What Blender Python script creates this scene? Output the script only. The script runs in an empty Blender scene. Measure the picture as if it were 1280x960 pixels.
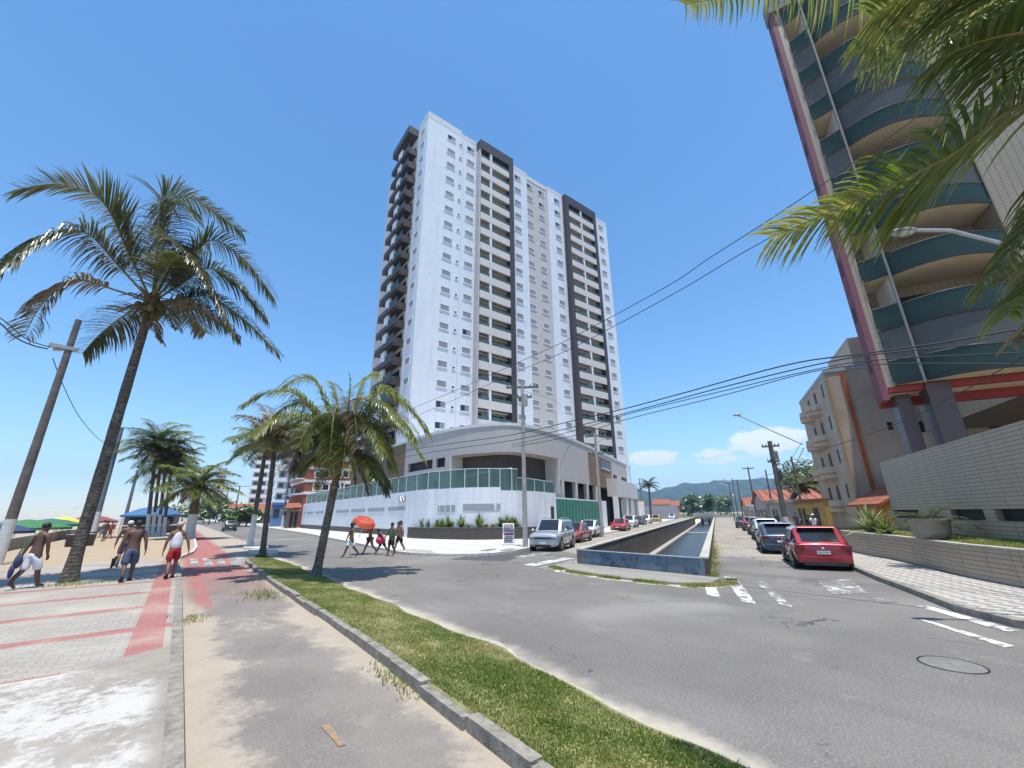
import bpy, bmesh, math, random
from mathutils import Vector, Matrix, noise
from mathutils.geometry import tessellate_polygon
R = math.radians
random.seed(7)
HAZE = 2.3e-4
SC = bpy.context.scene
COL = SC.collection
PI = math.pi
# ---------------------------------------------------------------- camera model (x = away from the sea, y = along the avenue)
EYE = Vector((0, 0, 2.05))
FPX = 512.0
PITCH = math.atan(162.5 / 512); ROLL = R(0.72); A0 = R(52.2)
def _uv(v):
    return Vector((v[0]*math.sin(A0)+v[1]*math.cos(A0), -v[0]*math.cos(A0)+v[1]*math.sin(A0), v[2]))
_f = Vector((0, math.cos(PITCH), math.sin(PITCH))); _u0 = Vector((0, -math.sin(PITCH), math.cos(PITCH))); _r0 = Vector((1, 0, 0))
_r = math.cos(ROLL)*_r0 - math.sin(ROLL)*_u0; _u = math.sin(ROLL)*_r0 + math.cos(ROLL)*_u0
CF, CR, CU = _uv(_f), _uv(_r), _uv(_u)
def ray(x, y): return CF + CR*((x-640)/FPX) + CU*((480-y)/FPX)
def g(x, y, z=0.0):
    d = ray(x, y); return EYE + d*((z-EYE.z)/d.z)
def aty(x, y, Y):
    d = ray(x, y); return EYE + d*(Y/d.y)
def atx(x, y, X):
    d = ray(x, y); return EYE + d*(X/d.x)
def pl(x, y, p, n):
    d = ray(x, y); n = Vector((n[0], n[1], 0)); p = Vector((p[0], p[1], 0)); e = Vector((EYE.x, EYE.y, 0))
    return EYE + d*(((p-e).dot(n))/d.dot(n))
def vert(x, y, b): return pl(x, y, b, b)
def dist(x, y, D):
    d = ray(x, y); return EYE + d*(D/math.hypot(d.x, d.y))
def proj(p):
    d = Vector(p)-EYE; z = d.dot(CF); return 640+FPX*d.dot(CR)/z, 480-FPX*d.dot(CU)/z
CD = Vector((.891, .454, 0)); CN = Vector((-.454, .891, 0))     # canal street direction, and its left normal
# ---------------------------------------------------------------- materials
MATS = {}
def nt(m): return m.node_tree.nodes, m.node_tree.links
def mat(name, col, rough=.6, var=.12, scale=3.0, bump=0.0, bscale=40.0, metal=0.0, spec=.5, detail=4, col2=None, coat=0, trans=0, coords='Object'):
    if name in MATS: return MATS[name]
    m = bpy.data.materials.new(name); m.use_nodes = True; N, L = nt(m)
    b = N['Principled BSDF']; b.inputs['Roughness'].default_value = rough; b.inputs['Metallic'].default_value = metal
    b.inputs['Specular IOR Level'].default_value = spec
    if coat: b.inputs['Coat Weight'].default_value = coat; b.inputs['Coat Roughness'].default_value = .05
    tc = N.new('ShaderNodeTexCoord')
    if var > 0 or col2:
        nz = N.new('ShaderNodeTexNoise'); nz.inputs['Scale'].default_value = scale; nz.inputs['Detail'].default_value = detail; nz.inputs['Roughness'].default_value = .65
        L.new(tc.outputs[coords], nz.inputs['Vector'])
        r = N.new('ShaderNodeValToRGB'); r.color_ramp.elements[0].position = .3; r.color_ramp.elements[1].position = .7
        c0 = tuple(c*(1-var) for c in col); c1 = col2 or tuple(min(1, c*(1+var)) for c in col)
        r.color_ramp.elements[0].color = (*c0, 1); r.color_ramp.elements[1].color = (*c1, 1)
        L.new(nz.outputs['Fac'], r.inputs['Fac']); L.new(r.outputs['Color'], b.inputs['Base Color'])
    else: b.inputs['Base Color'].default_value = (*col, 1)
    if bump > 0:
        n2 = N.new('ShaderNodeTexNoise'); n2.inputs['Scale'].default_value = bscale; n2.inputs['Detail'].default_value = 3
        L.new(tc.outputs[coords], n2.inputs['Vector'])
        bp = N.new('ShaderNodeBump'); bp.inputs['Strength'].default_value = bump; bp.inputs['Distance'].default_value = .02
        L.new(n2.outputs['Fac'], bp.inputs['Height']); L.new(bp.outputs['Normal'], b.inputs['Normal'])
    MATS[name] = m
    return m
class NB:
    """little node-graph writer over world position"""
    def __init__(s, name, rough=.85, spec=.3):
        s.m = bpy.data.materials.new(name); s.m.use_nodes = True; s.N, s.L = nt(s.m); s.b = s.N['Principled BSDF']
        s.b.inputs['Roughness'].default_value = rough; s.b.inputs['Specular IOR Level'].default_value = spec
        s.geo = s.N.new('ShaderNodeNewGeometry'); s.sep = s.N.new('ShaderNodeSeparateXYZ'); s.L.new(s.geo.outputs['Position'], s.sep.inputs[0])
        s.x, s.y, s.z = s.sep.outputs; s.pos = s.geo.outputs['Position']; MATS[name] = s.m
    def _in(s, n, i, v):
        if hasattr(v, 'is_output'): s.L.new(v, n.inputs[i])
        elif isinstance(v, tuple): n.inputs[i].default_value = (*v, 1) if len(v) == 3 and n.inputs[i].type == 'RGBA' else v
        else: n.inputs[i].default_value = v
    def math(s, op, a, b=0.0, c=0.0, clamp=False):
        n = s.N.new('ShaderNodeMath'); n.operation = op; n.use_clamp = clamp
        s._in(n, 0, a); s._in(n, 1, b)
        if op in ('MULTIPLY_ADD', 'SMOOTH_MIN'): s._in(n, 2, c)
        return n.outputs[0]
    def noise(s, scale, detail=4, rough=.6, vec=None, dist=0.0):
        n = s.N.new('ShaderNodeTexNoise'); n.inputs['Scale'].default_value = scale; n.inputs['Detail'].default_value = detail; n.inputs['Roughness'].default_value = rough
        n.inputs['Distortion'].default_value = dist
        s.L.new(vec or s.pos, n.inputs['Vector']); return n.outputs['Fac']
    def ss(s, v, lo, hi):       # smoothstep
        n = s.N.new('ShaderNodeMapRange'); n.interpolation_type = 'SMOOTHSTEP'; s._in(n, 0, v); n.inputs[1].default_value = lo; n.inputs[2].default_value = hi
        return n.outputs[0]
    def mix(s, f, a, b, mode='MIX'):
        n = s.N.new('ShaderNodeMix'); n.data_type = 'RGBA'; n.blend_type = mode; n.clamp_factor = True
        s._in(n, 0, f); s._in(n, 6, a); s._in(n, 7, b); return n.outputs[2]
    def vec(s, x, y, z=0.0):
        n = s.N.new('ShaderNodeCombineXYZ'); s._in(n, 0, x); s._in(n, 1, y); s._in(n, 2, z); return n.outputs[0]
    def brick(s, vec, w, h, mortar, c1, c2, cm, off=.5):
        n = s.N.new('ShaderNodeTexBrick'); s.L.new(vec, n.inputs['Vector']); n.offset = off
        n.inputs['Scale'].default_value = 1; n.inputs['Brick Width'].default_value = w; n.inputs['Row Height'].default_value = h; n.inputs['Mortar Size'].default_value = mortar
        n.inputs['Mortar Smooth'].default_value = .2
        s._in(n, 'Color1', c1); s._in(n, 'Color2', c2); s._in(n, 'Mortar', cm); return n.outputs['Color'], n.outputs['Fac']
    def bump(s, h, strength=.3, d=.02):
        n = s.N.new('ShaderNodeBump'); n.inputs['Strength'].default_value = strength; n.inputs['Distance'].default_value = d
        s.L.new(h, n.inputs['Height']); s.L.new(n.outputs[0], s.b.inputs['Normal'])
    def out(s, c): s.L.new(c, s.b.inputs['Base Color']); return s.m
    def along(s, dx, dy):  # coordinate along a horizontal direction
        return s.math('ADD', s.math('MULTIPLY', s.x, dx), s.math('MULTIPLY', s.y, dy))
# ---------------------------------------------------------------- mesh builder
LOC = {}
class MB:
    def __init__(s): s.v = []; s.f = []; s.mi = []; s.m = 0; s.sm = []; s.smooth = False
    def add(s, vs, fs, m=None, smooth=None):
        o = len(s.v); s.v += [tuple(v) for v in vs]
        for f in fs:
            s.f.append([o+i for i in f]); s.mi.append(s.m if m is None else m); s.sm.append(s.smooth if smooth is None else smooth)
        return s
    def box(s, a, b, m=None):
        (x0, y0, z0), (x1, y1, z1) = a, b
        x0, x1 = min(x0, x1), max(x0, x1); y0, y1 = min(y0, y1), max(y0, y1); z0, z1 = min(z0, z1), max(z0, z1)
        return s.add([(x0,y0,z0),(x1,y0,z0),(x1,y1,z0),(x0,y1,z0),(x0,y0,z1),(x1,y0,z1),(x1,y1,z1),(x0,y1,z1)],
              [(3,2,1,0),(4,5,6,7),(0,1,5,4),(1,2,6,5),(2,3,7,6),(3,0,4,7)], m)
    def obox(s, o, ex, ey, z0, z1, m=None):
        """box over the parallelogram o, o+ex, o+ex+ey, o+ey (xy vectors)"""
        o, ex, ey = Vector(o[:2]), Vector(ex[:2]), Vector(ey[:2])
        q = [o, o+ex, o+ex+ey, o+ey]
        if ex.x*ey.y-ex.y*ey.x < 0: q.reverse()
        return s.prism(q, z0, z1, m)
    def prism(s, poly, z0, z1, m=None):
        n = len(poly); poly = [tuple(p[:2]) for p in poly]
        a = sum(poly[i][0]*poly[(i+1) % n][1]-poly[(i+1) % n][0]*poly[i][1] for i in range(n))
        if a < 0: poly = poly[::-1]
        vs = [(*p, z0) for p in poly]+[(*p, z1) for p in poly]
        fs = [(i, (i+1) % n, n+(i+1) % n, n+i) for i in range(n)]
        tri = tessellate_polygon([[Vector((*p, 0)) for p in poly]])
        for t in tri:
            a, b, c = t
            cr = (poly[b][0]-poly[a][0])*(poly[c][1]-poly[a][1])-(poly[b][1]-poly[a][1])*(poly[c][0]-poly[a][0])
            if cr < 0: b, c = c, b
            fs.append((n+a, n+b, n+c)); fs.append((c, b, a))
        return s.add(vs, fs, m)
    def sheet(s, poly, z, m=None, holes=()):
        rings = [[Vector((p[0], p[1], 0)) for p in poly]]+[[Vector((p[0], p[1], 0)) for p in h] for h in holes]
        flat = [p for r in rings for p in r]; zf = z if callable(z) else (lambda x, y: z)
        fs = []
        for a, b, c in tessellate_polygon(rings):
            A, B, C = flat[a], flat[b], flat[c]
            if (B.x-A.x)*(C.y-A.y)-(B.y-A.y)*(C.x-A.x) < 0: b, c = c, b
            fs.append((a, b, c))
        return s.add([(p.x, p.y, zf(p.x, p.y)) for p in flat], fs, m)
    def tube(s, pts, r, n=8, m=None, cap=True, smooth=True):
        pts = [Vector(p) for p in pts]; k = len(pts); rs = r if isinstance(r, (list, tuple)) else [r]*k
        vs = []; ref = None
        for i, p in enumerate(pts):
            t = (pts[min(i+1, k-1)]-pts[max(i-1, 0)]).normalized()
            if ref is None: ref = t.orthogonal().normalized()
            ref = (ref-t*ref.dot(t)); ref = ref.normalized() if ref.length > 1e-6 else t.orthogonal().normalized()
            bn = t.cross(ref)
            for j in range(n):
                a = 2*PI*j/n; vs.append(p+(ref*math.cos(a)+bn*math.sin(a))*rs[i])
        fs = [(i*n+j, i*n+(j+1) % n, (i+1)*n+(j+1) % n, (i+1)*n+j) for i in range(k-1) for j in range(n)]
        s.add(vs, fs, m, smooth)
        if cap: s.add(vs[:n], [tuple(range(n))[::-1]], m, False); s.add(vs[-n:], [tuple(range(n))], m, False)
        return s
    def cyl(s, c, r, z0, z1, n=16, m=None, r1=None): return s.tube([(c[0], c[1], z0), (c[0], c[1], z1)], [r, r if r1 is None else r1], n, m)
    def lathe(s, c, prof, n=20, m=None):
        vs = []; k = len(prof)
        for r, z in prof:
            for j in range(n): vs.append((c[0]+r*math.cos(2*PI*j/n), c[1]+r*math.sin(2*PI*j/n), c[2]+z))
        return s.add(vs, [(i*n+j, i*n+(j+1) % n, (i+1)*n+(j+1) % n, (i+1)*n+j) for i in range(k-1) for j in range(n)], m, True)
    def ball(s, c, r, n=10, k=7, m=None):
        rx, ry, rz = r if isinstance(r, (tuple, list)) else (r, r, r); vs = []
        for i in range(k+1):
            a = PI*i/k-PI/2
            for j in range(n): vs.append((c[0]+rx*math.cos(a)*math.cos(2*PI*j/n), c[1]+ry*math.cos(a)*math.sin(2*PI*j/n), c[2]+rz*math.sin(a)))
        return s.add(vs, [(i*n+j, i*n+(j+1) % n, (i+1)*n+(j+1) % n, (i+1)*n+j) for i in range(k) for j in range(n)], m, True)
    def ribbon(s, path, z0, z1, th=.2, m=None):
        """upright wall of thickness th along an open xy path (thickness to the left)"""
        p = [Vector(q[:2]) for q in path]; n = len(p); off = []
        for i in range(n):
            d = (p[min(i+1, n-1)]-p[max(i-1, 0)]).normalized(); off.append(p[i]+Vector((-d.y, d.x))*th)
        Z0 = z0 if isinstance(z0, (list, tuple)) else [z0]*n; Z1 = z1 if isinstance(z1, (list, tuple)) else [z1]*n
        vs = []
        for i in range(n): vs += [(*p[i], Z0[i]), (*p[i], Z1[i]), (*off[i], Z1[i]), (*off[i], Z0[i])]
        fs = []
        for i in range(n-1):
            a, b = 4*i, 4*i+4
            fs += [(a, b, b+1, a+1), (a+1, b+1, b+2, a+2), (a+2, b+2, b+3, a+3), (a+3, b+3, b, a)]
        fs += [(0, 1, 2, 3), (4*n-1, 4*n-2, 4*n-3, 4*n-4)]
        return s.add(vs, fs, m)
    def build(s, name, mats, parent=None, local=False, sharp=None):
        off = Vector((0, 0, 0)) if local or parent is None else LOC.get(parent.name, Vector((0, 0, 0)))
        me = bpy.data.meshes.new(name)
        me.from_pydata([(v[0]-off.x, v[1]-off.y, v[2]-off.z) for v in s.v], [], s.f); 
        for m in (mats if isinstance(mats, (list, tuple)) else [mats]): me.materials.append(m)
        me.polygons.foreach_set('material_index', s.mi); me.polygons.foreach_set('use_smooth', s.sm)
        if sharp: me.polygons.foreach_set('use_smooth', [True]*len(s.f)); me.set_sharp_from_angle(angle=R(sharp))
        me.update()
        o = bpy.data.objects.new(name, me); COL.objects.link(o)
        if parent: o.parent = parent; LOC[o.name] = LOC.get(parent.name, Vector((0, 0, 0)))
        return o
def tag(o, label=None, cat=None, group=None, kind=None):
    if label: o['label'] = label
    if cat: o['category'] = cat
    if group: o['group'] = group
    if kind: o['kind'] = kind
    return o
def thing(name, label, cat, loc=(0, 0, 0), rz=0, group=None):
    o = bpy.data.objects.new(name, None); COL.objects.link(o); o.location = loc; o.rotation_euler = (0, 0, rz)
    o.empty_display_size = .2; LOC[o.name] = Vector(loc)
    return tag(o, label, cat, group)
def struct(name, mb, m): return tag(mb.build(name, m), kind='structure')
def kids(o): return [c for c in ALL if c.parent == o]
def copy_tree(o, parent=None):
    c = o.copy(); COL.objects.link(c)
    if parent: c.parent = parent
    for ch in list(o.children): copy_tree(ch, c)
    return c
def dup(o, loc, rz=0, label=None, group=None, scale=None):
    c = copy_tree(o); c.location = loc; c.rotation_euler = (0, 0, rz)
    if label: c['label'] = label
    if group: c['group'] = group
    if scale: c.scale = (scale,)*3 if not isinstance(scale, tuple) else scale
    return c
def curve(pts, n=8):
    """Catmull-Rom through points"""
    P = [Vector(p) for p in pts]; out = []
    for i in range(len(P)-1):
        a, b, c, d = P[max(i-1, 0)], P[i], P[i+1], P[min(i+2, len(P)-1)]
        for k in range(n):
            t = k/n; out.append(.5*((2*b)+(c-a)*t+(2*a-5*b+4*c-d)*t*t+(3*b-a-3*c+d)*t**3))
    return out+[P[-1]]
# ---------------------------------------------------------------- ground materials
def M_asphalt():
    b = NB('asphalt', .75, .35)
    c = b.mix(b.ss(b.noise(.25, 5), .35, .65), (.135, .124, .110), (.19, .175, .155))
    tr = b.noise(1.0, 5, .65, b.vec(b.math('MULTIPLY', b.x, .9), b.math('MULTIPLY', b.y, .07)))
    c = b.mix(b.math('MULTIPLY', b.ss(tr, .48, .62), .55), c, (.135, .127, .116)); c = b.mix(b.math('MULTIPLY', b.ss(b.noise(.55, 6, .75), .56, .66), .5), c, (.245, .225, .195)); c = b.mix(b.math('MULTIPLY', b.ss(b.noise(1.7, 4, .7), .66, .72), .6), c, (.085, .082, .078))
    c = b.mix(b.math('MULTIPLY', b.ss(b.noise(38, 3, .85), .48, .66), .75), c, (.31, .285, .25))
    c = b.mix(b.ss(b.noise(30, 3, .85), .56, .68), c, (.09, .09, .088))
    # wheel-worn bands and cracks
    w = b.N.new('ShaderNodeTexVoronoi'); w.feature = 'DISTANCE_TO_EDGE'; w.inputs['Scale'].default_value = .22
    d = b.N.new('ShaderNodeVectorMath'); d.operation = 'ADD'; b.L.new(b.pos, d.inputs[0])
    nz = b.N.new('ShaderNodeTexNoise'); nz.inputs['Scale'].default_value = .9; nz.inputs['Detail'].default_value = 5; b.L.new(b.pos, nz.inputs['Vector'])
    sc = b.N.new('ShaderNodeVectorMath'); sc.operation = 'SCALE'; sc.inputs['Scale'].default_value = 2.2; b.L.new(nz.outputs['Color'], sc.inputs[0]); b.L.new(sc.outputs[0], d.inputs[1])
    b.L.new(d.outputs[0], w.inputs['Vector'])
    crack = b.math('MULTIPLY', b.math('LESS_THAN', w.outputs['Distance'], .006), b.ss(b.noise(.35, 2), .5, .6))
    c = b.mix(crack, c, (.07, .07, .068))
    c = b.mix(b.math('MULTIPLY', b.ss(b.noise(.12, 3), .52, .66), .4), c, (.34, .32, .28))
    # sand drifting in from the verge
    e = b.math('ADD', b.math('SUBTRACT', b.math('ADD', b.x, b.math('MULTIPLY', b.math('MAXIMUM', b.math('SUBTRACT', 6.0, b.y), 0.0), .10)), 4.30), b.math('MULTIPLY', b.math('SUBTRACT', b.noise(1.3, 4), .5), .9))
    c = b.mix(b.math('MULTIPLY', b.math('SUBTRACT', 1.0, b.ss(e, .05, .5)), .85), c, (.48, .43, .34))
    b.bump(b.noise(110, 2), .45, .01); return b.out(c)
def M_path():
    b = NB('bike_path_surface', .85, .25)
    a = b.mix(b.ss(b.noise(.6, 5), .35, .65), (.17, .151, .134), (.225, .20, .175))
    a = b.mix(b.math('MULTIPLY', b.ss(b.noise(42, 3, .85), .5, .66), .7), a, (.31, .27, .235)); a = b.mix(b.math('MULTIPLY', b.ss(b.noise(1.5, 5, .7), .55, .68), .5), a, (.30, .255, .21))
    # worn red paint from y=13 on
    red = b.mix(b.noise(1.2, 4), (.32, .105, .09), (.38, .175, .15))
    k = b.math('MULTIPLY', b.ss(b.y, 10.5, 23), b.ss(b.math('ADD', b.noise(1.0, 5, .7), b.math('MULTIPLY', b.ss(b.y, 15, 30), .4)), .33, .6))
    a = b.mix(k, a, red)
    # red border stripe along the kerb
    s = b.math('MULTIPLY', b.math('MULTIPLY', b.ss(b.x, .6, .68), b.math('SUBTRACT', 1.0, b.ss(b.x, .92, 1.0))), b.math('MULTIPLY', b.ss(b.y, 11.5, 13), b.ss(b.noise(2, 4), .3, .55)))
    a = b.mix(s, a, (.35, .135, .115))
    sand = b.mix(b.noise(2.5, 5), (.32, .27, .205), (.43, .37, .29))
    sand = b.mix(b.ss(b.noise(28, 3), .6, .75), sand, (.28, .23, .17))
    n = b.math('SUBTRACT', b.noise(.75, 5, .65), .5)
    far = b.math('SUBTRACT', 1.0, b.ss(b.y, 10.5, 15))
    l = b.math('SUBTRACT', b.math('SUBTRACT', b.x, .38), b.math('MULTIPLY', b.math('ADD', .42, b.math('MULTIPLY', n, 2.2)), far))
    r = b.math('SUBTRACT', b.math('SUBTRACT', 2.75, b.x), b.math('MULTIPLY', b.math('ADD', .48, b.math('MULTIPLY', n, -2.0)), b.math('MAXIMUM', far, .45)))
    d = b.math('MINIMUM', l, r)
    m1 = b.math('SUBTRACT', 1.0, b.ss(b.math('ADD', d, b.math('MULTIPLY', b.math('SUBTRACT', b.noise(9, 6, .8), .5), .75)), -.14, .26))
    m2 = b.math('MULTIPLY', b.math('SUBTRACT', 1.0, b.ss(b.math('ABSOLUTE', b.math('SUBTRACT', b.math('ADD', b.y, b.math('MULTIPLY', n, 3)), 10.2)), .2, 1.2)), b.ss(b.noise(5, 5, .7), .42, .62))
    c = b.mix(b.math('MAXIMUM', m1, b.math('MULTIPLY', m2, .7)), a, sand)
    b.bump(b.noise(90, 3), .4, .012); return b.out(c)
def M_prom():
    b = NB('promenade_pavers', .8, .25)
    bc, bf = b.brick(b.vec(b.x, b.y), .22, .11, .006, (.37, .335, .285), (.315, .285, .24), (.19, .17, .145))
    # rows of grey pavers and pink stripes (period 2.4 m along the avenue)
    ph = b.math('FRACT', b.math('DIVIDE', b.math('SUBTRACT', b.y, 10.35), 2.42))
    pink = b.math('LESS_THAN', ph, .15)
    r2 = b.math('FRACT', b.math('DIVIDE', b.y, .605)); gr = b.math('MULTIPLY', b.math('LESS_THAN', r2, .2), b.math('LESS_THAN', b.math('FRACT', b.math('DIVIDE', b.x, .88)), .5))
    c = b.mix(b.math('MULTIPLY', gr, .6), bc, (.27, .255, .24))
    pk, _ = b.brick(b.vec(b.x, b.y), .22, .11, .006, (.37, .155, .135), (.32, .135, .115), (.22, .13, .11))
    far = b.math('SUBTRACT', 1.0, b.ss(b.y, 24, 27))
    c = b.mix(b.math('MULTIPLY', pink, far), c, pk)
    edge = b.math('MULTIPLY', b.math('GREATER_THAN', b.x, -.3), b.math('LESS_THAN', b.x, .13))
    c = b.mix(edge, c, pk)
    c = b.mix(b.math('MULTIPLY', b.ss(b.noise(.5, 5), .45, .7), .45), c, (.50, .44, .35))
    # sand blown over the far part
    c = b.mix(b.ss(b.math('ADD', b.y, b.math('MULTIPLY', b.noise(.3, 4), 8)), 29, 33), c, b.mix(b.noise(.8, 5), (.34, .25, .155), (.43, .335, .225)))
    b.bump(bf, -.3, .01); return b.out(c)
def M_cement():
    b = NB('worn_cement', .9, .2)
    c = b.mix(b.ss(b.noise(1.2, 6, .7), .35, .65), (.235, .205, .17), (.31, .275, .23))
    m = b.ss(b.math('ADD', b.noise(.75, 6, .72), b.math('MULTIPLY', b.math('SUBTRACT', b.noise(9, 6, .8), .5), .5)), .44, .56)
    inner = b.math('MULTIPLY', b.math('SUBTRACT', 1.0, b.ss(b.x, .02, .22)), b.math('SUBTRACT', 1.0, b.ss(b.math('ADD', b.y, b.math('MULTIPLY', b.x, 1.2)), 7.1, 7.7)))
    low = b.ss(b.math('SUBTRACT', b.y, b.math('MULTIPLY', b.x, .9)), 4.55, 4.9)
    c = b.mix(b.math('MULTIPLY', b.math('MULTIPLY', b.math('ADD', b.math('MULTIPLY', m, .8), .12), inner), low), c, (.50, .475, .43))
    c = b.mix(b.ss(b.noise(35, 3, .8), .62, .75), c, (.22, .2, .175))
    b.bump(b.noise(40, 4), .5, .012); return b.out(c)
def M_cobble():
    b = NB('street_pavers', .85, .25)
    a, t = b.along(CD.x, CD.y), b.along(CN.x, CN.y)
    bc, bf = b.brick(b.vec(t, a), .5, .26, .025, (.33, .30, .25), (.275, .25, .205), (.19, .17, .135))
    c = b.mix(b.ss(b.noise(.35, 5), .38, .68), bc, (.36, .325, .265))
    c = b.mix(b.math('MULTIPLY', b.ss(b.noise(1.1, 5), .55, .7), .6), c, (.25, .235, .2))
    b.bump(bf, -.25, .015); return b.out(c)
def M_mosaic(name, d, c1, c2):
    b = NB(name, .8, .25)
    a, t = b.along(d[0], d[1]), b.along(-d[1], d[0])
    ck = b.N.new('ShaderNodeTexChecker'); ck.inputs['Scale'].default_value = 1
    wob = b.math('MULTIPLY', b.math('SUBTRACT', b.noise(3.5, 2), .5), .12)
    b.L.new(b.vec(b.math('ADD', b.math('DIVIDE', b.math('ADD', a, t), .42), wob), b.math('ADD', b.math('DIVIDE', b.math('SUBTRACT', a, t), .3), wob)), ck.inputs['Vector'])
    ck.inputs['Color1'].default_value = (*c1, 1); ck.inputs['Color2'].default_value = (*c2, 1)
    v = b.N.new('ShaderNodeTexVoronoi'); v.inputs['Scale'].default_value = 14; b.L.new(b.pos, v.inputs['Vector'])
    c = b.mix(.25, ck.outputs['Color'], v.outputs['Color'], 'SOFT_LIGHT')
    c = b.mix(b.math('MULTIPLY', b.ss(b.noise(.7, 5), .5, .7), .45), c, (.42, .39, .34))
    b.bump(v.outputs['Distance'], .4, .01); return b.out(c)
def M_worn(name, col, under, lo=.42, hi=.6, sc=5):
    b = NB(name, .75, .3)
    f = b.ss(b.math('ADD', b.math('MULTIPLY', b.noise(sc, 6, .75), .7), b.math('MULTIPLY', b.noise(.8, 3), .3)), lo, hi)
    u = b.mix(b.ss(b.noise(60, 2, .8), .5, .75), under, tuple(min(1, c*1.5) for c in under))
    return b.out(b.mix(f, u, col))
def M_wall(name, c1, c2, cm, w, h, mo, rough=.6, dirt=.25, spec=.4, off=0.0, dirtc=None, bumpk=-.2):
    """tiles on any upright wall: coordinate runs along the wall by its normal"""
    b = NB(name, rough, spec)
    sn = b.N.new('ShaderNodeSeparateXYZ'); b.L.new(b.geo.outputs['Normal'], sn.inputs[0])
    hcoord = b.math('SUBTRACT', b.math('MULTIPLY', b.y, sn.outputs[0]), b.math('MULTIPLY', b.x, sn.outputs[1]))
    bc, bf = b.brick(b.vec(hcoord, b.z), w, h, mo, c1, c2, cm, off)
    st = b.noise(1.0, 5, .7, b.vec(b.math('MULTIPLY', b.x, 1.6), b.math('MULTIPLY', b.y, 1.6), b.math('MULTIPLY', b.z, .25)))
    c = b.mix(b.math('MULTIPLY', b.ss(st, .45, .75), dirt), bc, dirtc or tuple(c*.55 for c in c1))
    if bumpk: b.bump(bf, bumpk, .008)
    return b.out(c)
# ---------------------------------------------------------------- shared materials
m_asph = M_asphalt(); m_path = M_path(); m_prom = M_prom(); m_cem = M_cement(); m_cob = M_cobble()
m_mosL = M_mosaic('white_mosaic', (0, 1), (.56, .54, .49), (.48, .46, .42)); m_mosR = M_mosaic('grey_white_mosaic', (.891, .454), (.45, .42, .37), (.26, .24, .21))
m_conc = mat('concrete', (.36, .34, .30), .9, .25, 2.5, .4, 60)
m_kerb = mat('kerb_concrete', (.20, .175, .14), .9, .3, 7, .7, 50, detail=8, col2=(.36, .325, .27))
m_kerbw = mat('whitewashed_kerb', (.50, .48, .43), .9, .2, 5, .4, 50)
m_dirt = mat('dry_soil', (.33, .26, .17), .95, .3, 2, .6, 60, col2=(.45, .37, .25))
m_sand = mat('beach_sand', (.40, .31, .21), .95, .15, .3, .3, 8)
m_paint = M_worn('worn_white_paint', (.78, .77, .74), (.19, .178, .16), .43, .57)
m_paint2 = M_worn('mostly_worn_white_paint', (.66, .65, .62), (.19, .178, .16), .50, .62, 3.5)
m_patch = mat('dark_asphalt_patch', (.075, .075, .075), .8, .2, 3, .3, 90)
m_orange = M_worn('worn_orange_paint', (.42, .22, .08), (.19, .17, .15), .46, .62, 9)
m_white = mat('white_plaster', (.80, .80, .79), .7, .05, 1.0, .1, 30)
m_black = mat('black_rubber', (.018, .018, .018), .8, .2, 8)
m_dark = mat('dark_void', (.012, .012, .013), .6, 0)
m_glassdk = mat('dark_glass', (.02, .024, .028), .06, 0, spec=.7)
m_metal = mat('galvanised_metal', (.42, .42, .42), .45, .15, 6, metal=.6)
m_dkmetal = mat('dark_metal', (.07, .07, .075), .5, .1, 6, metal=.5)
m_polec = mat('weathered_pole_concrete', (.36, .335, .30), .9, .25, 4, .5, 30)
m_poled = mat('dark_weathered_pole', (.13, .115, .10), .9, .35, 3, .5, 25)
m_cable = mat('black_cable', (.02, .02, .022), .6, 0)
def glass_mat(name, col, alpha, rough=.05):
    m = bpy.data.materials.new(name); m.use_nodes = True; N, L = nt(m); b = N['Principled BSDF']
    b.inputs['Base Color'].default_value = (*col, 1); b.inputs['Roughness'].default_value = rough; b.inputs['Specular IOR Level'].default_value = .6 if rough < .1 else .2
    t = N.new('ShaderNodeBsdfTransparent'); t.inputs[0].default_value = (*[min(1, .35+c*1.6) for c in col], 1); mx = N.new('ShaderNodeMixShader'); mx.inputs[0].default_value = alpha
    L.new(t.outputs[0], mx.inputs[1]); L.new(b.outputs[0], mx.inputs[2]); L.new(mx.outputs[0], N['Material Output'].inputs[0]); MATS[name] = m
    return m
m_gglass = glass_mat('green_glass', (.15, .235, .215), .42)
m_gglassd = glass_mat('deep_green_glass', (.042, .072, .058), .76, .12)
m_gsolid = mat('green_gate_glass', (.03, .17, .125), .25, .15, .8, spec=.6)
m_cglass = glass_mat('clear_curtain_glass', (.20, .205, .20), .4, .12)
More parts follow.
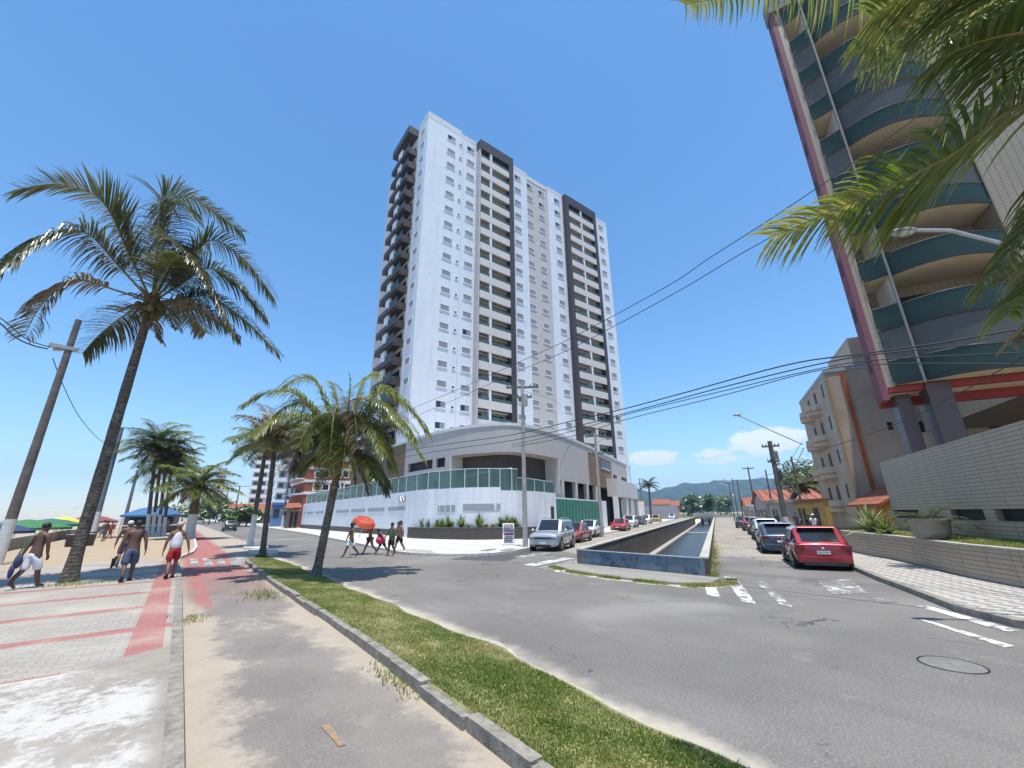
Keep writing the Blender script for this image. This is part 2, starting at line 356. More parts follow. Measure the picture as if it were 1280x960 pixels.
def leaf_mat(name, c0, c1, c2, trans=.35, rough=.32, isl=.55, nsc=1.1, lo=.45, hi=1.0):
    m = bpy.data.materials.new(name); m.use_nodes = True; N, L = nt(m); b = N['Principled BSDF']; b.inputs['Roughness'].default_value = rough; b.inputs['Specular IOR Level'].default_value = .6
    g_ = N.new('ShaderNodeNewGeometry'); nz = N.new('ShaderNodeTexNoise'); nz.inputs['Scale'].default_value = nsc; nz.inputs['Detail'].default_value = 3; L.new(g_.outputs['Position'], nz.inputs['Vector'])
    ad = N.new('ShaderNodeMath'); ad.operation = 'MULTIPLY_ADD'; L.new(g_.outputs['Random Per Island'], ad.inputs[0]); ad.inputs[1].default_value = isl; L.new(nz.outputs['Fac'], ad.inputs[2])
    r = N.new('ShaderNodeValToRGB'); r.color_ramp.elements[0].position = lo; r.color_ramp.elements[1].position = hi; r.color_ramp.elements[0].color = (*c0, 1); r.color_ramp.elements[1].color = (*c2, 1)
    e = r.color_ramp.elements.new((lo+hi)/2); e.color = (*c1, 1)
    L.new(ad.outputs[0], r.inputs['Fac']); L.new(r.outputs['Color'], b.inputs['Base Color'])
    t = N.new('ShaderNodeBsdfTranslucent'); hs = N.new('ShaderNodeHueSaturation'); hs.inputs['Value'].default_value = 1.9; hs.inputs['Saturation'].default_value = 1.1; hs.inputs['Hue'].default_value = .485
    L.new(r.outputs['Color'], hs.inputs['Color']); L.new(hs.outputs['Color'], t.inputs['Color'])
    mx = N.new('ShaderNodeMixShader'); mx.inputs[0].default_value = trans; L.new(b.outputs[0], mx.inputs[1]); L.new(t.outputs[0], mx.inputs[2]); L.new(mx.outputs[0], N['Material Output'].inputs[0]); MATS[name] = m
    return m
m_palm = leaf_mat('palm_leaf', (.06, .10, .024), (.11, .155, .038), (.23, .225, .085))
m_palmd = leaf_mat('dark_palm_leaf', (.03, .055, .025), (.055, .08, .032), (.12, .115, .055), .2)
m_palmy = leaf_mat('yellow_palm_leaf', (.06, .105, .016), (.125, .17, .028), (.24, .235, .07), .38)
m_palmdry = leaf_mat('dry_palm_leaf', (.10, .075, .04), (.17, .125, .07), (.24, .19, .11), .2)
m_rachis = mat('palm_rachis', (.22, .20, .07), .6, .2, 5)
m_fibre = mat('palm_fibre', (.14, .095, .05), .95, .4, 12, .8, 40)
m_nut = mat('coconut_green', (.14, .13, .04), .5, .3, 6)
m_grassb = leaf_mat('grass_blade', (.10, .16, .025), (.20, .24, .055), (.42, .36, .17), .3, .6, .22, .75, .42, .80)
m_bush = leaf_mat('bush_leaf', (.05, .10, .02), (.09, .15, .03), (.18, .22, .06), .25)
m_treel = leaf_mat('tree_leaf', (.03, .06, .018), (.055, .095, .025), (.11, .15, .04), .25)
m_bark = mat('tree_bark', (.12, .095, .07), .95, .35, 8, .8, 25)
def trunk_mat(name, c0, c1):
    b = NB(name, .95, .15)
    n1 = b.noise(9, 5, .7, b.vec(b.x, b.y, b.math('MULTIPLY', b.z, 2.2)))
    ring = b.math('MULTIPLY', b.math('ADD', b.math('SINE', b.math('MULTIPLY', b.math('ADD', b.z, b.math('MULTIPLY', b.noise(5, 3), .16)), 58.0)), 1.0), .5)
    c = b.mix(b.ss(n1, .35, .68), c0, c1); c = b.mix(b.math('MULTIPLY', ring, .22), c, tuple(x*.45 for x in c0)); c = b.mix(b.math('MULTIPLY', b.ss(b.noise(3.2, 5, .75), .55, .68), .7), c, tuple(x*1.25 for x in c1))
    b.bump(b.math('ADD', b.math('MULTIPLY', ring, .6), b.math('MULTIPLY', n1, 1.5)), .6, .02); return b.out(c)
m_trunk = trunk_mat('palm_trunk', (.085, .068, .05), (.30, .265, .215))
m_trunkd = trunk_mat('dark_palm_trunk', (.06, .05, .04), (.20, .175, .14))
m_lime = mat('lime_paint', (.58, .57, .54), .9, .15, 5, .4, 30)
# ---------------------------------------------------------------- camera, sun, sky
cam = bpy.data.cameras.new('camera'); cam.sensor_width = 36; cam.lens = FPX/1280*36; cam.clip_start = .1; cam.clip_end = 20000
co = bpy.data.objects.new('camera', cam); COL.objects.link(co); SC.camera = co
co.matrix_world = Matrix(((CR.x, CU.x, -CF.x, EYE.x), (CR.y, CU.y, -CF.y, EYE.y), (CR.z, CU.z, -CF.z, EYE.z), (0, 0, 0, 1)))
TOSUN = Vector((-.06, -.19, 1)).normalized()
sl = bpy.data.lights.new('sun', 'SUN'); sl.energy = 5.0; sl.angle = R(.5); sl.color = (1, .955, .88)
so = bpy.data.objects.new('sun', sl); COL.objects.link(so); so.rotation_euler = TOSUN.to_track_quat('Z', 'Y').to_euler(); so.location = (0, 0, 60)
W = bpy.data.worlds.new('World'); SC.world = W; W.use_nodes = True; N, L = W.node_tree.nodes, W.node_tree.links
bg = N['Background']; sky = N.new('ShaderNodeTexSky'); sky.sky_type = 'NISHITA'; sky.sun_disc = False
sky.sun_elevation = math.asin(TOSUN.z); sky.sun_rotation = math.atan2(TOSUN.x, TOSUN.y); sky.air_density = 1.0; sky.dust_density = .15; sky.ozone_density = 2.2; sky.altitude = 0
bg.inputs['Strength'].default_value = .15
SC.view_settings.view_transform = 'Standard'; SC.view_settings.look = 'None'; SC.view_settings.exposure = .30; SC.view_settings.gamma = 1
SC.cycles.max_bounces = 6; SC.cycles.transparent_max_bounces = 12; SC.cycles.use_denoising = True
# a few small fair-weather clouds low over the hills, part of the sky
tc = N.new('ShaderNodeTexCoord'); nrm = N.new('ShaderNodeVectorMath'); nrm.operation = 'NORMALIZE'; L.new(tc.outputs['Generated'], nrm.inputs[0])
sp = N.new('ShaderNodeSeparateXYZ'); L.new(nrm.outputs[0], sp.inputs[0])
def wm(op, a, b=0.0, c=0.0):
    n = N.new('ShaderNodeMath'); n.operation = op
    for i, v in enumerate((a, b, c)):
        if hasattr(v, 'is_output'): L.new(v, n.inputs[i])
        elif op in ('MULTIPLY_ADD',) or i < 2: n.inputs[i].default_value = v
    return n.outputs[0]
az = wm('ARCTAN2', sp.outputs[0], sp.outputs[1]); el = wm('ARCSINE', sp.outputs[2])
cv = N.new('ShaderNodeCombineXYZ'); L.new(wm('MULTIPLY', az, 1.0), cv.inputs[0]); L.new(wm('MULTIPLY', el, 2.2), cv.inputs[1])
n1 = N.new('ShaderNodeTexNoise'); n1.inputs['Scale'].default_value = 26; n1.inputs['Detail'].default_value = 7; n1.inputs['Roughness'].default_value = .6; L.new(cv.outputs[0], n1.inputs['Vector'])
mask = None
for px, py, wx, wy, k in ((815, 573, 38, 11, 1), (958, 552, 62, 20, 1.0), (893, 567, 30, 8, .55), (905, 572, 60, 8, .4), (120, 634, 60, 3, .25)):
    d = ray(px, py).normalized(); a0 = math.atan2(d.x, d.y); e0 = math.asin(d.z)
    d2 = ray(px+wx, py).normalized(); d3 = ray(px, py-wy).normalized()
    wa = abs(math.atan2(d2.x, d2.y)-a0); we = abs(math.asin(d3.z)-e0)
    u = wm('DIVIDE', wm('SUBTRACT', az, a0), wa); v = wm('DIVIDE', wm('SUBTRACT', el, e0), we)
    q = wm('SUBTRACT', 1.0, wm('ADD', wm('MULTIPLY', u, u), wm('MULTIPLY', v, v)))
    q = wm('MULTIPLY', wm('MAXIMUM', q, -4.0), k)
    mask = q if mask is None else wm('MAXIMUM', mask, q)
fld = wm('ADD', wm('MULTIPLY', mask, 1.0), wm('MULTIPLY', wm('SUBTRACT', n1.outputs['Fac'], .5), 2.2))
mr = N.new('ShaderNodeMapRange'); mr.interpolation_type = 'SMOOTHSTEP'; mr.inputs[1].default_value = .0; mr.inputs[2].default_value = .55; mr.inputs[4].default_value = .88; L.new(fld, mr.inputs[0])
mc = N.new('ShaderNodeMix'); mc.data_type = 'RGBA'; L.new(mr.outputs[0], mc.inputs[0]); hs = N.new('ShaderNodeHueSaturation'); hs.inputs['Saturation'].default_value = 1.2; hs.inputs['Hue'].default_value = .496; hs.inputs['Value'].default_value = 1.25; L.new(sky.outputs[0], hs.inputs['Color']); L.new(hs.outputs[0], mc.inputs[6]); mc.inputs[7].default_value = (6.6, 6.9, 7.2, 1)
L.new(mc.outputs[2], bg.inputs['Color'])
# ---------------------------------------------------------------- ground
ZP, ZW, ZS = .10, .20, .12          # bike path, promenade, pavements
def off(p, d, k): return Vector((p[0], p[1], 0))+Vector((d[0], d[1], 0))*k
E1, E2 = Vector((13.4, 12.8, 0)), Vector((13.72, 7.75, 0))      # street end of the canal: left and right corner
LC = 150.0
hole = [E1, E2, off(E2, CD, LC), off(E1, CD, LC+2)]
mb = MB(); mb.sheet([(-9, -40), (4000, -40), (4000, 4000), (-9, 4000)], -.02, holes=[hole])
struct('ground', mb, m_dirt)
# avenue asphalt
kerbA = [(10.6, 21.2), (10.2, 22.2), (10.0, 23.4), (10.3, 27), (11.0, 36), (11.6, 45), (12.4, 56), (13.4, 80), (14, 120), (15, 260), (16, 600)]
kerbC = [(10.6, 21.2), (11.2, 20.1), (12.2, 19.2), (13.4, 18.9), (15.0, 19.3)]
k = 15.0
while k < 120: k += 6; kerbC.append(off((15.0, 19.3), CD, k-15)[:2])
kerbC = [tuple(p[:2]) for p in kerbC]
kR = [(11.4, -12), (11.6, -4), (11.9, -.6), (12.2, 1.1), (13.1, 1.95), (15.1, 3.0), (16.8, 3.95), (18.9, 5.0)]+[tuple(off((18.9, 5.0), CD, q)[:2]) for q in range(6, 126, 6)]
apron = [E1+Vector((-.1, .5, 0)), Vector((12.2, 12.9, 0)), Vector((11.6, 11.5, 0)), Vector((11.55, 9.4, 0)), Vector((11.9, 7.6, 0)), Vector((12.6, 6.9, 0)), Vector((13.7, 7.15, 0)), E2]
cl = off(E1, CD, 0); cr = off(E2, CD, 0)
seam1, seam2 = 4.0, 5.0
av = [(3.2, -40), (3.2, 3), (3.6, 6), (4.2, 9), (4.2, 600)]+kerbA[::-1]+kerbC[1:6]+[tuple(off(kerbC[4], CD, 4)[:2]), tuple(off(E1, CD, 3.2)[:2])]+[tuple(p[:2]) for p in (E1, E2)]+[tuple(off(E2, CD, 7.5)[:2]), tuple(off((18.9, 5.0), CD, 2.0)[:2])]+kR[:8][::-1]+[(11.4, -40)]
mb = MB(); mb.sheet(av, 0.0); struct('avenue_road', mb, m_asph)
mb = MB(); mb.sheet([off(E1, CD, 3.2), off(kerbC[4], CD, 4), off(kerbC[4], CD, 140), off(E1, CD, 148)], -.004); struct('canal_street_left', mb, m_cob)
mb = MB(); mb.sheet([off(E2, CD, 7.5), off((18.9, 5.0), CD, 2.0), off((18.9, 5.0), CD, 150), off(E2, CD, 150)], -.004); struct('canal_street_right', mb, m_cob)
mb = MB(); mb.sheet([off(E1, CD, 0.3)+CN*3.6, off(E1, CD, .2)+CN*6.6, off(E1, CD, 8)+CN*6.7, off(E1, CD, 8)+CN*4.6], .004); struct('road_patch', mb, m_patch)
# bike path, promenade, near cement, verge soil
pk = [(.35, -10), (.37, 10.8), (.38, 15.2), (.36, 21), (.30, 24), (.38, 27.5), (.95, 31), (1.25, 36), (1.45, 50), (1.7, 90), (1.9, 300)]   # promenade kerb line
mb = MB(); mb.sheet([p for p in pk]+[(5.0, 300), (4.9, 80), (4.7, 40), (4.5, 30), (3.5, 27), (2.68, 24.5), (2.6, 12), (2.55, -10)], ZP); struct('bike_path', mb, m_path)
mb = MB(); mb.sheet([(p[0]-.14, p[1]) for p in pk if p[1] > 9]+[(1.7, 300), (-14, 300), (-9.2, 90), (-8.2, 40), (-7.8, 20), (-7.8, 8.2), (-.9, 8.2), (.23, 8.9)], ZW); struct('promenade', mb, m_prom)
mb = MB(); mb.sheet([(.22, -10), (.235, 8.9), (-.9, 8.2), (-7.8, 8.2), (-7.8, -10)], ZW+.004); struct('cement_slab', mb, m_cem)
kb = MB(); kb.m = 0
lowk = [p for p in pk if p[1] <= 24.2]; kb.ribbon(lowk, -.05, ZW+.012, .14)
struct('promenade_kerb', kb, m_kerb)
kb = MB(); kb.ribbon([(p[0]+.03, p[1]) for p in lowk], ZP, ZP+.008, .028); struct('kerb_joint', kb, mat('dark_joint', (.07, .06, .05), .95, .3, 8))
mb = MB(); mb.sheet([off(E1, CD, 152)+CN*60, off(E2, CD, 152)-CN*60, off(E2, CD, 420)-CN*160, off(E1, CD, 420)+CN*160], .02); struct('far_field', mb, mat('far_grass', (.10, .12, .04), .95, .3, .05, col2=(.16, .16, .07)))
kb = MB(); kb.ribbon([p for p in pk if 23.9 < p[1] < 100], -.05, ZW+.05, .16); struct('whitewashed_promenade_kerb', kb, m_kerbw)
vpath = [(2.55, -8), (2.52, 1.5), (2.56, 3.5), (2.62, 6), (2.66, 9), (2.64, 12), (2.62, 16), (2.66, 20), (2.72, 23.2), (2.95, 24.6), (3.5, 25.3)]
def vz(x, y): return .21-.17*max(0, min(1, (x-2.7)/1.6))
mb = MB(); ys = [-8+.5*i for i in range(67)]
def vxl(y):
    for (a, b) in zip(vpath, vpath[1:]):
        if a[1] <= y <= b[1]: return a[0]+(b[0]-a[0])*(y-a[1])/(b[1]-a[1])
    return 3.5
def vxr(y): return 4.32-.10*max(0, 6-y)+.06*math.sin(y*1.3)+.05*math.sin(y*3.1+1) if y < 22 else 4.36-(y-22)*.12
gr = []
for y in ys:
    l, r = vxl(y)-.02, vxr(y); gr.append([(l+(r-l)*q/6, y, vz(l+(r-l)*q/6, y)+.02*noise.noise(Vector((q, y, 3)))) for q in range(7)])
vv = [p for r_ in gr for p in r_]; mb.add(vv, [(i*7+j, i*7+j+1, (i+1)*7+j+1, (i+1)*7+j) for i in range(len(gr)-1) for j in range(6)], smooth=True)
struct('verge_soil', mb, mat('verge_soil', (.17, .165, .06), .95, .3, 4, .6, 60, col2=(.33, .30, .14)))
kb = MB(); rr = random.Random(3)
i = -8.0
while i < 24.8:      # individual kerb stones, a little out of line and partly sunk
    l = .98; x0, x1 = vxl(i), vxl(min(i+l, 25)); dz = rr.uniform(-.02, .022); dx = rr.uniform(-.025, .025)
    kb.obox((x0-.09+dx, i+.01), (x1-x0, l-.02), (.13, 0), 0, .215+dz); i += 1.0
struct('verge_kerb', kb, m_kerb)
mb = MB(); rr = random.Random(9)
edge = []
for i in range(140):
    y = -8+i*.24; edge.append((vxr(y)-.07+rr.uniform(-.03, .03), y))
for i in range(139, -1, -1):
    y = -8+i*.24; edge.append((vxr(y)+.10+.06*math.sin(y*2.2)+rr.uniform(-.03, .07), y))
mb.sheet(edge, .006); struct('verge_edge_sand', mb, mat('pale_sand', (.42, .38, .305), .95, .25, 6, .6, 60))
# islands beyond the verge end, at the foot of the limewashed palms
for nm, c, a, b_ in (('tree_island', (4.15, 29.2), .75, 2.2), ('tree_island', (4.3, 33.5), .7, 1.6)):
    mb = MB(); mb.prism([(c[0]+a*math.cos(t*PI/10), c[1]+b_*math.sin(t*PI/10)) for t in range(20)], .02, .19); struct(nm, mb, m_kerbw)
# right and left pavements with kerbs
wallR = [(28.2, 7.9), (24.7, 6.0), (22.5, 4.42), (19.1, 2.55), (17.2, 1.2), (15.2, -.4), (13.6, -3), (13.2, -12)]
mb = MB(); mb.sheet(kR+[tuple(off((28.2, 7.9), CD, 110)[:2])]+wallR, ZS); struct('pavement_right', mb, m_mosR)
kb = MB(); kb.ribbon([(x, y) for x, y in kR], -.05, ZS+.012, -.17); struct('kerb_right', kb, m_kerb)
SWL = kerbA[::-1]+kerbC[1:]
inner = [tuple(off((15.0, 19.3), CD, 105)[:2])]
mb = MB(); mb.sheet(SWL+[(112, 100), (112, 600)], ZS); struct('pavement_left', mb, m_mosL)
kb = MB(); kb.ribbon(SWL, -.05, ZS+.01, .16); struct('kerb_left', kb, m_kerbw)
# kerb ramp at the corner and storm-drain mouths
mb = MB(); c0 = g(487, 692); mb.sheet([g(505, 688.5), g(538, 690.5), g(545, 694.5), g(508, 693)], ZS+.006); struct('kerb_ramp', mb, m_conc)
mb = MB(); mb.box((-.5, -.02, -.02), (.5, .5, .001), 0)
for px in (610, 634):
    p = g(px, 690.5); rt = thing('storm_drain', 'black storm drain mouth under the pavement corner, %s the utility pole' % ('farther from' if px == 610 else 'right beside'), 'drain', (p.x, p.y, .0), math.atan2(CD.y, CD.x)+R(6), 'storm drain mouths')
    d = MB(); d.box((-.55, -.25, .0), (.55, .18, .105)); d.build('drain_mouth', m_dark, rt, True)
    d = MB(); d.box((-.62, -.27, .106), (.62, .2, .15)); d.build('drain_lid', m_kerb, rt, True)
# apron in front of the canal, with a weedy edge
mb = MB(); mb.prism(apron, -.05, .07); struct('canal_apron', mb, mat('apron_concrete', (.33, .30, .255), .9, .25, 1.2, .5, 50, col2=(.30, .28, .24)))
def band(path, w, z, nz=.1, seed=1):
    rr = random.Random(seed); P = [Vector((p[0], p[1], 0)) for p in path]; L_, R_ = [], []
    for i in range(len(P)):
        d = (P[min(i+1, len(P)-1)]-P[max(i-1, 0)]).normalized(); n = Vector((-d.y, d.x, 0))
        L_.append(P[i]+n*(w/2+rr.uniform(-nz, nz)*w)); R_.append(P[i]-n*(w/2+rr.uniform(-nz, nz)*w))
    m = MB(); k = len(P); m.add([(p.x, p.y, z) for p in L_+R_], [(k+i, k+i+1, i+1, i) for i in range(k-1)]); return m
ap_edge = curve([(12.0, 13.1, 0), (11.5, 11.6, 0), (11.45, 9.4, 0), (11.8, 7.4, 0), (12.7, 6.7, 0), (13.8, 6.9, 0)], 10)
struct('apron_edge_sand', band(ap_edge, .42, .006, .25, 4), MATS['pale_sand'])
# road paint
def paint(pts, name='road_marking', m=m_paint, z=.008):
    mb = MB(); mb.sheet([g(x, y) for x, y in pts], z); return struct(name, mb, m)
paint([(905, 721), (921, 722), (945, 755), (927, 752)]); paint([(944, 727), (955, 727), (992, 760), (976, 757)], m=m_paint2)
paint([(881, 732), (893, 730), (901, 748), (884, 744)])
paint([(1020, 726), (1062, 724), (1085, 742), (1042, 744)], m=m_paint2); paint([(1088, 748), (1112, 746), (1122, 753), (1100, 754)], m=m_paint2)
paint([(1150, 775), (1160, 776), (1268, 808), (1256, 810)]); paint([(1146, 758), (1158, 757), (1275, 789), (1258, 790)])
paint([(655, 706), (667, 708), (718, 698), (706, 697)]); paint([(673, 710), (682, 712), (735, 701), (722, 700)], m=m_paint2); paint([(691, 714), (702, 716), (728, 707), (716, 705)])
paint([(640, 696), (652, 697.5), (690, 692), (682, 691)], m=m_paint2); paint([(885, 694), (945, 696), (945, 698), (885, 696.5)], m=m_paint2)
def paintp(pts, m, z=ZP+.006): mb = MB(); mb.sheet([g(x, y, ZP) for x, y in pts], z); return struct('bike_path_marking', mb, m)
for a in ((236, 246), (253, 263), (269, 279), (286, 296), (300, 310)):
    paintp([(a[0], 698), (a[1], 698), (a[1]+4, 707), (a[0]+3, 707)], m_paint2)
paintp([(400, 908), (412, 906), (432, 932), (424, 934)], m_orange); paintp([(286, 738), (292, 738), (296, 744), (290, 744)], m_orange)
# manhole
p = g(1190, 831); mh = thing('manhole_cover', 'round manhole cover set flush in the asphalt near the right pavement', 'manhole', (p.x, p.y, 0))
b_ = MB(); b_.lathe((0, 0, 0), [(.335, .004), (.33, .007), (0, .007)], 28); b_.build('cover_plate', mat('manhole_iron', (.19, .18, .165), .7, .3, 10, .5, 60), mh, True)
b_ = MB(); b_.lathe((0, 0, 0), [(.36, .003), (.357, .009), (.342, .009), (.338, .003)], 28); b_.build('cover_rim', m_dark, mh, True)
# grass as blades
def blades(name, label_, pts, hmin, hmax, m, seed=1, w=.011):
    rr = random.Random(seed); mb = MB()
    for x, y, z, k in pts:
        a = rr.uniform(0, 2*PI); h = rr.uniform(hmin, hmax)*k; lx, ly = rr.gauss(0, .45)*h, rr.gauss(0, .45)*h
        dx, dy = math.cos(a)*w, math.sin(a)*w
        mb.v += [(x-dx, y-dy, z), (x+dx, y+dy, z), (x+lx, y+ly, z+h)]; o = len(mb.v)-3; mb.f.append([o, o+1, o+2]); mb.mi.append(0); mb.sm.append(False)
    o = mb.build(name, m); return tag(o, label_, 'grass', kind='stuff')
rr = random.Random(5); pts = []
while len(pts) < 110000:
    y = 1.4+26*(rr.random()**1.9); y = min(y, 24.9); l, r = vxl(y)+.03, vxr(y)-.06
    x = rr.uniform(l, r); nz = noise.noise(Vector((x*.9, y*.55, 0)))+.5*noise.noise(Vector((x*3, y*2.5, 5)))
    if rr.random() > .72+.5*nz: continue
    pts.append((x, y, vz(x, y)-.005, .75+.5*max(0, nz)+(.4 if abs(y-16.7) < .8 and abs(x-4.1) < .7 else 0)))
blades('grass', 'patchy green and straw grass on the verge', pts, .016, .052, m_grassb, 2)
pts = []
while len(pts) < 9000:
    t = rr.random(); q = ap_edge[int(t*(len(ap_edge)-1))]; x, y = q.x+rr.gauss(.12, .09), q.y+rr.gauss(0, .12)
    if noise.noise(Vector((x*1.5, y*1.5, 2))) > -.15: pts.append((x, y, .01, 1))
for _ in range(3000):
    s_ = abs(rr.gauss(0, 9)); q = off(E2, CD, s_)-CN*abs(rr.gauss(.18, .15)); pts.append((q.x, q.y, 0, 1.4))
for _ in range(900):     # tufts at the kerb of the bike path
    c = rr.choice(((.45, 11.3, .25, .35), (2.1, 13.6, .45, .9), (2.1, 13.2, .35, .7), (2.42, 5.6, .12, .6), (-2.3, 18.8, .5, .35), (-2.0, 18.6, .5, .3)))
    x, y = rr.gauss(c[0], c[2]*.6), rr.gauss(c[1], c[3]*.6)
    if .36 < x < 2.55: pts.append((x, y, ZP, 1))
    elif x < .2: pts.append((x, y, ZW, 1.1))
blades('grass', 'weeds and tufts along the canal apron and the path edges', pts, .03, .10, m_grassb, 3)
# ---------------------------------------------------------------- canal
ZWAT = -1.25; WT = .22
mb = MB(); mb.sheet([off(E1, CD, 0), E2, off(E2, CD, LC), off(E1, CD, LC)], ZWAT)
wm_ = NB('canal_water', .14, .22); wm_.out(wm_.mix(wm_.noise(.4, 3), (.022, .018, .014), (.05, .04, .03))); wm_.bump(wm_.noise(5, 3, .5, wm_.vec(wm_.x, wm_.y)), .8, .08)
struct('canal_water', mb, MATS['canal_water'])
m_cw = M_wall('canal_wall_concrete', (.14, .125, .105), (.17, .15, .125), (.09, .08, .065), 2.5, 3, .012, .9, .8, .15, dirtc=(.045, .04, .035))
m_cap = mat('canal_cap', (.44, .41, .35), .9, .2, 2, .4, 40)
BR = 108.0
for nm, lab, o_, s_ in (('canal_wall', 'long stained concrete wall of the canal on the side of the parked white pickup', E1, 1), ('canal_wall', 'long stained concrete wall of the canal along the right-hand paver street', E2, -1)):
    t = thing(nm, lab, 'wall', o_, 0, 'canal side walls')
    a = MB(); q = off(o_, CD, .23); a.obox(q, CD*(BR-.3), CN*WT*s_, -2.2, .56); a.build('wall_face', m_cw, t)
    a = MB(); a.obox(off(o_, CD, .23)-CN*.03*s_, CD*(BR-.3), CN*(WT+.06)*s_, .562, .62); a.build('coping', m_cap, t)
    a = MB(); a.obox(off(o_, CD, .23)-CN*.5*s_, CD*(BR-.3), CN*.498*s_, -2.2, ZWAT+.14); a.build('footing_ledge', m_conc, t)
ew = thing('canal_end_wall', 'low wall with flaking blue paint closing the street end of the canal', 'wall', E1)
bb = NB('flaking_blue_paint', .75, .3); vv_ = bb.vec(bb.math('MULTIPLY', bb.x, 1), bb.math('MULTIPLY', bb.y, 1.4), bb.math('MULTIPLY', bb.z, .7))
c_ = bb.mix(bb.ss(bb.noise(2.2, 6, .75), .35, .62), (.085, .12, .155), (.17, .24, .31)); c_ = bb.mix(bb.ss(bb.noise(1.6, 7, .8, vv_), .52, .64), c_, (.035, .045, .05)); c_ = bb.mix(bb.ss(bb.noise(7, 4, .8), .66, .74), c_, (.42, .43, .42))
c_ = bb.mix(bb.math('MULTIPLY', bb.ss(bb.noise(1.1, 4, .7), .5, .62), .5), c_, (.16, .17, .13)); bb.bump(bb.noise(20, 4), .4, .01); m_blue = bb.out(c_)
ev = (E2-E1).normalized(); en = Vector((-ev.y, ev.x, 0))
a = MB(); a.obox(E1, E2-E1, en*.22, -2.2, .57); a.build('wall_face', m_blue, ew)
a = MB(); a.obox(E1-en*.02, E2-E1, en*.26, .572, .60); a.build('coping', mat('blue_coping', (.20, .24, .27), .9, .3, 5), ew)
br = thing('canal_bridge', 'low road bridge over the far end of the canal with dark openings', 'bridge', off(E1, CD, BR))
q1, q2 = off(E1, CD, BR)+CN*.4, off(E2, CD, BR)-CN*.4
a = MB(); a.obox(q1, q2-q1, CD*9, .2, .75); a.build('deck', m_conc, br)
a = MB(); a.obox(q1-CD*.01, q2-q1, CD*.25, .752, 1.75); a.obox(q1+CD*8.7, q2-q1, CD*.25, .752, 1.75); a.build('parapet', m_kerbw, br)
for f in (.33, .66):
    a = MB(); a.obox(q1+(q2-q1)*f+CD*.3, (q2-q1)*.08, CD*8, -2.2, .198); a.build('pier', m_cw, br)
a = MB(); a.box((-.2, -.2, 0), (0, 0, 0.01))
mb = MB(); mb.obox(off(E1, CD, LC-.2), E2-E1, CD*.3, -2.2, .5); struct('canal_far_bank', mb, m_dirt)
mb = MB(); mb.obox(off(E1, CD, 60), E2-E1, CD*2.0, -2.2, ZWAT+.05); struct('canal_sill', mb, m_conc)
# ---------------------------------------------------------------- beach and sea
sea = NB('sea_water', .25, .5)
c_ = sea.mix(sea.ss(sea.x, -900, -60), (.10, .19, .24), (.20, .29, .30)); wv = sea.noise(.05, 4, .6, sea.vec(sea.math('MULTIPLY', sea.x, 1.6), sea.math('MULTIPLY', sea.y, .25)))
c_ = sea.mix(sea.math('MULTIPLY', sea.ss(wv, .5, .6), sea.ss(sea.x, -420, -130)), c_, (.80, .82, .82)); sea.bump(sea.noise(.4, 3), .4, .3); sea.out(c_)
mb = MB(); mb.sheet([(-4100, -4100), (-88, -4100), (-88, 4200), (-4100, 4200)], -1.2); struct('sea', mb, MATS['sea_water'])
mb = MB(); mb.add([(-9, -60, -.3), (-9, 3000, -.3), (-95, 3000, -1.22), (-95, -60, -1.22)], [(0, 1, 2, 3)]); struct('beach_sand', mb, m_sand)
pw = [(-7.6, 8), (-7.7, 20), (-7.95, 30), (-8.2, 40), (-8.9, 54), (-9.6, 80), (-11, 130)]
t = thing('promenade_wall', 'low grey concrete wall between the promenade and the beach', 'wall', (-8, 40, 0))
a = MB(); a.ribbon(pw, -.6, .88, .3); a.build('wall_face', mat('promenade_wall_concrete', (.25, .22, .18), .95, .4, 1.5, .5, 30), t)
a = MB(); a.ribbon([(x+.03, y) for x, y in pw], .882, .96, .36); a.build('coping', m_conc, t)
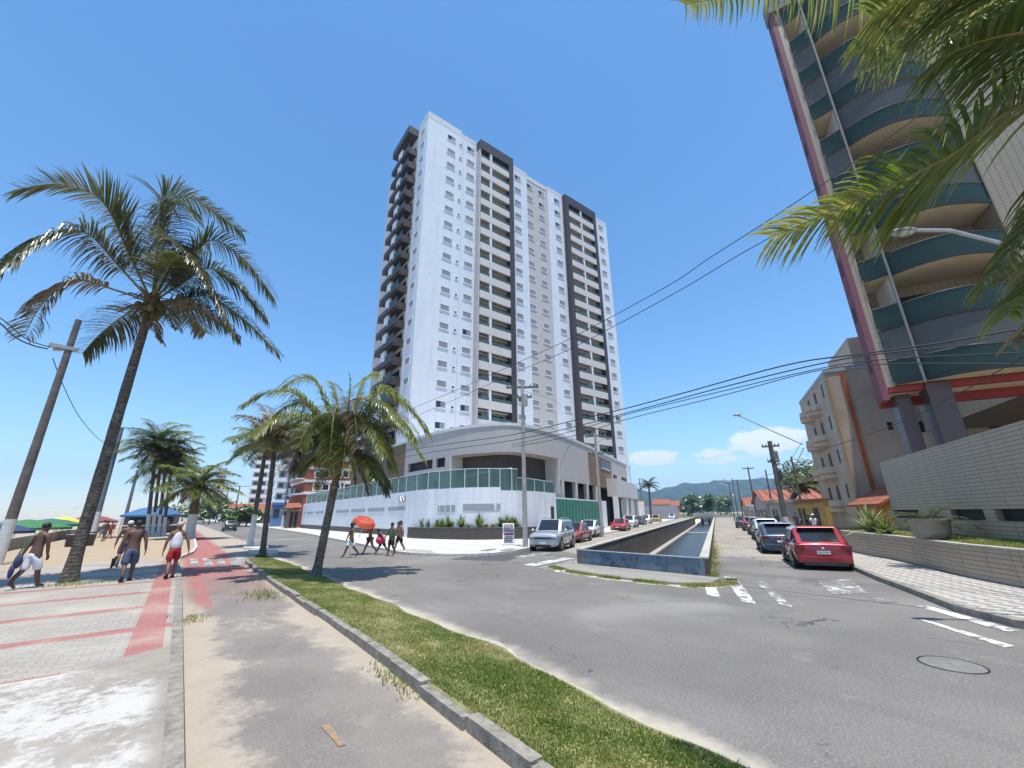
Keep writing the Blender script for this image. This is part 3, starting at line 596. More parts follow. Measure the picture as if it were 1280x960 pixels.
# ---------------------------------------------------------------- palms
def frond_mesh(pts, leaf=.85, n=46, droop=.55, w=.034, seed=0, rr0=.035, bias=0.0, gap=.12, wind=(0, 0, 0), twist=0.0):
    """one coconut frond: rachis along pts (3D), two rows of narrow hanging leaflets"""
    rr = random.Random(seed); P = curve(pts, 10); m = MB(); n = int(n*1.8); w *= .82; leaf *= 1.75
    k = len(P); m.tube(P[::2]+([P[-1]] if (k-1) % 2 else []), [rr0*(1-.9*i/(len(P[::2])+.01)) for i in range(len(P[::2])+(1 if (k-1) % 2 else 0))], 5, 0)
    Ls = [0]
    for a, b in zip(P, P[1:]): Ls.append(Ls[-1]+(b-a).length)
    T = Ls[-1]
    def at(s):
        s = max(0, min(T*.999, s))
        for i in range(k-1):
            if Ls[i+1] >= s:
                f = (s-Ls[i])/max(1e-6, Ls[i+1]-Ls[i]); return P[i].lerp(P[i+1], f), (P[i+1]-P[i]).normalized()
    up = Vector((0, 0, 1)); wv = Vector(wind)
    for side in (-1, 1):
        for i in range(n):
            f = (i+.5+rr.uniform(-.3, .3))/n; s = T*(gap+(1-gap)*f); p, d = at(s)
            sd = d.cross(up); sd = sd.normalized() if sd.length > .05 else Vector((1, 0, 0)); nn = sd.cross(d).normalized()
            if twist: sd, nn = (sd*math.cos(twist)+nn*math.sin(twist)), (nn*math.cos(twist)-sd*math.sin(twist))
            prof = (.45+.55*math.sin(PI*min(1, f*1.25+.08)**.8)) if f < .75 else max(.30, 1-1.0*(f-.5)*1.25)
            ln = leaf*prof*rr.uniform(.82, 1.12)
            if rr.random() < .05: ln *= .5
            fw = .22+.5*f
            v = (sd*side*(1+bias*side)+d*fw+nn*rr.uniform(.0, .3)).normalized(); q = p.copy(); row = []; seg = 4
            wd = v.cross(up if abs(v.z) < .9 else d).normalized()*w*(rr.uniform(.75, 1.15))
            wd = (wd+nn*w*.3*rr.uniform(-1, 1))
            for j in range(seg+1):
                ww = wd*(1, 1.0, .85, .55, .06)[j]*(.6 if j == 0 else 1); row += [q-ww, q+ww]
                q = q+v*(ln/seg); v = (v+Vector((0, 0, -1))*droop*(.28+.22*j)*rr.uniform(.7, 1.2)+wv*.25).normalized()
            m.add(row, [(2*j, 2*j+1, 2*j+3, 2*j+2) for j in range(seg)], 1, False)
    return m
def trunk_mb(base, top, r0, r1, bow=(0, 0), flare=1.5, seed=0, n=12):
    b, t = Vector(base), Vector(top); pts, rs = [], []; rr = random.Random(seed); K = 26
    for i in range(K+1):
        f = i/K; s = math.sin(PI*f); pts.append(b.lerp(t, f)+Vector((bow[0]*s, bow[1]*s, 0)))
        rs.append((r0+(r1-r0)*f)*(1+(flare-1)*max(0, 1-f*9)**2)*(1+rr.uniform(-.03, .04)))
    m = MB(); m.tube(pts, rs, n); return m, pts
def crown_bits(top, root, r=.3, nuts=8, seed=0, s=1.0):
    rr = random.Random(seed); m = MB()
    for i in range(46):
        a = rr.uniform(0, 2*PI); e = rr.uniform(-1.35, .5); L_ = rr.uniform(.35, .85)*s; d = Vector((math.cos(a)*math.cos(e), math.sin(a)*math.cos(e), math.sin(e)))
        p = Vector(top)+Vector((math.cos(a), math.sin(a), 0))*.1*s+Vector((0, 0, rr.uniform(-.35, .25)*s)); wd = d.cross(Vector((0, 0, 1))).normalized()*rr.uniform(.03, .075)*s
        q = p+d*L_*.6; e_ = q+(d+Vector((0, 0, -.9))).normalized()*L_*.5
        m.add([p-wd, p+wd, q+wd*.8, q-wd*.8, e_], [(0, 1, 2, 3), (3, 2, 4)])
    m.ball(Vector(top)-Vector((0, 0, .1*s)), (.22*s, .22*s, .5*s), 9, 6)
    m.build('crown_fibre', m_fibre, root)
    for i in range(nuts):
        a = i*2.4; n_ = MB(); n_.ball(Vector(top)+Vector((math.cos(a)*.30*s, math.sin(a)*.30*s, -.28*s+.12*s*math.sin(i*1.7))), (.115*s, .115*s, .15*s), 9, 6); n_.build('coconut', m_nut, root)
def palm_px(name, label, base, crown_px, fronds, r0, r1, leaf, lime=0, seed=1, n=46, w=.034, mats=None, nuts=6, crown_at=None, group=None, s=1.0, tm=None, trunk=True, extra=(0, 0, 0), droop=.55, wind=(0, 0, 0)):
    """fronds: (mid px, tip px, depth of tip towards the camera (m), [height of mid off the chord is in the px])"""
    base = Vector(base); root = thing(name, label, 'palm tree', base, 0, group)
    top = Vector(crown_at) if crown_at else vert(*crown_px, base)
    if trunk:
        tb, tp = trunk_mb(base-Vector((0, 0, .05)), top, r0, r1, seed=seed); tb.build('trunk', tm or m_trunk, root)
        if lime:
            z1 = base.z+lime; lb = MB(); q = [p for p in tp if p.z <= z1+.2]; K = len(q)
            lb.tube(q, [(r0+(r1-r0)*i/26)*(1+.5*max(0, 1-i/26*9)**2)+.012 for i in range(K)], 12); lb.build('limewash', m_lime, root)
        crown_bits(top, root, nuts=nuts, seed=seed, s=s)
    hd = Vector((base.x-EYE.x, base.y-EYE.y, 0)).normalized()
    for i, fr in enumerate(fronds):
        mid, tip, dep = fr[:3]; opt = fr[3] if len(fr) > 3 else {}
        D = Vector((top.x, top.y, 0)); 
        pm = pl(*mid, D-hd*dep*.5, hd); pt = pl(*tip, D-hd*dep, hd)
        st = vert(*opt['start'], D) if 'start' in opt else top+(pm-top).normalized()*.12
        f = frond_mesh([st, st.lerp(pm, .5)+Vector((0, 0, .06)), pm, pm.lerp(pt, .55)+(pm-st.lerp(pt, .5))*.22, pt], opt.get('leaf', leaf), opt.get('n', n), opt.get('droop', droop), w, seed*100+i, .04*s, opt.get('bias', 0), opt.get('gap', .14), opt.get('wind', wind), opt.get('twist', 0))
        o = f.build('frond', [m_rachis, opt.get('m', mats or m_palm)], root)
        if 'm' in opt and opt['m'] is m_palmdry: o['label'] = 'dry brown frond'
    rx_ = random.Random(seed+5)
    for i in range(extra[0]):
        a = i*2.39996+rx_.uniform(-.3, .3); e = rx_.uniform(-.5, 1.0); ln = rx_.uniform(extra[1], extra[2]); v = Vector((math.cos(a)*math.cos(e), math.sin(a)*math.cos(e), math.sin(e))); P = [top.copy()]
        for j in range(4): P.append(P[-1]+v*ln/4); v = (v+Vector((0, 0, -1))*rx_.uniform(.25, .42)).normalized()
        frond_mesh(P, leaf*.9, n, droop*1.2, w, seed*77+i, .035*s, gap=.16).build('frond', [m_rachis, [mats or m_palm, m_palmd, m_palm, m_palmy if mats is not m_palmd else m_palmd][i % 4]], root)
    return root
# the tall dark palm on the promenade
b = g(85, 728, ZW)
palm_px('palm_tree', 'tallest coconut palm, dark trunk rising from the striped promenade beside the walkers', b, (190, 378), [
    ((128, 252), (25, 236), .5, dict(leaf=1.15, n=60, droop=.22, gap=.22, m=m_palmd)), ((105, 290), (-6, 345), 1.2, dict(leaf=1.0, n=56, droop=.9, gap=.2)),
    ((95, 350), (30, 420), .8, dict(leaf=.7, n=44, droop=.8, gap=.25, m=m_palmdry)), ((205, 245), (302, 290), .3, dict(leaf=.95, n=56, droop=.75, m=m_palmd, gap=.3)),
    ((265, 300), (342, 372), .2, dict(leaf=1.0, n=54, droop=.6, m=m_palmd)), ((262, 335), (330, 395), 1.4, dict(leaf=1.0, n=54, droop=.75, m=m_palmd)),
    ((265, 372), (348, 442), .8, dict(leaf=.75, n=50, droop=.7)), ((205, 300), (255, 345), 2.6, dict(leaf=.9, n=46, droop=.8)), ((225, 318), (290, 415), 1.6, dict(leaf=.9, n=46, droop=.8, m=m_palmd)),
    ((200, 320), (210, 250), -1.4, dict(leaf=.6, n=30, droop=.3)), ((190, 400), (203, 428), .6, dict(leaf=.35, n=26, droop=.9, m=m_palmdry)), ((208, 385), (222, 412), 1.0, dict(leaf=.4, n=26, droop=.9, m=m_palmd)),
    ((215, 262), (245, 275), 2.0, dict(leaf=.8, n=40, droop=.8, m=m_palmd)), ((165, 385), (140, 382), .8, dict(leaf=.3, n=20, droop=.9, m=m_palmdry)),
    ], .17, .13, .95, seed=11, nuts=9, tm=m_trunkd, s=1.15, w=.034, extra=(4, 2.6, 3.8), droop=.75, mats=m_palmd)
# the leaning middle palm on the verge
b = Vector((4.1, 16.6, vz(4.1, 16.6)))
palm_px('palm_tree', 'bushy pale green coconut palm on the grass verge in front of the long white wall', b, (428, 560), [
    ((368, 492), (305, 506), .6, dict(n=54)), ((395, 478), (352, 484), -.6, dict(n=44)), ((372, 520), (318, 545), 1.4), ((400, 520), (372, 560), 2.0, dict(droop=.9)), ((420, 510), (412, 575), 2.4, dict(droop=1.0)),
    ((452, 480), (476, 470), -.5, dict(n=44, m=m_palmy)), ((478, 488), (538, 545), .5, dict(n=56, m=m_palmy)), ((470, 515), (530, 575), 1.2, dict(m=m_palmy)), ((450, 520), (480, 570), 2.0, dict(droop=.9)),
    ((438, 500), (448, 560), 2.3, dict(droop=.95, m=m_palmdry)), ((488, 520), (522, 552), -.8, dict(m=m_palmy)), ((422, 500), (415, 478), -.8, dict(leaf=.5, m=m_palmy)), ((437, 490), (436, 466), 0, dict(leaf=.18, n=14, m=m_palmy)),
    ((460, 500), (500, 530), 1.8, dict(droop=.85)), ((385, 505), (340, 520), -1.0), ((410, 575), (398, 610), 1.0, dict(leaf=.35, n=24, m=m_palmdry)), ((448, 575), (462, 618), .8, dict(leaf=.3, n=24, m=m_palmdry)), ((440, 560), (446, 605), -.6, dict(leaf=.25, n=20, m=m_palmdry)),
    ((390, 535), (362, 590), 1.0, dict(droop=1.0, m=m_palmdry)), ((415, 520), (392, 585), 1.8, dict(droop=1.0)), ((465, 530), (492, 590), 1.2, dict(droop=1.0)), ((435, 525), (428, 590), 2.6, dict(droop=1.0, m=m_palmy))],
    .148, .125, .66, seed=23, mats=m_palm, nuts=0, s=.95, n=48, w=.028, extra=(15, 1.9, 2.7), droop=.8)
# pair of palms behind it, one limewashed
def rnd_palm(label, base, crown_px, r0, r1, seed, nf=17, L_=(2.2, 3.0), leaf=.6, lime=0, group=None, n=34, w=.03, s=.9, elev=(-.35, 1.2), mats=(None,), wind=(.25, -.1, 0), tm=None, nuts=0, dry=3):
    rr = random.Random(seed); base = Vector(base); root = thing('palm_tree', label, 'palm tree', base, 0, group); top = vert(*crown_px, base)
    tb, tp = trunk_mb(base-Vector((0, 0, .05)), top, r0, r1, seed=seed, n=9); tb.build('trunk', tm or m_trunkd, root)
    if lime:
        q = [p for p in tp if p.z <= base.z+lime+.2]; lb = MB(); lb.tube(q, [(r0+(r1-r0)*i/26)*(1+.5*max(0, 1-i/26*9)**2)+.015 for i in range(len(q))], 9); lb.build('limewash', m_lime, root)
    crown_bits(top, root, nuts=nuts, seed=seed, s=s)
    for i in range(nf+dry):
        a = i*2.39996+rr.uniform(-.25, .25); f = (i+.5)/nf; e = elev[1]+(elev[0]-elev[1])*min(1, f)
        dd = i >= nf
        if dd: e = -.6
        ln = rr.uniform(*L_)*(.6 if dd else 1); d = Vector((math.cos(a)*math.cos(e), math.sin(a)*math.cos(e), math.sin(e))); P = [top.copy()]; v = d.copy()
        for j in range(4):
            P.append(P[-1]+v*ln/4); v = (v+Vector((0, 0, -1))*rr.uniform(.22, .36)*(1.0 if e > .2 else .75)+Vector(wind)*.35).normalized()
        frond_mesh(P, leaf*(.6 if dd else 1), n if not dd else 22, .75, w, seed*50+i, .03*s, wind=wind).build('frond', [m_rachis, m_palmdry if dd else (mats[i % len(mats)] or m_palm)], root)
    return root
P3 = Vector((4.05, 26.2, .19)); P4 = Vector((4.2, 33.5, .19))
rnd_palm('slender coconut palm with a bare dark trunk at the far end of the grass verge', g(328, 694, .1), (345, 548), .15, .12, 31, 18, (2.3, 3.1), .72, group=None, mats=(m_palm, m_palmdry, m_palm), w=.032)
rnd_palm('coconut palm with a limewashed lower trunk beside the slender one on the verge', g(312, 684, .1), (333, 556), .17, .13, 37, 15, (2.2, 2.9), .7, lime=2.0, mats=(m_palm, m_palmdry), w=.034)
# group of palms by the blue kiosk
for i, (bp, cp, lab, lm, r0) in enumerate((
        ((185, 664), (196, 552), 'leftmost of the cluster of tall palms in front of the blue canopy', 2.2, .2), ((191, 667), (203, 560), 'second palm of the cluster in front of the blue canopy, limewashed at the foot', 2.4, .17),
        ((199, 664), (208, 572), 'third palm of the cluster in front of the blue canopy', 2.2, .17), ((206, 661), (214, 584), 'thin farthest palm of the cluster beside the blue canopy', 2.0, .17))):
    P_ = g(bp[0], bp[1], ZW); D_ = P_.length; k_ = min(1.0, 62/D_); P_ = Vector((P_.x*k_, P_.y*k_, ZW))
    P_ = g(*proj(P_), ZW) if k_ == 1 else P_
    rnd_palm(lab, P_, cp, r0, .14, 41+i, 17, (3.2, 4.6), 1.0, lime=lm, group='palm cluster by the blue canopy', n=26, w=.05, s=1.4, mats=(m_palm, m_palmd, m_palmy), wind=(.3, -.15, 0), elev=(-.6, 1.2))
rnd_palm('low bushy palm with a fat limewashed foot beside the red cycle lane', g(236, 673, ZW), (248, 608), .42, .3, 51, 20, (3.0, 4.0), 1.0, lime=2.1, n=30, w=.055, s=1.5, mats=(m_palmy, m_palm), elev=(-.5, 1.3))
# foreground palm on the right, its trunk and crown just outside the frame
ca = dist(1420, 60, 3.6); WL = tuple(-CR*.75+Vector((0, 0, -.45)))
palm_px('palm_tree', 'glossy coconut palm leaning in from the right edge close by, fronds across the curved balconies', (ca.x+.1, ca.y-.1, .12), None, [
    ((1185, 196), (966, 296), .75, dict(start=(1330, 110), leaf=0.450, n=64, droop=.6, gap=.02, m=m_palmy, wind=WL)),
    ((1190, -48), (856, 6), .5, dict(start=(1370, 0), leaf=0.360, n=64, droop=.5, gap=.05, m=m_palm, wind=WL)),
    ((1270, -60), (1090, 20), .9, dict(start=(1380, 30), leaf=0.414, n=60, droop=.6, gap=.1, m=m_palm, wind=WL)),
    ((1260, -5), (1085, 70), .2, dict(start=(1380, 60), wind=WL, leaf=0.414, n=54, droop=.65, gap=.1, m=m_palm)),
    ((1290, 40), (1180, 70), .7, dict(start=(1385, 70), leaf=0.360, n=46, droop=.9, gap=.1, m=m_palm)),
    ((1320, 240), (1235, 352), .5, dict(start=(1395, 120), leaf=0.270, n=46, droop=.6, gap=.2)), ((1335, 285), (1258, 395), .6, dict(start=(1400, 140), leaf=0.252, n=42, droop=.7, m=m_palmy, gap=.2)),
    ((1335, 330), (1262, 430), .5, dict(start=(1400, 150), leaf=0.144, n=30, droop=.9, m=m_palmdry, gap=.2)),
    ((1560, 80), (1700, 240), 0), ((1480, -120), (1560, -200), -.5), ((1400, 260), (1340, 420), .1, dict(leaf=0.180, n=30, m=m_palmdry))],
    .15, .12, .45, seed=61, crown_at=ca, nuts=4, n=40, w=.0115, s=.5)
# ---------------------------------------------------------------- broadleaf trees and shrubs
def leafy(mb, c, r, n, sz, rr, lumps=7):
    C = [Vector((rr.gauss(0, .45)*r[0], rr.gauss(0, .45)*r[1], rr.gauss(0, .4)*r[2])) for _ in range(lumps)]
    for _ in range(n):
        q = rr.choice(C); d = Vector((rr.gauss(0, 1), rr.gauss(0, 1), rr.gauss(0, 1))).normalized(); k = rr.random()**.4*.55
        p = Vector(c)+q+Vector((d.x*r[0]*k, d.y*r[1]*k, d.z*r[2]*k)); a = Vector((rr.gauss(0, 1), rr.gauss(0, 1), rr.gauss(0, .6))).normalized(); b = a.orthogonal().normalized(); s = sz*rr.uniform(.6, 1.3)
        mb.add([p-a*s, p-b*s*.5, p+a*s, p+b*s*.5], [(0, 1, 2, 3)])
def tree(label, base, h, r, seed, n=2600, sz=.22, m=None, name='tree', group=None, th=.2):
    rr = random.Random(seed); base = Vector(base); root = thing(name, label, 'tree', base, 0, group); c = base+Vector((0, 0, h-r[2]*.9))
    t = MB(); t.tube([base-Vector((0, 0, .1)), base+Vector((.1, 0, (h-r[2])*.5)), c], [th, th*.8, th*.5], 8)
    for i in range(6):
        a = i*1.1+rr.random(); e = c+Vector((math.cos(a)*r[0]*.65, math.sin(a)*r[1]*.65, rr.uniform(.0, .6)*r[2])); s_ = base.lerp(c, rr.uniform(.55, .9)); t.tube([s_, s_.lerp(e, .5)+Vector((0, 0, .15)), e], [th*.45, th*.3, th*.1], 6)
    t.build('trunk', m_bark, root); k = MB(); leafy(k, c, r, n, sz, rr, 12); k.build('crown', m or m_treel, root); return root
def shrub(name, label, base, n, L_, w, m, seed, group=None, spread=1.1, cat='plant'):
    """rosette of arching strap leaves"""
    rr = random.Random(seed); base = Vector(base); root = thing(name, label, cat, base, 0, group); mb = MB()
    for i in range(n):
        a = rr.uniform(0, 2*PI); e = PI/2-abs(rr.gauss(0, .45))*spread; v = Vector((math.cos(a)*math.cos(e), math.sin(a)*math.cos(e), math.sin(e))); p = base+Vector((math.cos(a), math.sin(a), 0))*.04; ln = L_*rr.uniform(.6, 1.1); wd = Vector((-math.sin(a), math.cos(a), 0))*w; row = []
        for j in range(5):
            ww = wd*(.6, 1, .9, .6, .04)[j]; row += [p-ww, p+ww]; p = p+v*ln/4; v = (v+Vector((0, 0, -.22))).normalized()
        mb.add(row, [(2*j, 2*j+1, 2*j+3, 2*j+2) for j in range(4)])
    mb.build('leaves', m, root); t = MB(); t.cyl(base, .05, -.0+base.z, base.z+.15, 7); t.build('stem', m_bark, root); return root
# ---------------------------------------------------------------- white apartment tower
KT = 1.03
def T(u, v, z): return (u*KT, v*KT, EYE.z+z*KT)
m_tile = M_wall('white_facade_tile', (.76, .78, .80), (.73, .75, .775), (.58, .60, .62), 1.2, .6, .014, .45, .4, .45, dirtc=(.54, .56, .58))
m_beige = M_wall('beige_facade', (.56, .51, .47), (.55, .50, .46), (.50, .45, .41), 1.2, .6, .01, .6, .2, dirtc=(.45, .41, .37))
m_beigel = mat('light_beige_plaster', (.62, .575, .53), .7, .06, 1.2, .1, 30)
m_brown = M_wall('brown_facade_tile', (.07, .056, .053), (.064, .05, .048), (.05, .04, .038), .6, .3, .01, .5, .25)
m_grey = mat('grey_plaster', (.50, .48, .48), .7, .08, 1.0, .1, 30)
m_capg = mat('parapet_grey', (.62, .62, .62), .7, .1, 1.5)
m_louvre = NB('shutter_louvre', .5, .4); _w = m_louvre.math('FRACT', m_louvre.math('MULTIPLY', m_louvre.z, 14.0)); m_louvre = m_louvre.out(m_louvre.mix(m_louvre.ss(_w, .3, .7), (.19, .19, .20), (.36, .36, .38)))
m_frame = mat('white_aluminium', (.78, .79, .80), .4, 0)
TW = thing('apartment_tower', 'tall white and beige apartment tower with dark brown balcony bays on the corner', 'building', T(20.7, 48.1, -2.0))
def tb(name, boxes, m, parent=None, lab=None):
    mb = MB()
    for a, b in boxes: mb.box(T(*a), T(*b))
    o = mb.build(name, m, parent or TW)
    if lab: o['label'] = lab
    return o
ZB = -1.95
tb('core', [((21.2, 48.42, ZB), (64.5, 66, 62.0))], m_beige)
tb('white_wall', [((20.7, 48.1, ZB), (30.04, 51.6, 62.3)), ((37.26, 48.1, ZB), (41.5, 48.6, 62.1)), ((46.9, 48.1, ZB), (51.0, 48.6, 62.1)), ((60.25, 48.1, ZB), (64.8, 52, 61.8))], m_tile)
tb('parapet', [((20.68, 48.08, 62.302), (27.0, 51.6, 63.5))], m_capg)
for bx_ in [((27.002, 48.08, 62.302), (30.04, 51.6, 63.0)), ((37.3, 48.08, 62.102), (41.5, 49, 63.0)), ((41.51, 48.36, 62.002), (46.89, 49, 62.9)), ((46.9, 48.08, 62.102), (51, 49, 63.0)), ((60.25, 48.08, 61.802), (64.82, 52, 62.7)), ((21.3, 51.62, 62.002), (64.4, 65.9, 62.6))]: tb('parapet', [bx_], m_capg)
tb('beige_pier', [((20.95, 51.62, ZB), (21.6, 60.5, 62.6))], m_beigel)
# windows: a white frame, dark panes, grey shutters
def win_mesh(w, h, open_, sm=False):
    a = MB(); t = .07
    a.box((0, -.05, 0), (w, .02, t), 0); a.box((0, -.05, h-t), (w, .02, h), 0); a.box((0, -.05, t), (t, .02, h-t), 0); a.box((w-t, -.05, t), (w, .02, h-t), 0)
    a.box((-.06, -.10, -.07), (w+.06, .02, -.002), 0)
    if sm: a.box((t, -.01, t), (w-t, .02, h-t), 1)
    else:
        a.box((t, -.012, t), (w/2, .02, h-t), 1 if open_ else 2); a.box((w/2+.002, -.03, t), (w-t, .02, h-t), 2)
    return a
WM = {}
for key, (w, h, o_, s_) in dict(c=(1.55, 1.0, False, False), o=(1.55, 1.0, True, False), b=(.5, .46, False, True)).items():
    ob = win_mesh(w*KT, h*KT, o_, s_).build('window', [m_frame, m_glassdk, m_louvre], None, True); WM[key] = ob.data; bpy.data.objects.remove(ob)
def put(mesh, name, p, parent, rz=0):
    o = bpy.data.objects.new(name, mesh); COL.objects.link(o); o.parent = parent; o.location = Vector(p)-LOC[parent.name]; o.rotation_euler = (0, 0, rz); return o
rr = random.Random(4)
FL = 2.9
cols = {'A': (24.3, {0, 16, 17}), 'B': (28.08, {0, 12, 16, 17}), 'C': (38.45, {0, 15}), 'D': (41.65, {0}), 'E': (44.65, {0, 1, 17}), 'F': (48.6, {0, 1, 2, 17}), 'G': (62.05, {1, 13, 15})}
for c, (u, op) in cols.items():
    for i in range(18):
        z = 61.1-FL*i-1.0; v = 48.1 if c not in 'DE' else 48.42
        put(WM['o' if i in op else 'c'], 'recess_window' if c in 'DE' else 'window', T(u, v, z), TW)
        if c == 'A': put(WM['b'], 'bathroom_window', T(26.62, 48.1, z+.08), TW)
for i in range(18):      # shutters on the sea side
    z = 61.1-FL*i-1.0; put(WM['c'], 'side_window', T(20.7, 50.6, z), TW, -PI/2)
tb('downpipe', [((27.35, 48.04, 4), (27.42, 48.09, 62))], m_capg)
# front balcony bays
def bay(u0, u1, p, left, mid, right, zt, first):
    v0 = 48.1-p
    tb('bay_frame', [((u1-right, v0, ZB), (u1, 48.39, zt)), ((u0, v0, zt-2.0), (u1-right-.002, 48.39, zt))]+([((u0, v0, ZB), (u0+left, 48.39, zt-2.002))] if left else []), m_brown)
    if not left: tb('bay_side', [((u0, v0+.15, ZB), (u0+.25, 48.39, zt-2.002))], m_grey)  # side wall is beige; its shade is put into the grey colour
    a, b = u0+(left or .0), u1-right
    tb('bay_back_wall', [((a, 48.395, ZB), (b, 48.412, zt-2.05))], m_grey)
    tb('mullion', [((mid-.18, v0+.05, 4), (mid+.18, v0+.45, zt-2.01))], m_frame)
    for i in range(18):
        t = 61.1-FL*i
        o = tb('balcony', [((a+.27 if not left else a, v0+.02, t-3.30), (b-.01, v0+.2, t-2.05)), ((a+.27 if not left else a, v0+.2, t-3.05), (b-.01, 48.38, t-2.85)), ((a+.27 if not left else a, v0+.9, t-.62), (b-.01, 48.38, t-.42))], m_beigel)
        gl = MB(); gl.box(T(a+.3, v0+.07, t-2.05), T(b-.05, v0+.10, t-1.55)); gl.build('glass_railing', m_gglass, o)
        dr = MB(); w_ = (mid-a); dr.box(T(a+.5, 48.35, t-2.84), T(mid-.5, 48.385, t-.8)); dr.box(T(mid+.5, 48.35, t-2.84), T(b-.5, 48.385, t-.8)); dr.build('glass_door', m_glassdk, o)
bay(30.05, 37.25, 1.3, 0, 32.35, 1.0, 62.75, 0)
bay(51.01, 60.24, .9, .9, 55.55, .9, 62.7, 0)
# dark rounded balconies on the sea side
tb('sea_bay_roof', [((19.2, 52.4, 62.0), (21.15, 59.5, 63.5))], m_brown)
for i in range(18):
    t = 61.1-FL*i
    a = MB(); a.box(T(19.5, 52.5, t-3.3), T(19.65, 55.4, t-2.1)); a.box(T(19.25, 55.4, t-3.3), T(19.4, 59.3, t-2.1)); a.box(T(19.25, 52.5, t-3.05), T(20.94, 59.3, t-2.85)); a.box(T(19.65, 52.45, t-3.3), T(20.94, 52.65, t-2.1)); o = a.build('corner_balcony', m_brown, TW)
    a = MB(); a.box(T(19.53, 52.52, t-2.1), T(19.6, 55.35, t-1.3)); a.build('glass_railing', m_gglassd, o)
    a = MB(); a.box(T(19.45, 55.45, t-2.83), T(19.8, 57.0, t-.2)); a.build('partition', m_white, o)
    a = MB(); a.box(T(20.9, 53.0, t-2.83), T(20.94, 59.0, t-.8)); a.build('glass_door', m_glassdk, o)
# ---------------------------------------------------------------- curved podium building in front of the tower
ZR = 10.6
def smooth_path(pts, n=8): return [Vector((p.x, p.y)) for p in curve([(a, b, 0) for a, b in pts], n)]
PP = smooth_path([(20.6, 70), (20.55, 58), (20.6, 46.5), (21.25, 39.2), (22.75, 34.9), (25.5, 32.35), (31.6, 33.4), (42.2, 37.9), (54.7, 44.0), (69.3, 51.3)], 8)
def pxpath(path, x, z):
    """arc index where the path crosses picture column x"""
    best = None
    for i in range(len(path)-1):
        a = proj((*path[i], z))[0]; b = proj((*path[i+1], z))[0]
        if (a-x)*(b-x) <= 0 and abs(b-a) > 1e-6: best = i+(x-a)/(b-a)
    if best is None: best = min((abs(proj((*path[i], z))[0]-x), i) for i in range(len(path)-1))[1]+.5
    return best
def sub(path, s0, s1):
    def pt(s): i = min(int(s), len(path)-2); return path[i].lerp(path[i+1], s-i)
    r = [pt(s0)]+[path[i] for i in range(int(s0)+1, int(math.ceil(s1))) if i < s1]+[pt(s1)]; return r
def shift(path, k):
    out = []
    for i in range(len(path)):
        d = (path[min(i+1, len(path)-1)]-path[max(i-1, 0)]).normalized(); out.append(path[i]+Vector((-d.y, d.x))*k)
    return out
def zat(x, y, path, s): q = sub(path, s, s+.01)[0]; n = (sub(path, min(s+.3, len(path)-1.02), min(s+.31, len(path)-1.01))[0]-q).normalized(); return pl(x, y, q, (-n.y, n.x)).z
PD = thing('curved_podium', 'low beige building with rounded corner and dark brown recess below the tower', 'building', (25, 33, 0))
END = len(PP)-1.001
S = lambda x, z=8: pxpath(PP, x, z)
m_stone = M_wall('brown_stone_strips', (.30, .19, .12), (.20, .13, .085), (.10, .07, .05), .55, .14, .012, .85, .3, off=.5, bumpk=-.6)
m_pod = M_wall('podium_beige', (.50, .46, .43), (.49, .45, .42), (.44, .40, .37), 2.4, .9, .012, .65, .25, dirtc=(.36, .33, .30))
s_op0, s_op1, s_j, s_b0, s_b1 = S(562), S(699), S(700), S(735, 9), S(764, 9)
s_l0, s_l1 = S(455), S(506)
zop = zat(632, 565, PP, S(632)); DECK = 4.2
def rib(name, s0, s1, z0, z1, m, th=.35, parent=PD, sh=0.0, lab=None):
    a = MB(); a.ribbon(shift(sub(PP, s0, s1), sh) if sh else sub(PP, s0, s1), z0, z1, th); o = a.build(name, m, parent)
    if lab: o['label'] = lab
    return o
zs0, zs1 = zat(525, 588, PP, S(525)), zat(525, 577, PP, S(525))
rib('fascia', s_l1, s_b0, zop, ZR, m_pod); rib('roof_trim', s_l0*.2, END, ZR+.002, ZR+.32, m_capg, .5, sh=-.08)
rib('left_wall', s_l1, S(510), 0, zop-.002, m_pod); rib('left_wall', S(510), S(557), 0, zs0, m_pod); rib('left_wall', S(510), S(557), zs1, zop-.002, m_pod); rib('left_wall', S(556.5), s_op0, 0, zop-.002, m_pod); rib('left_wall', S(541), S(545), zs0, zs1, m_pod, .3)
rib('slot_window', S(510), S(557), zs0, zs1, m_dark, .05, sh=.4)
rib('stone_panel', 1.0, s_l1, 0, ZR, m_stone); rib('right_wall', s_op1, s_b0, DECK+1.4, zop-.002, m_pod)
rib('stone_panel', s_b0, s_b1, DECK+1.4, ZR-.6, m_stone); rib('fascia', s_b0, s_b1, ZR-.6, ZR, m_pod, sh=-.01); rib('right_wall', s_b1, END, DECK+1.4, ZR, m_pod)
# recess
rec = shift(sub(PP, s_op0, s_op1), 1.7); a = MB(); a.ribbon(rec, 0, zop+.3, .2); a.build('recess_wall', mat('dark_brown_cladding', (.075, .058, .052), .7, .15, 2), PD)
for s in (s_op0, s_op1):
    q = sub(PP, s, s+.01); d = (q[1]-q[0]).normalized(); n = Vector((-d.y, d.x)); a = MB(); a.obox(q[0]+d*(.01 if s == s_op0 else -.26), d*.25, n*1.85, 0, zop-.003); a.build('jamb', m_beigel, PD)
a = MB(); a.sheet([(p.x, p.y) for p in sub(PP, .5, END)]+[(69.3, 53), (66, 52), (40, 49.4), (21.5, 49.5), (20.9, 70)], ZR-.05); a.build('roof', m_grey, PD)
a = MB(); a.sheet([(p.x, p.y) for p in shift(sub(PP, s_op0, s_op1), .3)]+[(p.x, p.y) for p in rec[::-1]], zop-.02); a.build('recess_ceiling', m_beigel, PD)
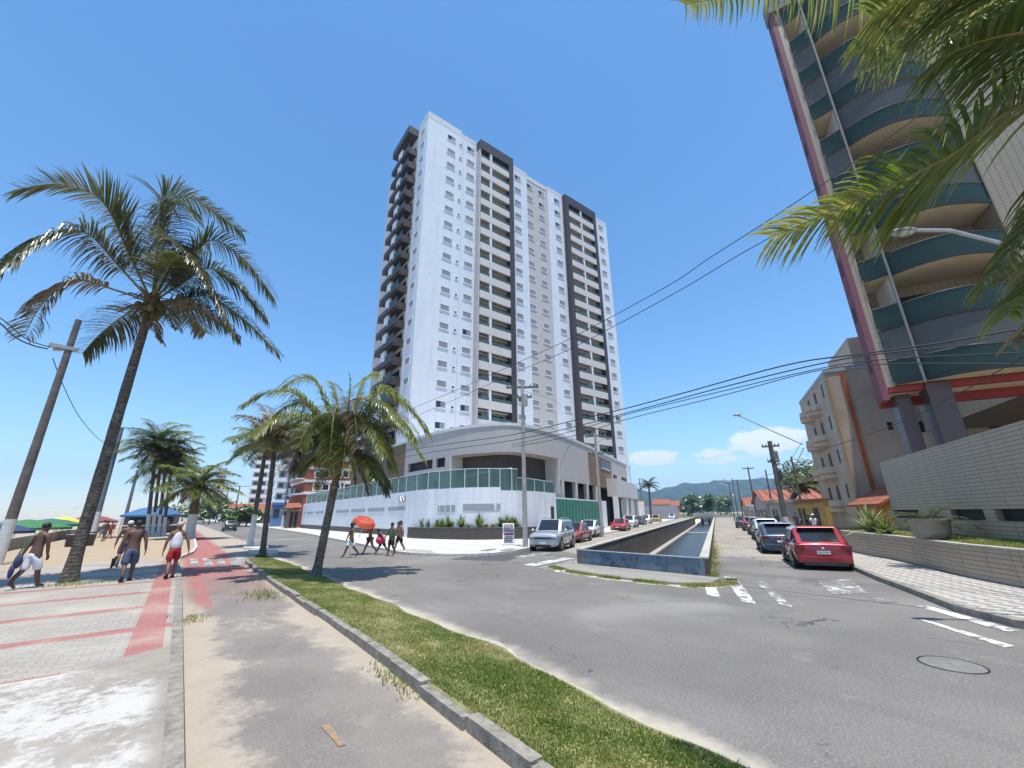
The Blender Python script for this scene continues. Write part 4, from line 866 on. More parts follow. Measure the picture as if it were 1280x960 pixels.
# lower gallery with columns on the canal side
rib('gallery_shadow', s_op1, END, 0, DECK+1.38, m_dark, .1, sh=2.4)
for x in (704, 721, 735, 746): 
    s = S(x, 5); q = sub(PP, s, s+.02); d = (q[1]-q[0]).normalized(); n = Vector((-d.y, d.x)); a = MB(); a.obox(q[0]-d*.3, d*.6, n*.5, 0, DECK+1.398); a.build('column', m_beigel, PD)
q = sub(PP, S(766, 9), S(787, 9)); a = MB(); 
for x0, x1, y0, y1 in ((751, 762, 575, 584), (765.5, 770, 593, 599), (776, 782, 596, 602), (784, 786.4, 599, 604)):
    s0, s1 = S(x0, 9), S(x1, 9); z1, z0 = zat(x0, y0, PP, s0), zat(x0, y1, PP, s0); o = rib('window', s0, s1, z0, z1, m_gglassd if x0 == 751 else m_dark, .06, sh=-.05); rib('frame', s0-.01, s1+.01 if s1 < END-.02 else s1, z0-.12, z0-.003, m_frame, .1, parent=o, sh=-.08)
s0, s1 = S(759, 5), S(787, 5)
qa = sub(PP, s0, s1); d = (qa[-1]-qa[0]).normalized(); n = Vector((-d.y, d.x)); L_ = (qa[-1]-qa[0]).length
a = MB(); a.obox(qa[0]-n*1.5, d*L_, n*1.49, 4.4, 7.0); a.build('entrance_canopy', m_beigel, PD)
for f in (0, .42, .62, .97):
    a = MB(); a.obox(qa[0]-n*1.45+d*L_*f, d*.7, n*.7, 0, 4.398); a.build('column', m_white if f < .9 else m_beigel, PD)
rib('end_wall', s1-.02, END, 0, DECK+1.4, m_pod)
# ---------------------------------------------------------------- long white boundary wall with glass fence
WP = smooth_path([(17.2, 84), (17.2, 60), (17.2, 38.2), (17.8, 33.8), (19.4, 30.3), (23.6, 28.7), (31.0, 31.7), (46, 38.7), (70, 50)], 6)
WZ = 4.25
m_wt = M_wall('white_wall_tile', (.77, .785, .80), (.75, .765, .785), (.64, .66, .68), 2.4, .42, .012, .5, .5, .4, dirtc=(.50, .50, .49))
m_base = M_wall('dark_base_tile', (.10, .08, .072), (.085, .07, .062), (.05, .042, .038), .3, .1, .01, .6, .2)
BW = thing('boundary_wall', 'long white tiled wall with grey vent slots and green glass along its top', 'wall', (17.2, 38, 0))
def wr(name, s0, s1, z0, z1, m, th=.3, sh=0.0, parent=BW):
    a = MB(); p = sub(WP, s0, s1); a.ribbon(shift(p, sh) if sh else p, z0, z1, th); return a.build(name, m, parent)
SW = lambda x, z=3: pxpath(WP, x, z)
sg0, sg1 = SW(693.5), SW(748)
s520, s547, s625 = SW(509), SW(547), SW(626)
wr('wall_face', 0, s520, ZS, WZ, m_wt); wr('wall_pier', s520, s547, ZS, WZ+.02, m_wt, .6, -.14); wr('wall_face', s547, s625, ZS, WZ, m_wt); wr('wall_pier', s625, sg0, ZS, WZ-.28, m_wt, .6, -.14)
wr('base_course', 0, s520, ZS, .72, m_base, .05, -.05)
m_vent = NB('vent_louvre', .6); _w = m_vent.math('FRACT', m_vent.math('MULTIPLY', m_vent.along(.7, .7), 3.2)); m_vent = m_vent.out(m_vent.mix(m_vent.math('LESS_THAN', _w, .16), m_vent.mix(m_vent.math('LESS_THAN', m_vent.math('FRACT', m_vent.math('MULTIPLY', m_vent.z, 7)), .3), (.36, .37, .39), (.25, .26, .275)), (.66, .67, .68)))
for x0, x1, z0, z1 in ((375.5, 382, 2.5, 2.82), (384, 392, 2.5, 2.83), (395, 405, 2.5, 2.84), (408, 416, 2.5, 2.85), (421, 436.5, 2.5, 2.86), (439.5, 457, 2.5, 2.88), (460.5, 481, 2.5, 2.88), (485.5, 507, 2.52, 2.9), (548, 569, 2.3, 2.85), (579, 625, 2.35, 2.9)):
    wr('vent', SW(x0), SW(x1), z0, z1, m_vent, .04, -.03)
# little grey emblem plate (two letter-like strokes) high on the wall
wr('emblem_plate', SW(498), SW(507.5), 3.28, 3.92, mat('emblem_grey', (.40, .41, .43), .5, 0), .03, -.035)
a = MB(); q = sub(WP, SW(498.6), SW(507))
def wl(x, z): p = sub(WP, SW(x), SW(x)+.01)[0]; return Vector((p.x-.075, p.y, z))
for st in (((499, 3.33), (500.6, 3.86), (502.2, 3.33)), ((499.6, 3.52), (501.6, 3.52)), ((503.2, 3.33), (503.2, 3.86), (506.4, 3.33), (506.4, 3.86))): a.tube([wl(*p) for p in st], .045, 5)
a.build('emblem_strokes', m_white, BW)
wr('letter_box', SW(500), SW(505), .95, 1.45, m_dkmetal, .12, -.14)
GF = thing('glass_fence', 'run of green glass balustrade panels standing along the white wall top', 'fence', (17.2, 38, WZ))
x = 377.0
panels = []
def gpan(s0, s1, z0, z1, sh=.1):
    o = wr('glass_panel', s0, s1, z0, z1, m_gglass, .03, sh, GF); wr('rail', s0, s1, z1+.002, z1+.05, m_frame, .06, sh-.02, GF)
    q = sub(WP, s0, s0+.01)[0]; d = (sub(WP, s0+.01, s0+.02)[0]-q).normalized(); n = Vector((-d.y, d.x)); a = MB(); a.obox(q+n*(sh-.02), d*.05, n*.08, z0, z1); a.build('post', m_frame, GF)
xs = [377, 383, 389, 395, 401, 408, 415, 422, 429, 437, 445, 453, 461, 470, 479, 488, 497, 507, 520, 534, 548, 562, 580, 597, 611, 625, 640, 648]
for a_, b_ in zip(xs, xs[1:]): gpan(SW(a_, 5), SW(b_, 5), WZ if a_ < 625 else WZ-.27, WZ+1.55)
xs = [650, 662, 674, 686, 697]
for a_, b_ in zip(xs, xs[1:]): gpan(SW(a_, 4.5), SW(b_, 4.5), WZ-.2, WZ+.85, .5)
# inner slanting balustrade of the ramp behind the fence
RF = thing('ramp_railing', 'slanting green glass railing of the ramp just inside the curved fence', 'railing', (22, 33, WZ))
rp = sub(WP, SW(569, 5), SW(646, 5)); rp = shift(rp, .9); nR = len(rp)
a = MB(); a.ribbon(rp, WZ, [WZ+.75+.95*i/(nR-1) for i in range(nR)], .03); a.build('glass_panel', m_gglassd, RF)
a = MB(); a.tube([(p.x, p.y, WZ+.78+.95*i/(nR-1)) for i, p in enumerate(rp)], .035, 6); a.build('handrail', m_frame, RF)
for i in range(0, nR, 2): a = MB(); a.cyl(rp[i], .028, WZ, WZ+.76+.95*i/(nR-1), 6); a.build('post', m_frame, RF)
dk = MB(); dk.sheet([(p.x, p.y) for p in sub(WP, 0.2, SW(690))]+[(p.x, p.y) for p in sub(PP, 1, S(700))[::-1]], WZ-.3); dk.build('deck_floor', m_conc, BW)
GT = thing('garage_gate', 'wide green glass vehicle gate between the white wall and the slim concrete pole', 'gate', (35, 33.5, 0))
gp = sub(WP, sg0+.02, sg1)
a = MB(); a.ribbon(gp, .2, 3.45, .06); a.build('gate_panel', m_gsolid, GT)
for i in range(15):
    s = sg0+.02+(sg1-sg0-.04)*i/14; q = sub(WP, s, s+.01)[0]; a = MB(); a.obox(q+Vector((0, -.08)), Vector((.07, .035)), Vector((-.03, .06)), .18, 3.46); a.build('mullion', mat('green_mullion', (.10, .30, .24), .4, 0), GT)
a = MB(); a.ribbon(gp, 3.46, 3.6, .12); a.build('top_rail', m_frame, GT)
wr('wall_pier', sg1+.01, SW(757), ZS, 3.6, m_wt, .5, -.1)
wr('pier_slot', SW(687, 2), SW(690.5, 2), .9, 2.7, m_dark, .04, -.18)
# planter with young shrubs at the curved wall
BP = smooth_path([(16.5, 37.0), (16.8, 34.6), (17.9, 31.6), (19.6, 29.0), (23.9, 27.3), (26.0, 28.1)], 6)
PL = thing('planter_bed', 'low dark brick planter curving round the corner of the white wall', 'planter', (18, 32, 0))
a = MB(); a.ribbon(BP, ZS, .98, .2); a.build('brick_face', m_base, PL)
a = MB(); a.ribbon(shift(BP, -.02), .982, 1.04, .24); a.build('coping', mat('planter_coping', (.16, .13, .12), .7, .2, 4), PL)
a = MB(); a.sheet([(p.x, p.y) for p in shift(BP, .15)]+[(p.x, p.y) for p in sub(WP, SW(512), SW(648))[::-1]], .9); a.build('soil', mat('planter_soil', (.10, .07, .045), .95, .3, 6), PL)
rr = random.Random(12)
specs = [(529, 1), (537, 1), (546, .9), (553, 1), (560, 1.2), (566, .8), (577, 1.25), (586, .5), (599, 1.3), (608, .5), (616, .5), (627, 1.1), (633, 1.15), (639, 1.1), (644, 1)]
sm = pxpath(shift(BP, .6), 560, 1)
for i, (x, h) in enumerate(specs):
    P_ = shift(BP, .65); s = pxpath(P_, x, 1.2); q = sub(P_, s, s+.01)[0]
    shrub('planter_shrub', 'tall upright leafy shrub in the brick planter under the white wall' if h > 1.15 else ('tiny sprout in the brick planter under the white wall' if h < .7 else 'bushy young shrub in the brick planter under the white wall'), (q.x, q.y, .9), int(34*h+14), .95*h, .07, m_bush, 70+i, 'shrubs in the brick planter')
q = dist(521, 600, 44); shrub('terrace_palm', 'small dark cycad behind the glass fence near the slot windows', (19.3, 37.2, WZ), 46, 1.25, .06, m_palmd, 99, cat='plant')
# ---------------------------------------------------------------- right-hand apartment block with wavy green balconies
m_tileR = M_wall('beige_mosaic_tile', (.40, .325, .23), (.37, .30, .21), (.13, .10, .065), .30, .10, .012, .4, .3, .5, bumpk=-.5)
m_tileF = M_wall('beige_strip_tile', (.42, .34, .245), (.385, .31, .225), (.17, .135, .09), .9, .125, .012, .4, .3, .5, bumpk=-.5)
m_cream = mat('cream_soffit', (.50, .44, .34), .8, .08, 1.0)
m_purple = mat('plum_render', (.19, .065, .085), .75, .12, .8, .2, 20)
m_redp = mat('red_render', (.24, .022, .016), .6, .15, 1.5)
m_stoneR = mat('brown_granite', (.085, .052, .044), .35, .2, 14, .1, 60)
PB = Vector((27.4, 4.40, 0)); ET = -CN            # balcony face runs along -CN, faces -CD
RB = thing('apartment_block', 'tiled apartment block with curved green glass balconies and a plum side wall', 'building', PB)
def F3(t, o, z): p = PB+ET*t-CD*o; return Vector((p.x, p.y, z))
TB, NF, FH = 37.6, 10, 2.95; Z0 = 8.35
def rbox(name, t0, t1, o0, o1, z0, z1, m, parent=RB):
    a = MB(); a.obox(F3(t0, o0, 0), ET*(t1-t0), -CD*(o1-o0), z0, z1); return a.build(name, m, parent)
rbox('plum_wall', 0, .28, -.85, .02, 7.35, TB-1.4, m_purple)
rbox('corner_tile', .285, .62, -.6, .0, 7.8, TB-1.4, m_tileR)
rbox('back_wall', .4, 6.44, -1.85, -1.6, 7.8, TB, m_tileR)
rbox('block', 7.2, 24, -16, -1.86, 7.8, TB, m_tileR)
rbox('tile_wall', 6.45, 18, -1.85, .35, 7.8, TB, m_tileR)
rbox('ground_floor_wall', 2.6, 24, -1.95, -1.86, 0, 7.7, mat('dim_lobby_wall', (.30, .255, .21), .8, .1, 2)) if False else None
rbox('crown', -.05, 6.4, -.95, .2, TB-1.39, TB+.3, mat('dark_crown_render', (.16, .15, .155), .8, .15, 2))
for i in range(NF):
    a = MB(); a.obox(F3(-.015, -.62, 0), ET*.02, -CD*.34, Z0+FH*i+.6, Z0+FH*i+1.5); a.build('slot_window', m_dark, RB)
def wave(t):       # projection of the slab edge
    if t < 1.6: k = (t-.62)/.93; return .10+.45*max(0, k)**1.4
    k = (t-1.75)/4.7; return .28+.9*math.sin(PI*min(1, max(0, k))**.85)
sec = ((.63, 1.54, 'small'), (1.72, 6.42, 'wide'))
for i in range(NF):
    z = Z0+FH*i
    for t0, t1, kd in sec:
        n = 7 if kd == 'small' else 18; ts = [t0+(t1-t0)*j/n for j in range(n+1)]; ed = [F3(t, wave(t), 0) for t in ts]; bk = [F3(t1, -1.58, 0), F3(t0, -1.58, 0)]
        a = MB(); a.prism([(p.x, p.y) for p in ed+bk], z-.28, z-.10); o = a.build('balcony', m_cream, RB)
        a = MB(); a.ribbon([(p.x, p.y) for p in ed], z-.30, z-.02, -.05); a.build('slab_edge', mat('dark_green_edge', (.03, .045, .045), .75, 0, spec=.15), o)
        a = MB(); a.ribbon([(F3(t, wave(t)-.03, 0).x, F3(t, wave(t)-.03, 0).y) for t in ts], z-.02, z+.98, -.02); a.build('glass_railing', m_gglassd, o)
        a = MB(); a.tube([F3(t, wave(t)-.02, z+1.0) for t in ts], .035, 6); a.build('handrail', m_dkmetal, o)
        for j in (range(0, n+1, 6) if kd == 'wide' else (0, 4, 7)): a = MB(); q = F3(ts[j], wave(ts[j])-.04, 0); a.cyl((q.x, q.y), .02, z-.02, z+1.0, 5); a.build('post', m_dkmetal, o)
        if (kd == 'wide' and i in (0, 3, 5, 6, 8, 9)) or (kd == 'small' and i in (0, 4, 6, 7)):      # enclosed with curtain glass
            a = MB(); a.ribbon([(F3(t, wave(t)-.06, 0).x, F3(t, wave(t)-.06, 0).y) for t in ts], z+1.03, z+FH-.3, -.02); a.build('curtain_glass', m_cglass, o)
        a = MB(); a.obox(F3(t0+.15, -1.58, 0), ET*(t1-t0-.3)*(.8 if kd == 'wide' else .7), -CD*.03, z-.1, z+2.1); a.build('glass_door', m_glassdk, o)
    rbox('partition', 1.55, 1.71, -1.59, .42, z-.3, z+FH-.32, m_cream)
rbox('drainpipe', 1.57, 1.66, .425, .52, Z0-.4, TB-1.4, mat('grey_drainpipe', (.16, .16, .155), .7, .1, 4))
rbox('red_beam', .3, 12, -.35, .0, 7.72, 8.02, m_redp); rbox('red_beam', .3, 12, -1.9, -1.5, 7.28, 7.72, m_redp); rbox('soffit', .29, 12, -1.49, -.36, 7.72, 7.79, m_cream)
rbox('granite_column', .75, 1.35, -1.5, -.75, 0, 7.715, m_stoneR); rbox('granite_column', 1.72, 2.62, -.75, .12, 0, 8.03, m_stoneR); rbox('granite_column', 8, 9, -.75, .12, 0, 8.03, m_stoneR)
# tiled fence wall, lawn, low planter wall
FB = Vector((19.5, 1.0, 0)); cF = (FB+CD*15.2)
FW = thing('fence_wall', 'tall beige tiled fence wall with narrow dark openings beside the lawn', 'wall', FB)
ztF = pl(1280, 525, FB, (-CD.y, CD.x)).z; segs = 0
ops = [(1190, 1233), (1114, 1185), (1245, 1330)]
def fs(x, y): p = pl(x, y, FB, (-CD.y, CD.x)); return (p-FB).dot(CD)
OP = sorted([tuple(sorted((fs(a, 645), fs(b, 645)))) for a, b in ((1112, 1150), (1190, 1231), (1245, 1350))])
za, zb_ = 1.66, 2.02
ndir = Vector((CD.y, -CD.x, 0))
def fbox(name, s0, s1, z0, z1, m, th=.25, sh=0.0): a = MB(); a.obox(FB+CD*s0-ndir*sh, CD*(s1-s0), ndir*th, z0, z1); return a.build(name, m, FW)
sL = fs(1105, 600); fbox('wall_face', -8, sL, 0, za, m_tileF); fbox('wall_face', -8, sL, zb_, ztF, m_tileF)
cur = -8
for s0, s1 in OP:
    fbox('wall_face', cur, s0, za+.001, zb_-.001, m_tileF, .249); fbox('opening', s0+.001, s1-.001, za, zb_, m_dark, .05, -.18); cur = s1
fbox('wall_face', cur, sL, za+.001, zb_-.001, m_tileF, .249)
LW = thing('planter_wall', 'low curved tiled retaining wall along the right pavement holding the lawn', 'wall', (19.1, 2.55, 0))
wp = [Vector((x, y, 0)) for x, y in [(27.2, 7.45), (26.8, 7.3), (24.7, 6.0), (22.5, 4.42), (19.1, 2.55), (17.2, 1.2), (15.2, -.4), (13.8, -3), (13.4, -9)]]
wp2 = [Vector((p.x, p.y)) for p in curve(wp, 6)]
a = MB(); a.ribbon(wp2, 0, 1.0, .22); a.build('wall_face', m_tileF, LW); a = MB(); a.ribbon(shift(wp2, -.02), 1.002, 1.05, .26); a.build('coping', m_cap, LW)
back = [FB+CD*14.0-ndir*.02, FB+CD*10-ndir*.02, FB+CD*5-ndir*.02, FB-ndir*.02, FB-CD*3-ndir*.02, FB-CD*8-ndir*.02]
lw = shift(wp2, .2); lz = lambda x, y: .97+.15*max(0, min(1, 1-abs((Vector((x, y, 0))-FB).dot(ndir))/1.5))
a = MB(); a.sheet([(p.x, p.y) for p in lw]+[(p.x, p.y) for p in back[::-1]], lz); struct('lawn', a, MATS['verge_soil'])
rr = random.Random(8); pts = []
while len(pts) < 16000:
    s = rr.uniform(-2, 13.5); p = FB+CD*s-ndir*(.05+rr.random()*2.4)
    q = min(lw, key=lambda w_: (w_.x-p.x)**2+(w_.y-p.y)**2); nn = (Vector((p.x, p.y))-q)
    if nn.x*ndir.x+nn.y*ndir.y < .03: continue
    pts.append((p.x, p.y, lz(p.x, p.y)-.005, 1))
blades('grass', 'clipped lawn behind the low tiled planter wall', pts, .04, .10, m_grassb, 21, .016)
p = g(1166, 671, 1.12); PX, PY = p.x, p.y; PC = thing('potted_cycad', 'dark cycad spreading from a wide round pot on the lawn', 'plant', (PX, PY, 1.05))
a = MB(); a.lathe((PX, PY, 1.05), [(.0, 0), (.42, 0), (.52, .25), (.56, .58), (.60, .60), (.60, .68), (.50, .68), (.46, .55), (0, .55)], 20); a.build('pot', mat('grey_pot', (.30, .275, .24), .8, .2, 5, .3), PC)
rr = random.Random(3); 
for i in range(16):
    an = i*2.4; e = rr.uniform(.15, .9); d = Vector((math.cos(an)*math.cos(e), math.sin(an)*math.cos(e), math.sin(e))); P = [Vector((PX, PY, 1.6))]
    for j in range(4): P.append(P[-1]+d*.32); d = (d+Vector((0, 0, -.28))).normalized()
    frond_mesh(P, .22, 26, .2, .012, 300+i, .015, gap=.08).build('frond', [m_rachis, m_palmd], PC)
q = Vector((25.9, 5.95, 1.0))
shrub('agave', 'spiky pale striped agave at the far end of the low planter wall', q, 70, 1.3, .07, leaf_mat('agave_leaf', (.10, .13, .04), (.22, .26, .10), (.48, .50, .28), .15, .45), 401, spread=1.1)
shrub('agave', 'smaller green agave rosette on the lawn near the pot', (24.0, 4.95, 1.0), 40, .9, .06, m_bush, 402, spread=1.4)
# sidewalk lamp whose pole stands outside the frame on the right
LP_ = Vector((13.4, -1.4, ZS)); lh = g(1141, 288, 7.85)
LPT = thing('street_lamp', 'curved-arm street lamp reaching in from the right, oval lamp head below the palm frond', 'street lamp', LP_)
a = MB(); a.tube([LP_, LP_+Vector((0, 0, 6.4))], [.09, .07], 10); a.build('pole', m_metal, LPT)
a = MB(); a.tube([LP_+Vector((0, 0, 6.3)), LP_.lerp(lh, .3)+Vector((0, 0, 0)) if False else Vector((LP_.x*.7+lh.x*.3, LP_.y*.7+lh.y*.3, 7.1)), Vector((LP_.x*.25+lh.x*.75, LP_.y*.25+lh.y*.75, 7.75)), lh], .04, 8); a.build('arm', m_metal, LPT)
dl = Vector((lh.x-LP_.x, lh.y-LP_.y, 0)).normalized()
a = MB(); a.ball((0, 0, 0), (.28, .12, .07), 14, 8); 
o = a.build('lamp_head', mat('lamp_grey', (.30, .30, .29), .6, .05), LPT, True); o.location = lh+dl*.2-LP_; o.rotation_euler = (0, 0, math.atan2(dl.y, dl.x))
a = MB(); a.ball((0, 0, -.05), (.21, .09, .06), 14, 8); o2 = a.build('diffuser', mat('lamp_glass', (.45, .45, .43), .3, 0), o, True)
# ---------------------------------------------------------------- street behind: beige block with orange pipes, yellow house, orange-roofed houses
m_pink = mat('pinkish_beige_render', (.43, .35, .28), .85, .12, .5, .15, 12, col2=(.50, .41, .33))
m_oran = mat('orange_pipe', (.40, .09, .02), .6, .2, 3)
def cpt(s, t): return PB*0+Vector((24.7, 6.0, 0))+CD*s+CN*t     # along the right-hand building line, t towards the street
BB = thing('beige_block', 'beige four-storey block with orange downpipes and rounded street balconies', 'building', cpt(22, -1))
s_0 = None
def onside(x, y, s): return pl(x, y, cpt(s, 0), (CD.x, CD.y))
SB = 20.0
q0 = onside(1031, 466, SB); tB = (q0-cpt(SB, 0)).dot(CN); ztB = q0.z
def bbox(name, s0, s1, t0, t1, z0, z1, m, parent=BB): a = MB(); a.obox(cpt(s0, t0), CD*(s1-s0), CN*(t1-t0), z0, z1); return a.build(name, m, parent)
bbox('wall', SB, SB+13, tB-34, tB, 0, ztB, m_pink); bbox('parapet', SB-.06, SB+13.05, tB-34, tB+.06, ztB+.002, ztB+.3, mat('blue_grey_flashing', (.35, .38, .42), .6, .1))
q1 = onside(1053, 430, SB+2); bbox('water_tank_room', SB+.5, SB+8, tB-20, (q1-cpt(SB, 0)).dot(CN), ztB+.31, q1.z, m_pink)
for x in (1061, 1160, 1278):
    q = onside(x, 500, SB); t = (q-cpt(SB, 0)).dot(CN); bbox('downpipe', SB-.16, SB-.005, t-.12, t+.12, 0, ztB-.05, m_oran)
for x0, x1, y0, y1 in ((1108, 1117, 528, 537), (1145, 1157, 527, 540), (1229, 1257, 518, 534), (1217, 1245, 486, 490)):
    a_, b_ = onside(x0, y0, SB), onside(x1, y1, SB); bbox('window', SB-.03, SB-.005, (b_-cpt(SB, 0)).dot(CN), (a_-cpt(SB, 0)).dot(CN), b_.z, a_.z, m_dark)
for i in range(4):
    z = ztB-3.1*i-2.9
    for s_ in (1.6, 5.0, 8.2):
        if s_ > 2:
            a = MB(); c = cpt(SB+s_+.6, tB); arc = [c+CD*1.25*math.cos(PI*j/10)+CN*1.05*math.sin(PI*j/10) for j in range(11)]; a.prism([(p.x, p.y) for p in arc], z-.05, z+1.0); o = a.build('balcony', m_cream, BB)
            a = MB(); a.prism([(p.x, p.y) for p in [c+CD*1.28*math.cos(PI*j/10)+CN*1.08*math.sin(PI*j/10) for j in range(11)]], z+.25, z+.45); a.build('stripe', mat('faded_orange', (.48, .25, .15), .8, .2), o)
        a = MB(); a.obox(cpt(SB+s_, tB+.002), CD*.8, CN*.03, z+1.0 if s_ > 2 else z+1.1, z+2.3); a.build('window', m_dark, BB)
bbox('corner_pilaster', SB-.25, SB+.6, tB+.002, tB+.3, 0, ztB-.3, m_tileR)
# yellow house
YH = thing('yellow_house', 'small yellow house with a tiled gable roof between the fence wall and the beige block', 'house', cpt(14, -3))
m_yel = mat('ochre_render', (.44, .27, .06), .85, .2, 1.5, .3); m_tileo = M_wall('terracotta_tile', (.42, .14, .07), (.34, .11, .055), (.14, .06, .04), .2, .3, .03, .8, .4, .3)
def ybox(name, s0, s1, t0, t1, z0, z1, m, parent=YH): a = MB(); a.obox(cpt(s0, t0), CD*(s1-s0), CN*(t1-t0), z0, z1); return a.build(name, m, parent)
ybox('wall', 12.0, 18.5, -11.4, -4.6, 0, 2.5, m_yel)
o = ybox('street_wall', 9.0, 19.8, -.8, -.55, 0, 2.6, m_yel); ybox('coping', 8.95, 19.85, -.9, -.45, 2.602, 2.8, m_tileo, o)
for s_, w_ in ((11.2, 1.5), (16.0, 1.2), (18.0, .9)): ybox('door', s_, s_+w_, -.54, -.51, .1, 2.2, m_dark)
def gable(name, p, ex, ey, zb, zt, over, m, parent):
    """pitched roof: ridge along ey through the middle of ex"""
    p, ex, ey = Vector(p), Vector(ex), Vector(ey); u_, w_ = ex.normalized()*over, ey.normalized()*over; a = MB(); th = Vector((0, 0, .14)); z = Vector((0, 0, 1))
    dz = (zt-zb)/(ex.length/2)*over; A, B = p-u_-w_+z*(zb-dz), p+ex+u_-w_+z*(zb-dz); M_ = p+ex/2-w_+z*zt; l = ey+2*w_
    for q, r in ((A, M_), (M_, B)):
        v = [q, r, r+l, q+l]; a.add(v+[k+th for k in v], [(0, 3, 2, 1), (4, 5, 6, 7), (0, 1, 5, 4), (1, 2, 6, 5), (2, 3, 7, 6), (3, 0, 4, 7)])
    a.build(name, m, parent)
    a = MB(); a.add([p+z*zb, p+ex+z*zb, p+ex/2+z*(zt-.05)]+[k+ey for k in (p+z*zb, p+ex+z*zb, p+ex/2+z*(zt-.05))], [(0, 1, 2), (5, 4, 3)]); return a
ga = gable('roof', cpt(11.7, -11.6), CN*7.2, CD*7, 2.52, 4.5, .45, m_tileo, YH); ga.build('gable_wall', m_yel, YH)
ybox('gable_opening', 11.64, 11.69, -9.0, -7.4, 2.7, 3.5, m_dark)
# further houses on the right
for i, (s, L_, D_, h, col, lab, roofm) in enumerate(((36, 9, 8, 3.0, (.42, .40, .37), 'grey-walled house with dark gates behind the silver car', None), (48, 22, 9, 3.3, (.40, .37, .34), 'long grey house under a big orange tile roof', m_tileo), (74, 12, 8, 3.0, (.5, .5, .5), 'low white roofed shed beyond the orange roof', 'w'), (92, 16, 8, 3.2, (.45, .36, .26), 'ochre house far down the right-hand street', m_tileo))):
    h_ = thing('house', lab, 'house', cpt(s, -1)); mw = mat('house_wall_%s' % 'abcd'[i], col, .85, .15, 1.2)
    a = MB(); a.obox(cpt(s, -D_-1), CD*L_, CN*D_, 0, h); a.build('wall', mw, h_)
    if roofm and roofm != 'w': gable('roof', cpt(s, -D_-1), CD*L_, CN*D_, h, h+2.0, .5, roofm, h_).build('gable_wall', mw, h_)
    else: a = MB(); a.obox(cpt(s-.3, -D_-1.2), CD*(L_+.6), CN*(D_+.6), h+.002, h+.35); a.build('roof', m_conc if not roofm else m_white, h_)
    for k in range(int(L_/3.2)): a = MB(); a.obox(cpt(s+1+k*3.1, -.998), CD*1.9, CN*.03, .1 if k % 2 else .9, 2.2); a.build('gate' if k % 2 else 'window', m_glassdk if k % 2 else m_dkmetal, h_)
tree('broad leafy tree behind the grey house and the dark street pole', cpt(41, -7), 7.6, (5.2, 5.2, 2.2), 501, 4200, .26, th=.28)
tree('dark round tree farther back beside the leafy tree', cpt(58, -14), 9.0, (4.0, 4.0, 2.8), 502, 2400, .3)
rnd_palm('stubby brown-skirted palm in front of the grey house wall', cpt(37, .2), (1002, 608), .28, .24, 503, 12, (1.6, 2.2), .5, n=24, dry=8, w=.04, mats=(m_palmdry, m_palm), s=1.2)
# poles on the right-hand street
def street_pole(label, base, top_px=None, h=8.5, r=(.14, .09), lime=0, m=m_poled, arms=(), group=None, lampdir=None, name='utility_pole', cat='utility pole', boxes=0, crossdir=None, z=None):
    base = Vector(base); root = thing(name, label, cat, base, 0, group); top = vert(*top_px, base) if top_px else base+Vector((0, 0, h)); top = Vector((base.x, base.y, top.z))
    a = MB(); a.tube([base-Vector((0, 0, .1)), top], r, 10); a.build('pole', m, root)
    if lime: a = MB(); a.tube([base-Vector((0, 0, .05)), base+Vector((0, 0, lime))], [r[0]+.01, r[0]+.004], 10); a.build('limewash', m_lime, root)
    cd = Vector(crossdir or (CD.y, -CD.x, 0)).normalized()
    for dz, w_ in arms:
        c = top-Vector((0, 0, dz)); n_ = Vector((-cd.y, cd.x, 0)); a = MB(); a.obox(c-cd*w_/2-n_*.05, cd*w_, n_*.1, c.z-.06, c.z+.06); o = a.build('crossarm', m_poled, root)
        for k in (-.92, -.5, .5, .92):
            a = MB(); q = c+cd*w_/2*k; a.lathe((q.x, q.y, c.z+.06), [(.02, 0), (.05, .03), (.05, .09), (.03, .14), (0, .15)], 8); a.build('insulator', m_dkmetal, o)
    if lampdir:
        d = Vector(lampdir); c = top-Vector((0, 0, 1.0)); e = c+d; a = MB(); a.tube([c, c+d*.5+Vector((0, 0, .1)), c+d*.85+Vector((0, 0, .12)), e], .035, 6); a.build('lamp_arm', m_metal, root)
        dd = Vector((d.x, d.y, 0)).normalized(); a = MB(); a.obox(e-Vector((dd.y, -dd.x, 0))*.1, dd*.6, Vector((dd.y, -dd.x, 0))*.2, e.z-.06, e.z+.03); a.build('lamp_head', mat('lamp_grey', (.5, .5, .49), .5, .05), root)
    for k in range(boxes):
        a = MB(); a.cyl((base.x+.05, base.y-.22), .17, top.z-1.6-k*1.5, top.z-.8-k*1.5, 10); a.build('transformer' if k == 0 else 'junction_box', m_polec if k == 0 else m_dkmetal, root)
    return root, top
pR = cpt(13.2, 1.25); street_pole('thick dark pole hung with cables in front of the beige block, limewashed at the foot', pR, (1003, 548), r=(.2, .16), lime=1.6, arms=((.4, 1.2), (1.6, .8)), boxes=2)
pa = vert(1004, 556, pR); pb_ = pl(919, 518, pR, (pR.x*.86, pR.y)); 
t = thing('street_lamp', 'long thin lamp arm reaching left from the cable-hung dark pole', 'street lamp', pa)
lpz = pa+Vector((0, 0, 0)); ltip = dist(921, 519, math.hypot(pa.x, pa.y)-1.0)
a = MB(); a.tube([lpz, lpz.lerp(ltip, .5), lpz.lerp(ltip, .85)+Vector((0, 0, .05)), ltip], .04, 6); a.build('lamp_arm', m_metal, t)
a = MB(); a.ball(ltip, (.3, .3, .07), 10, 6); a.build('lamp_head', m_metal, t)
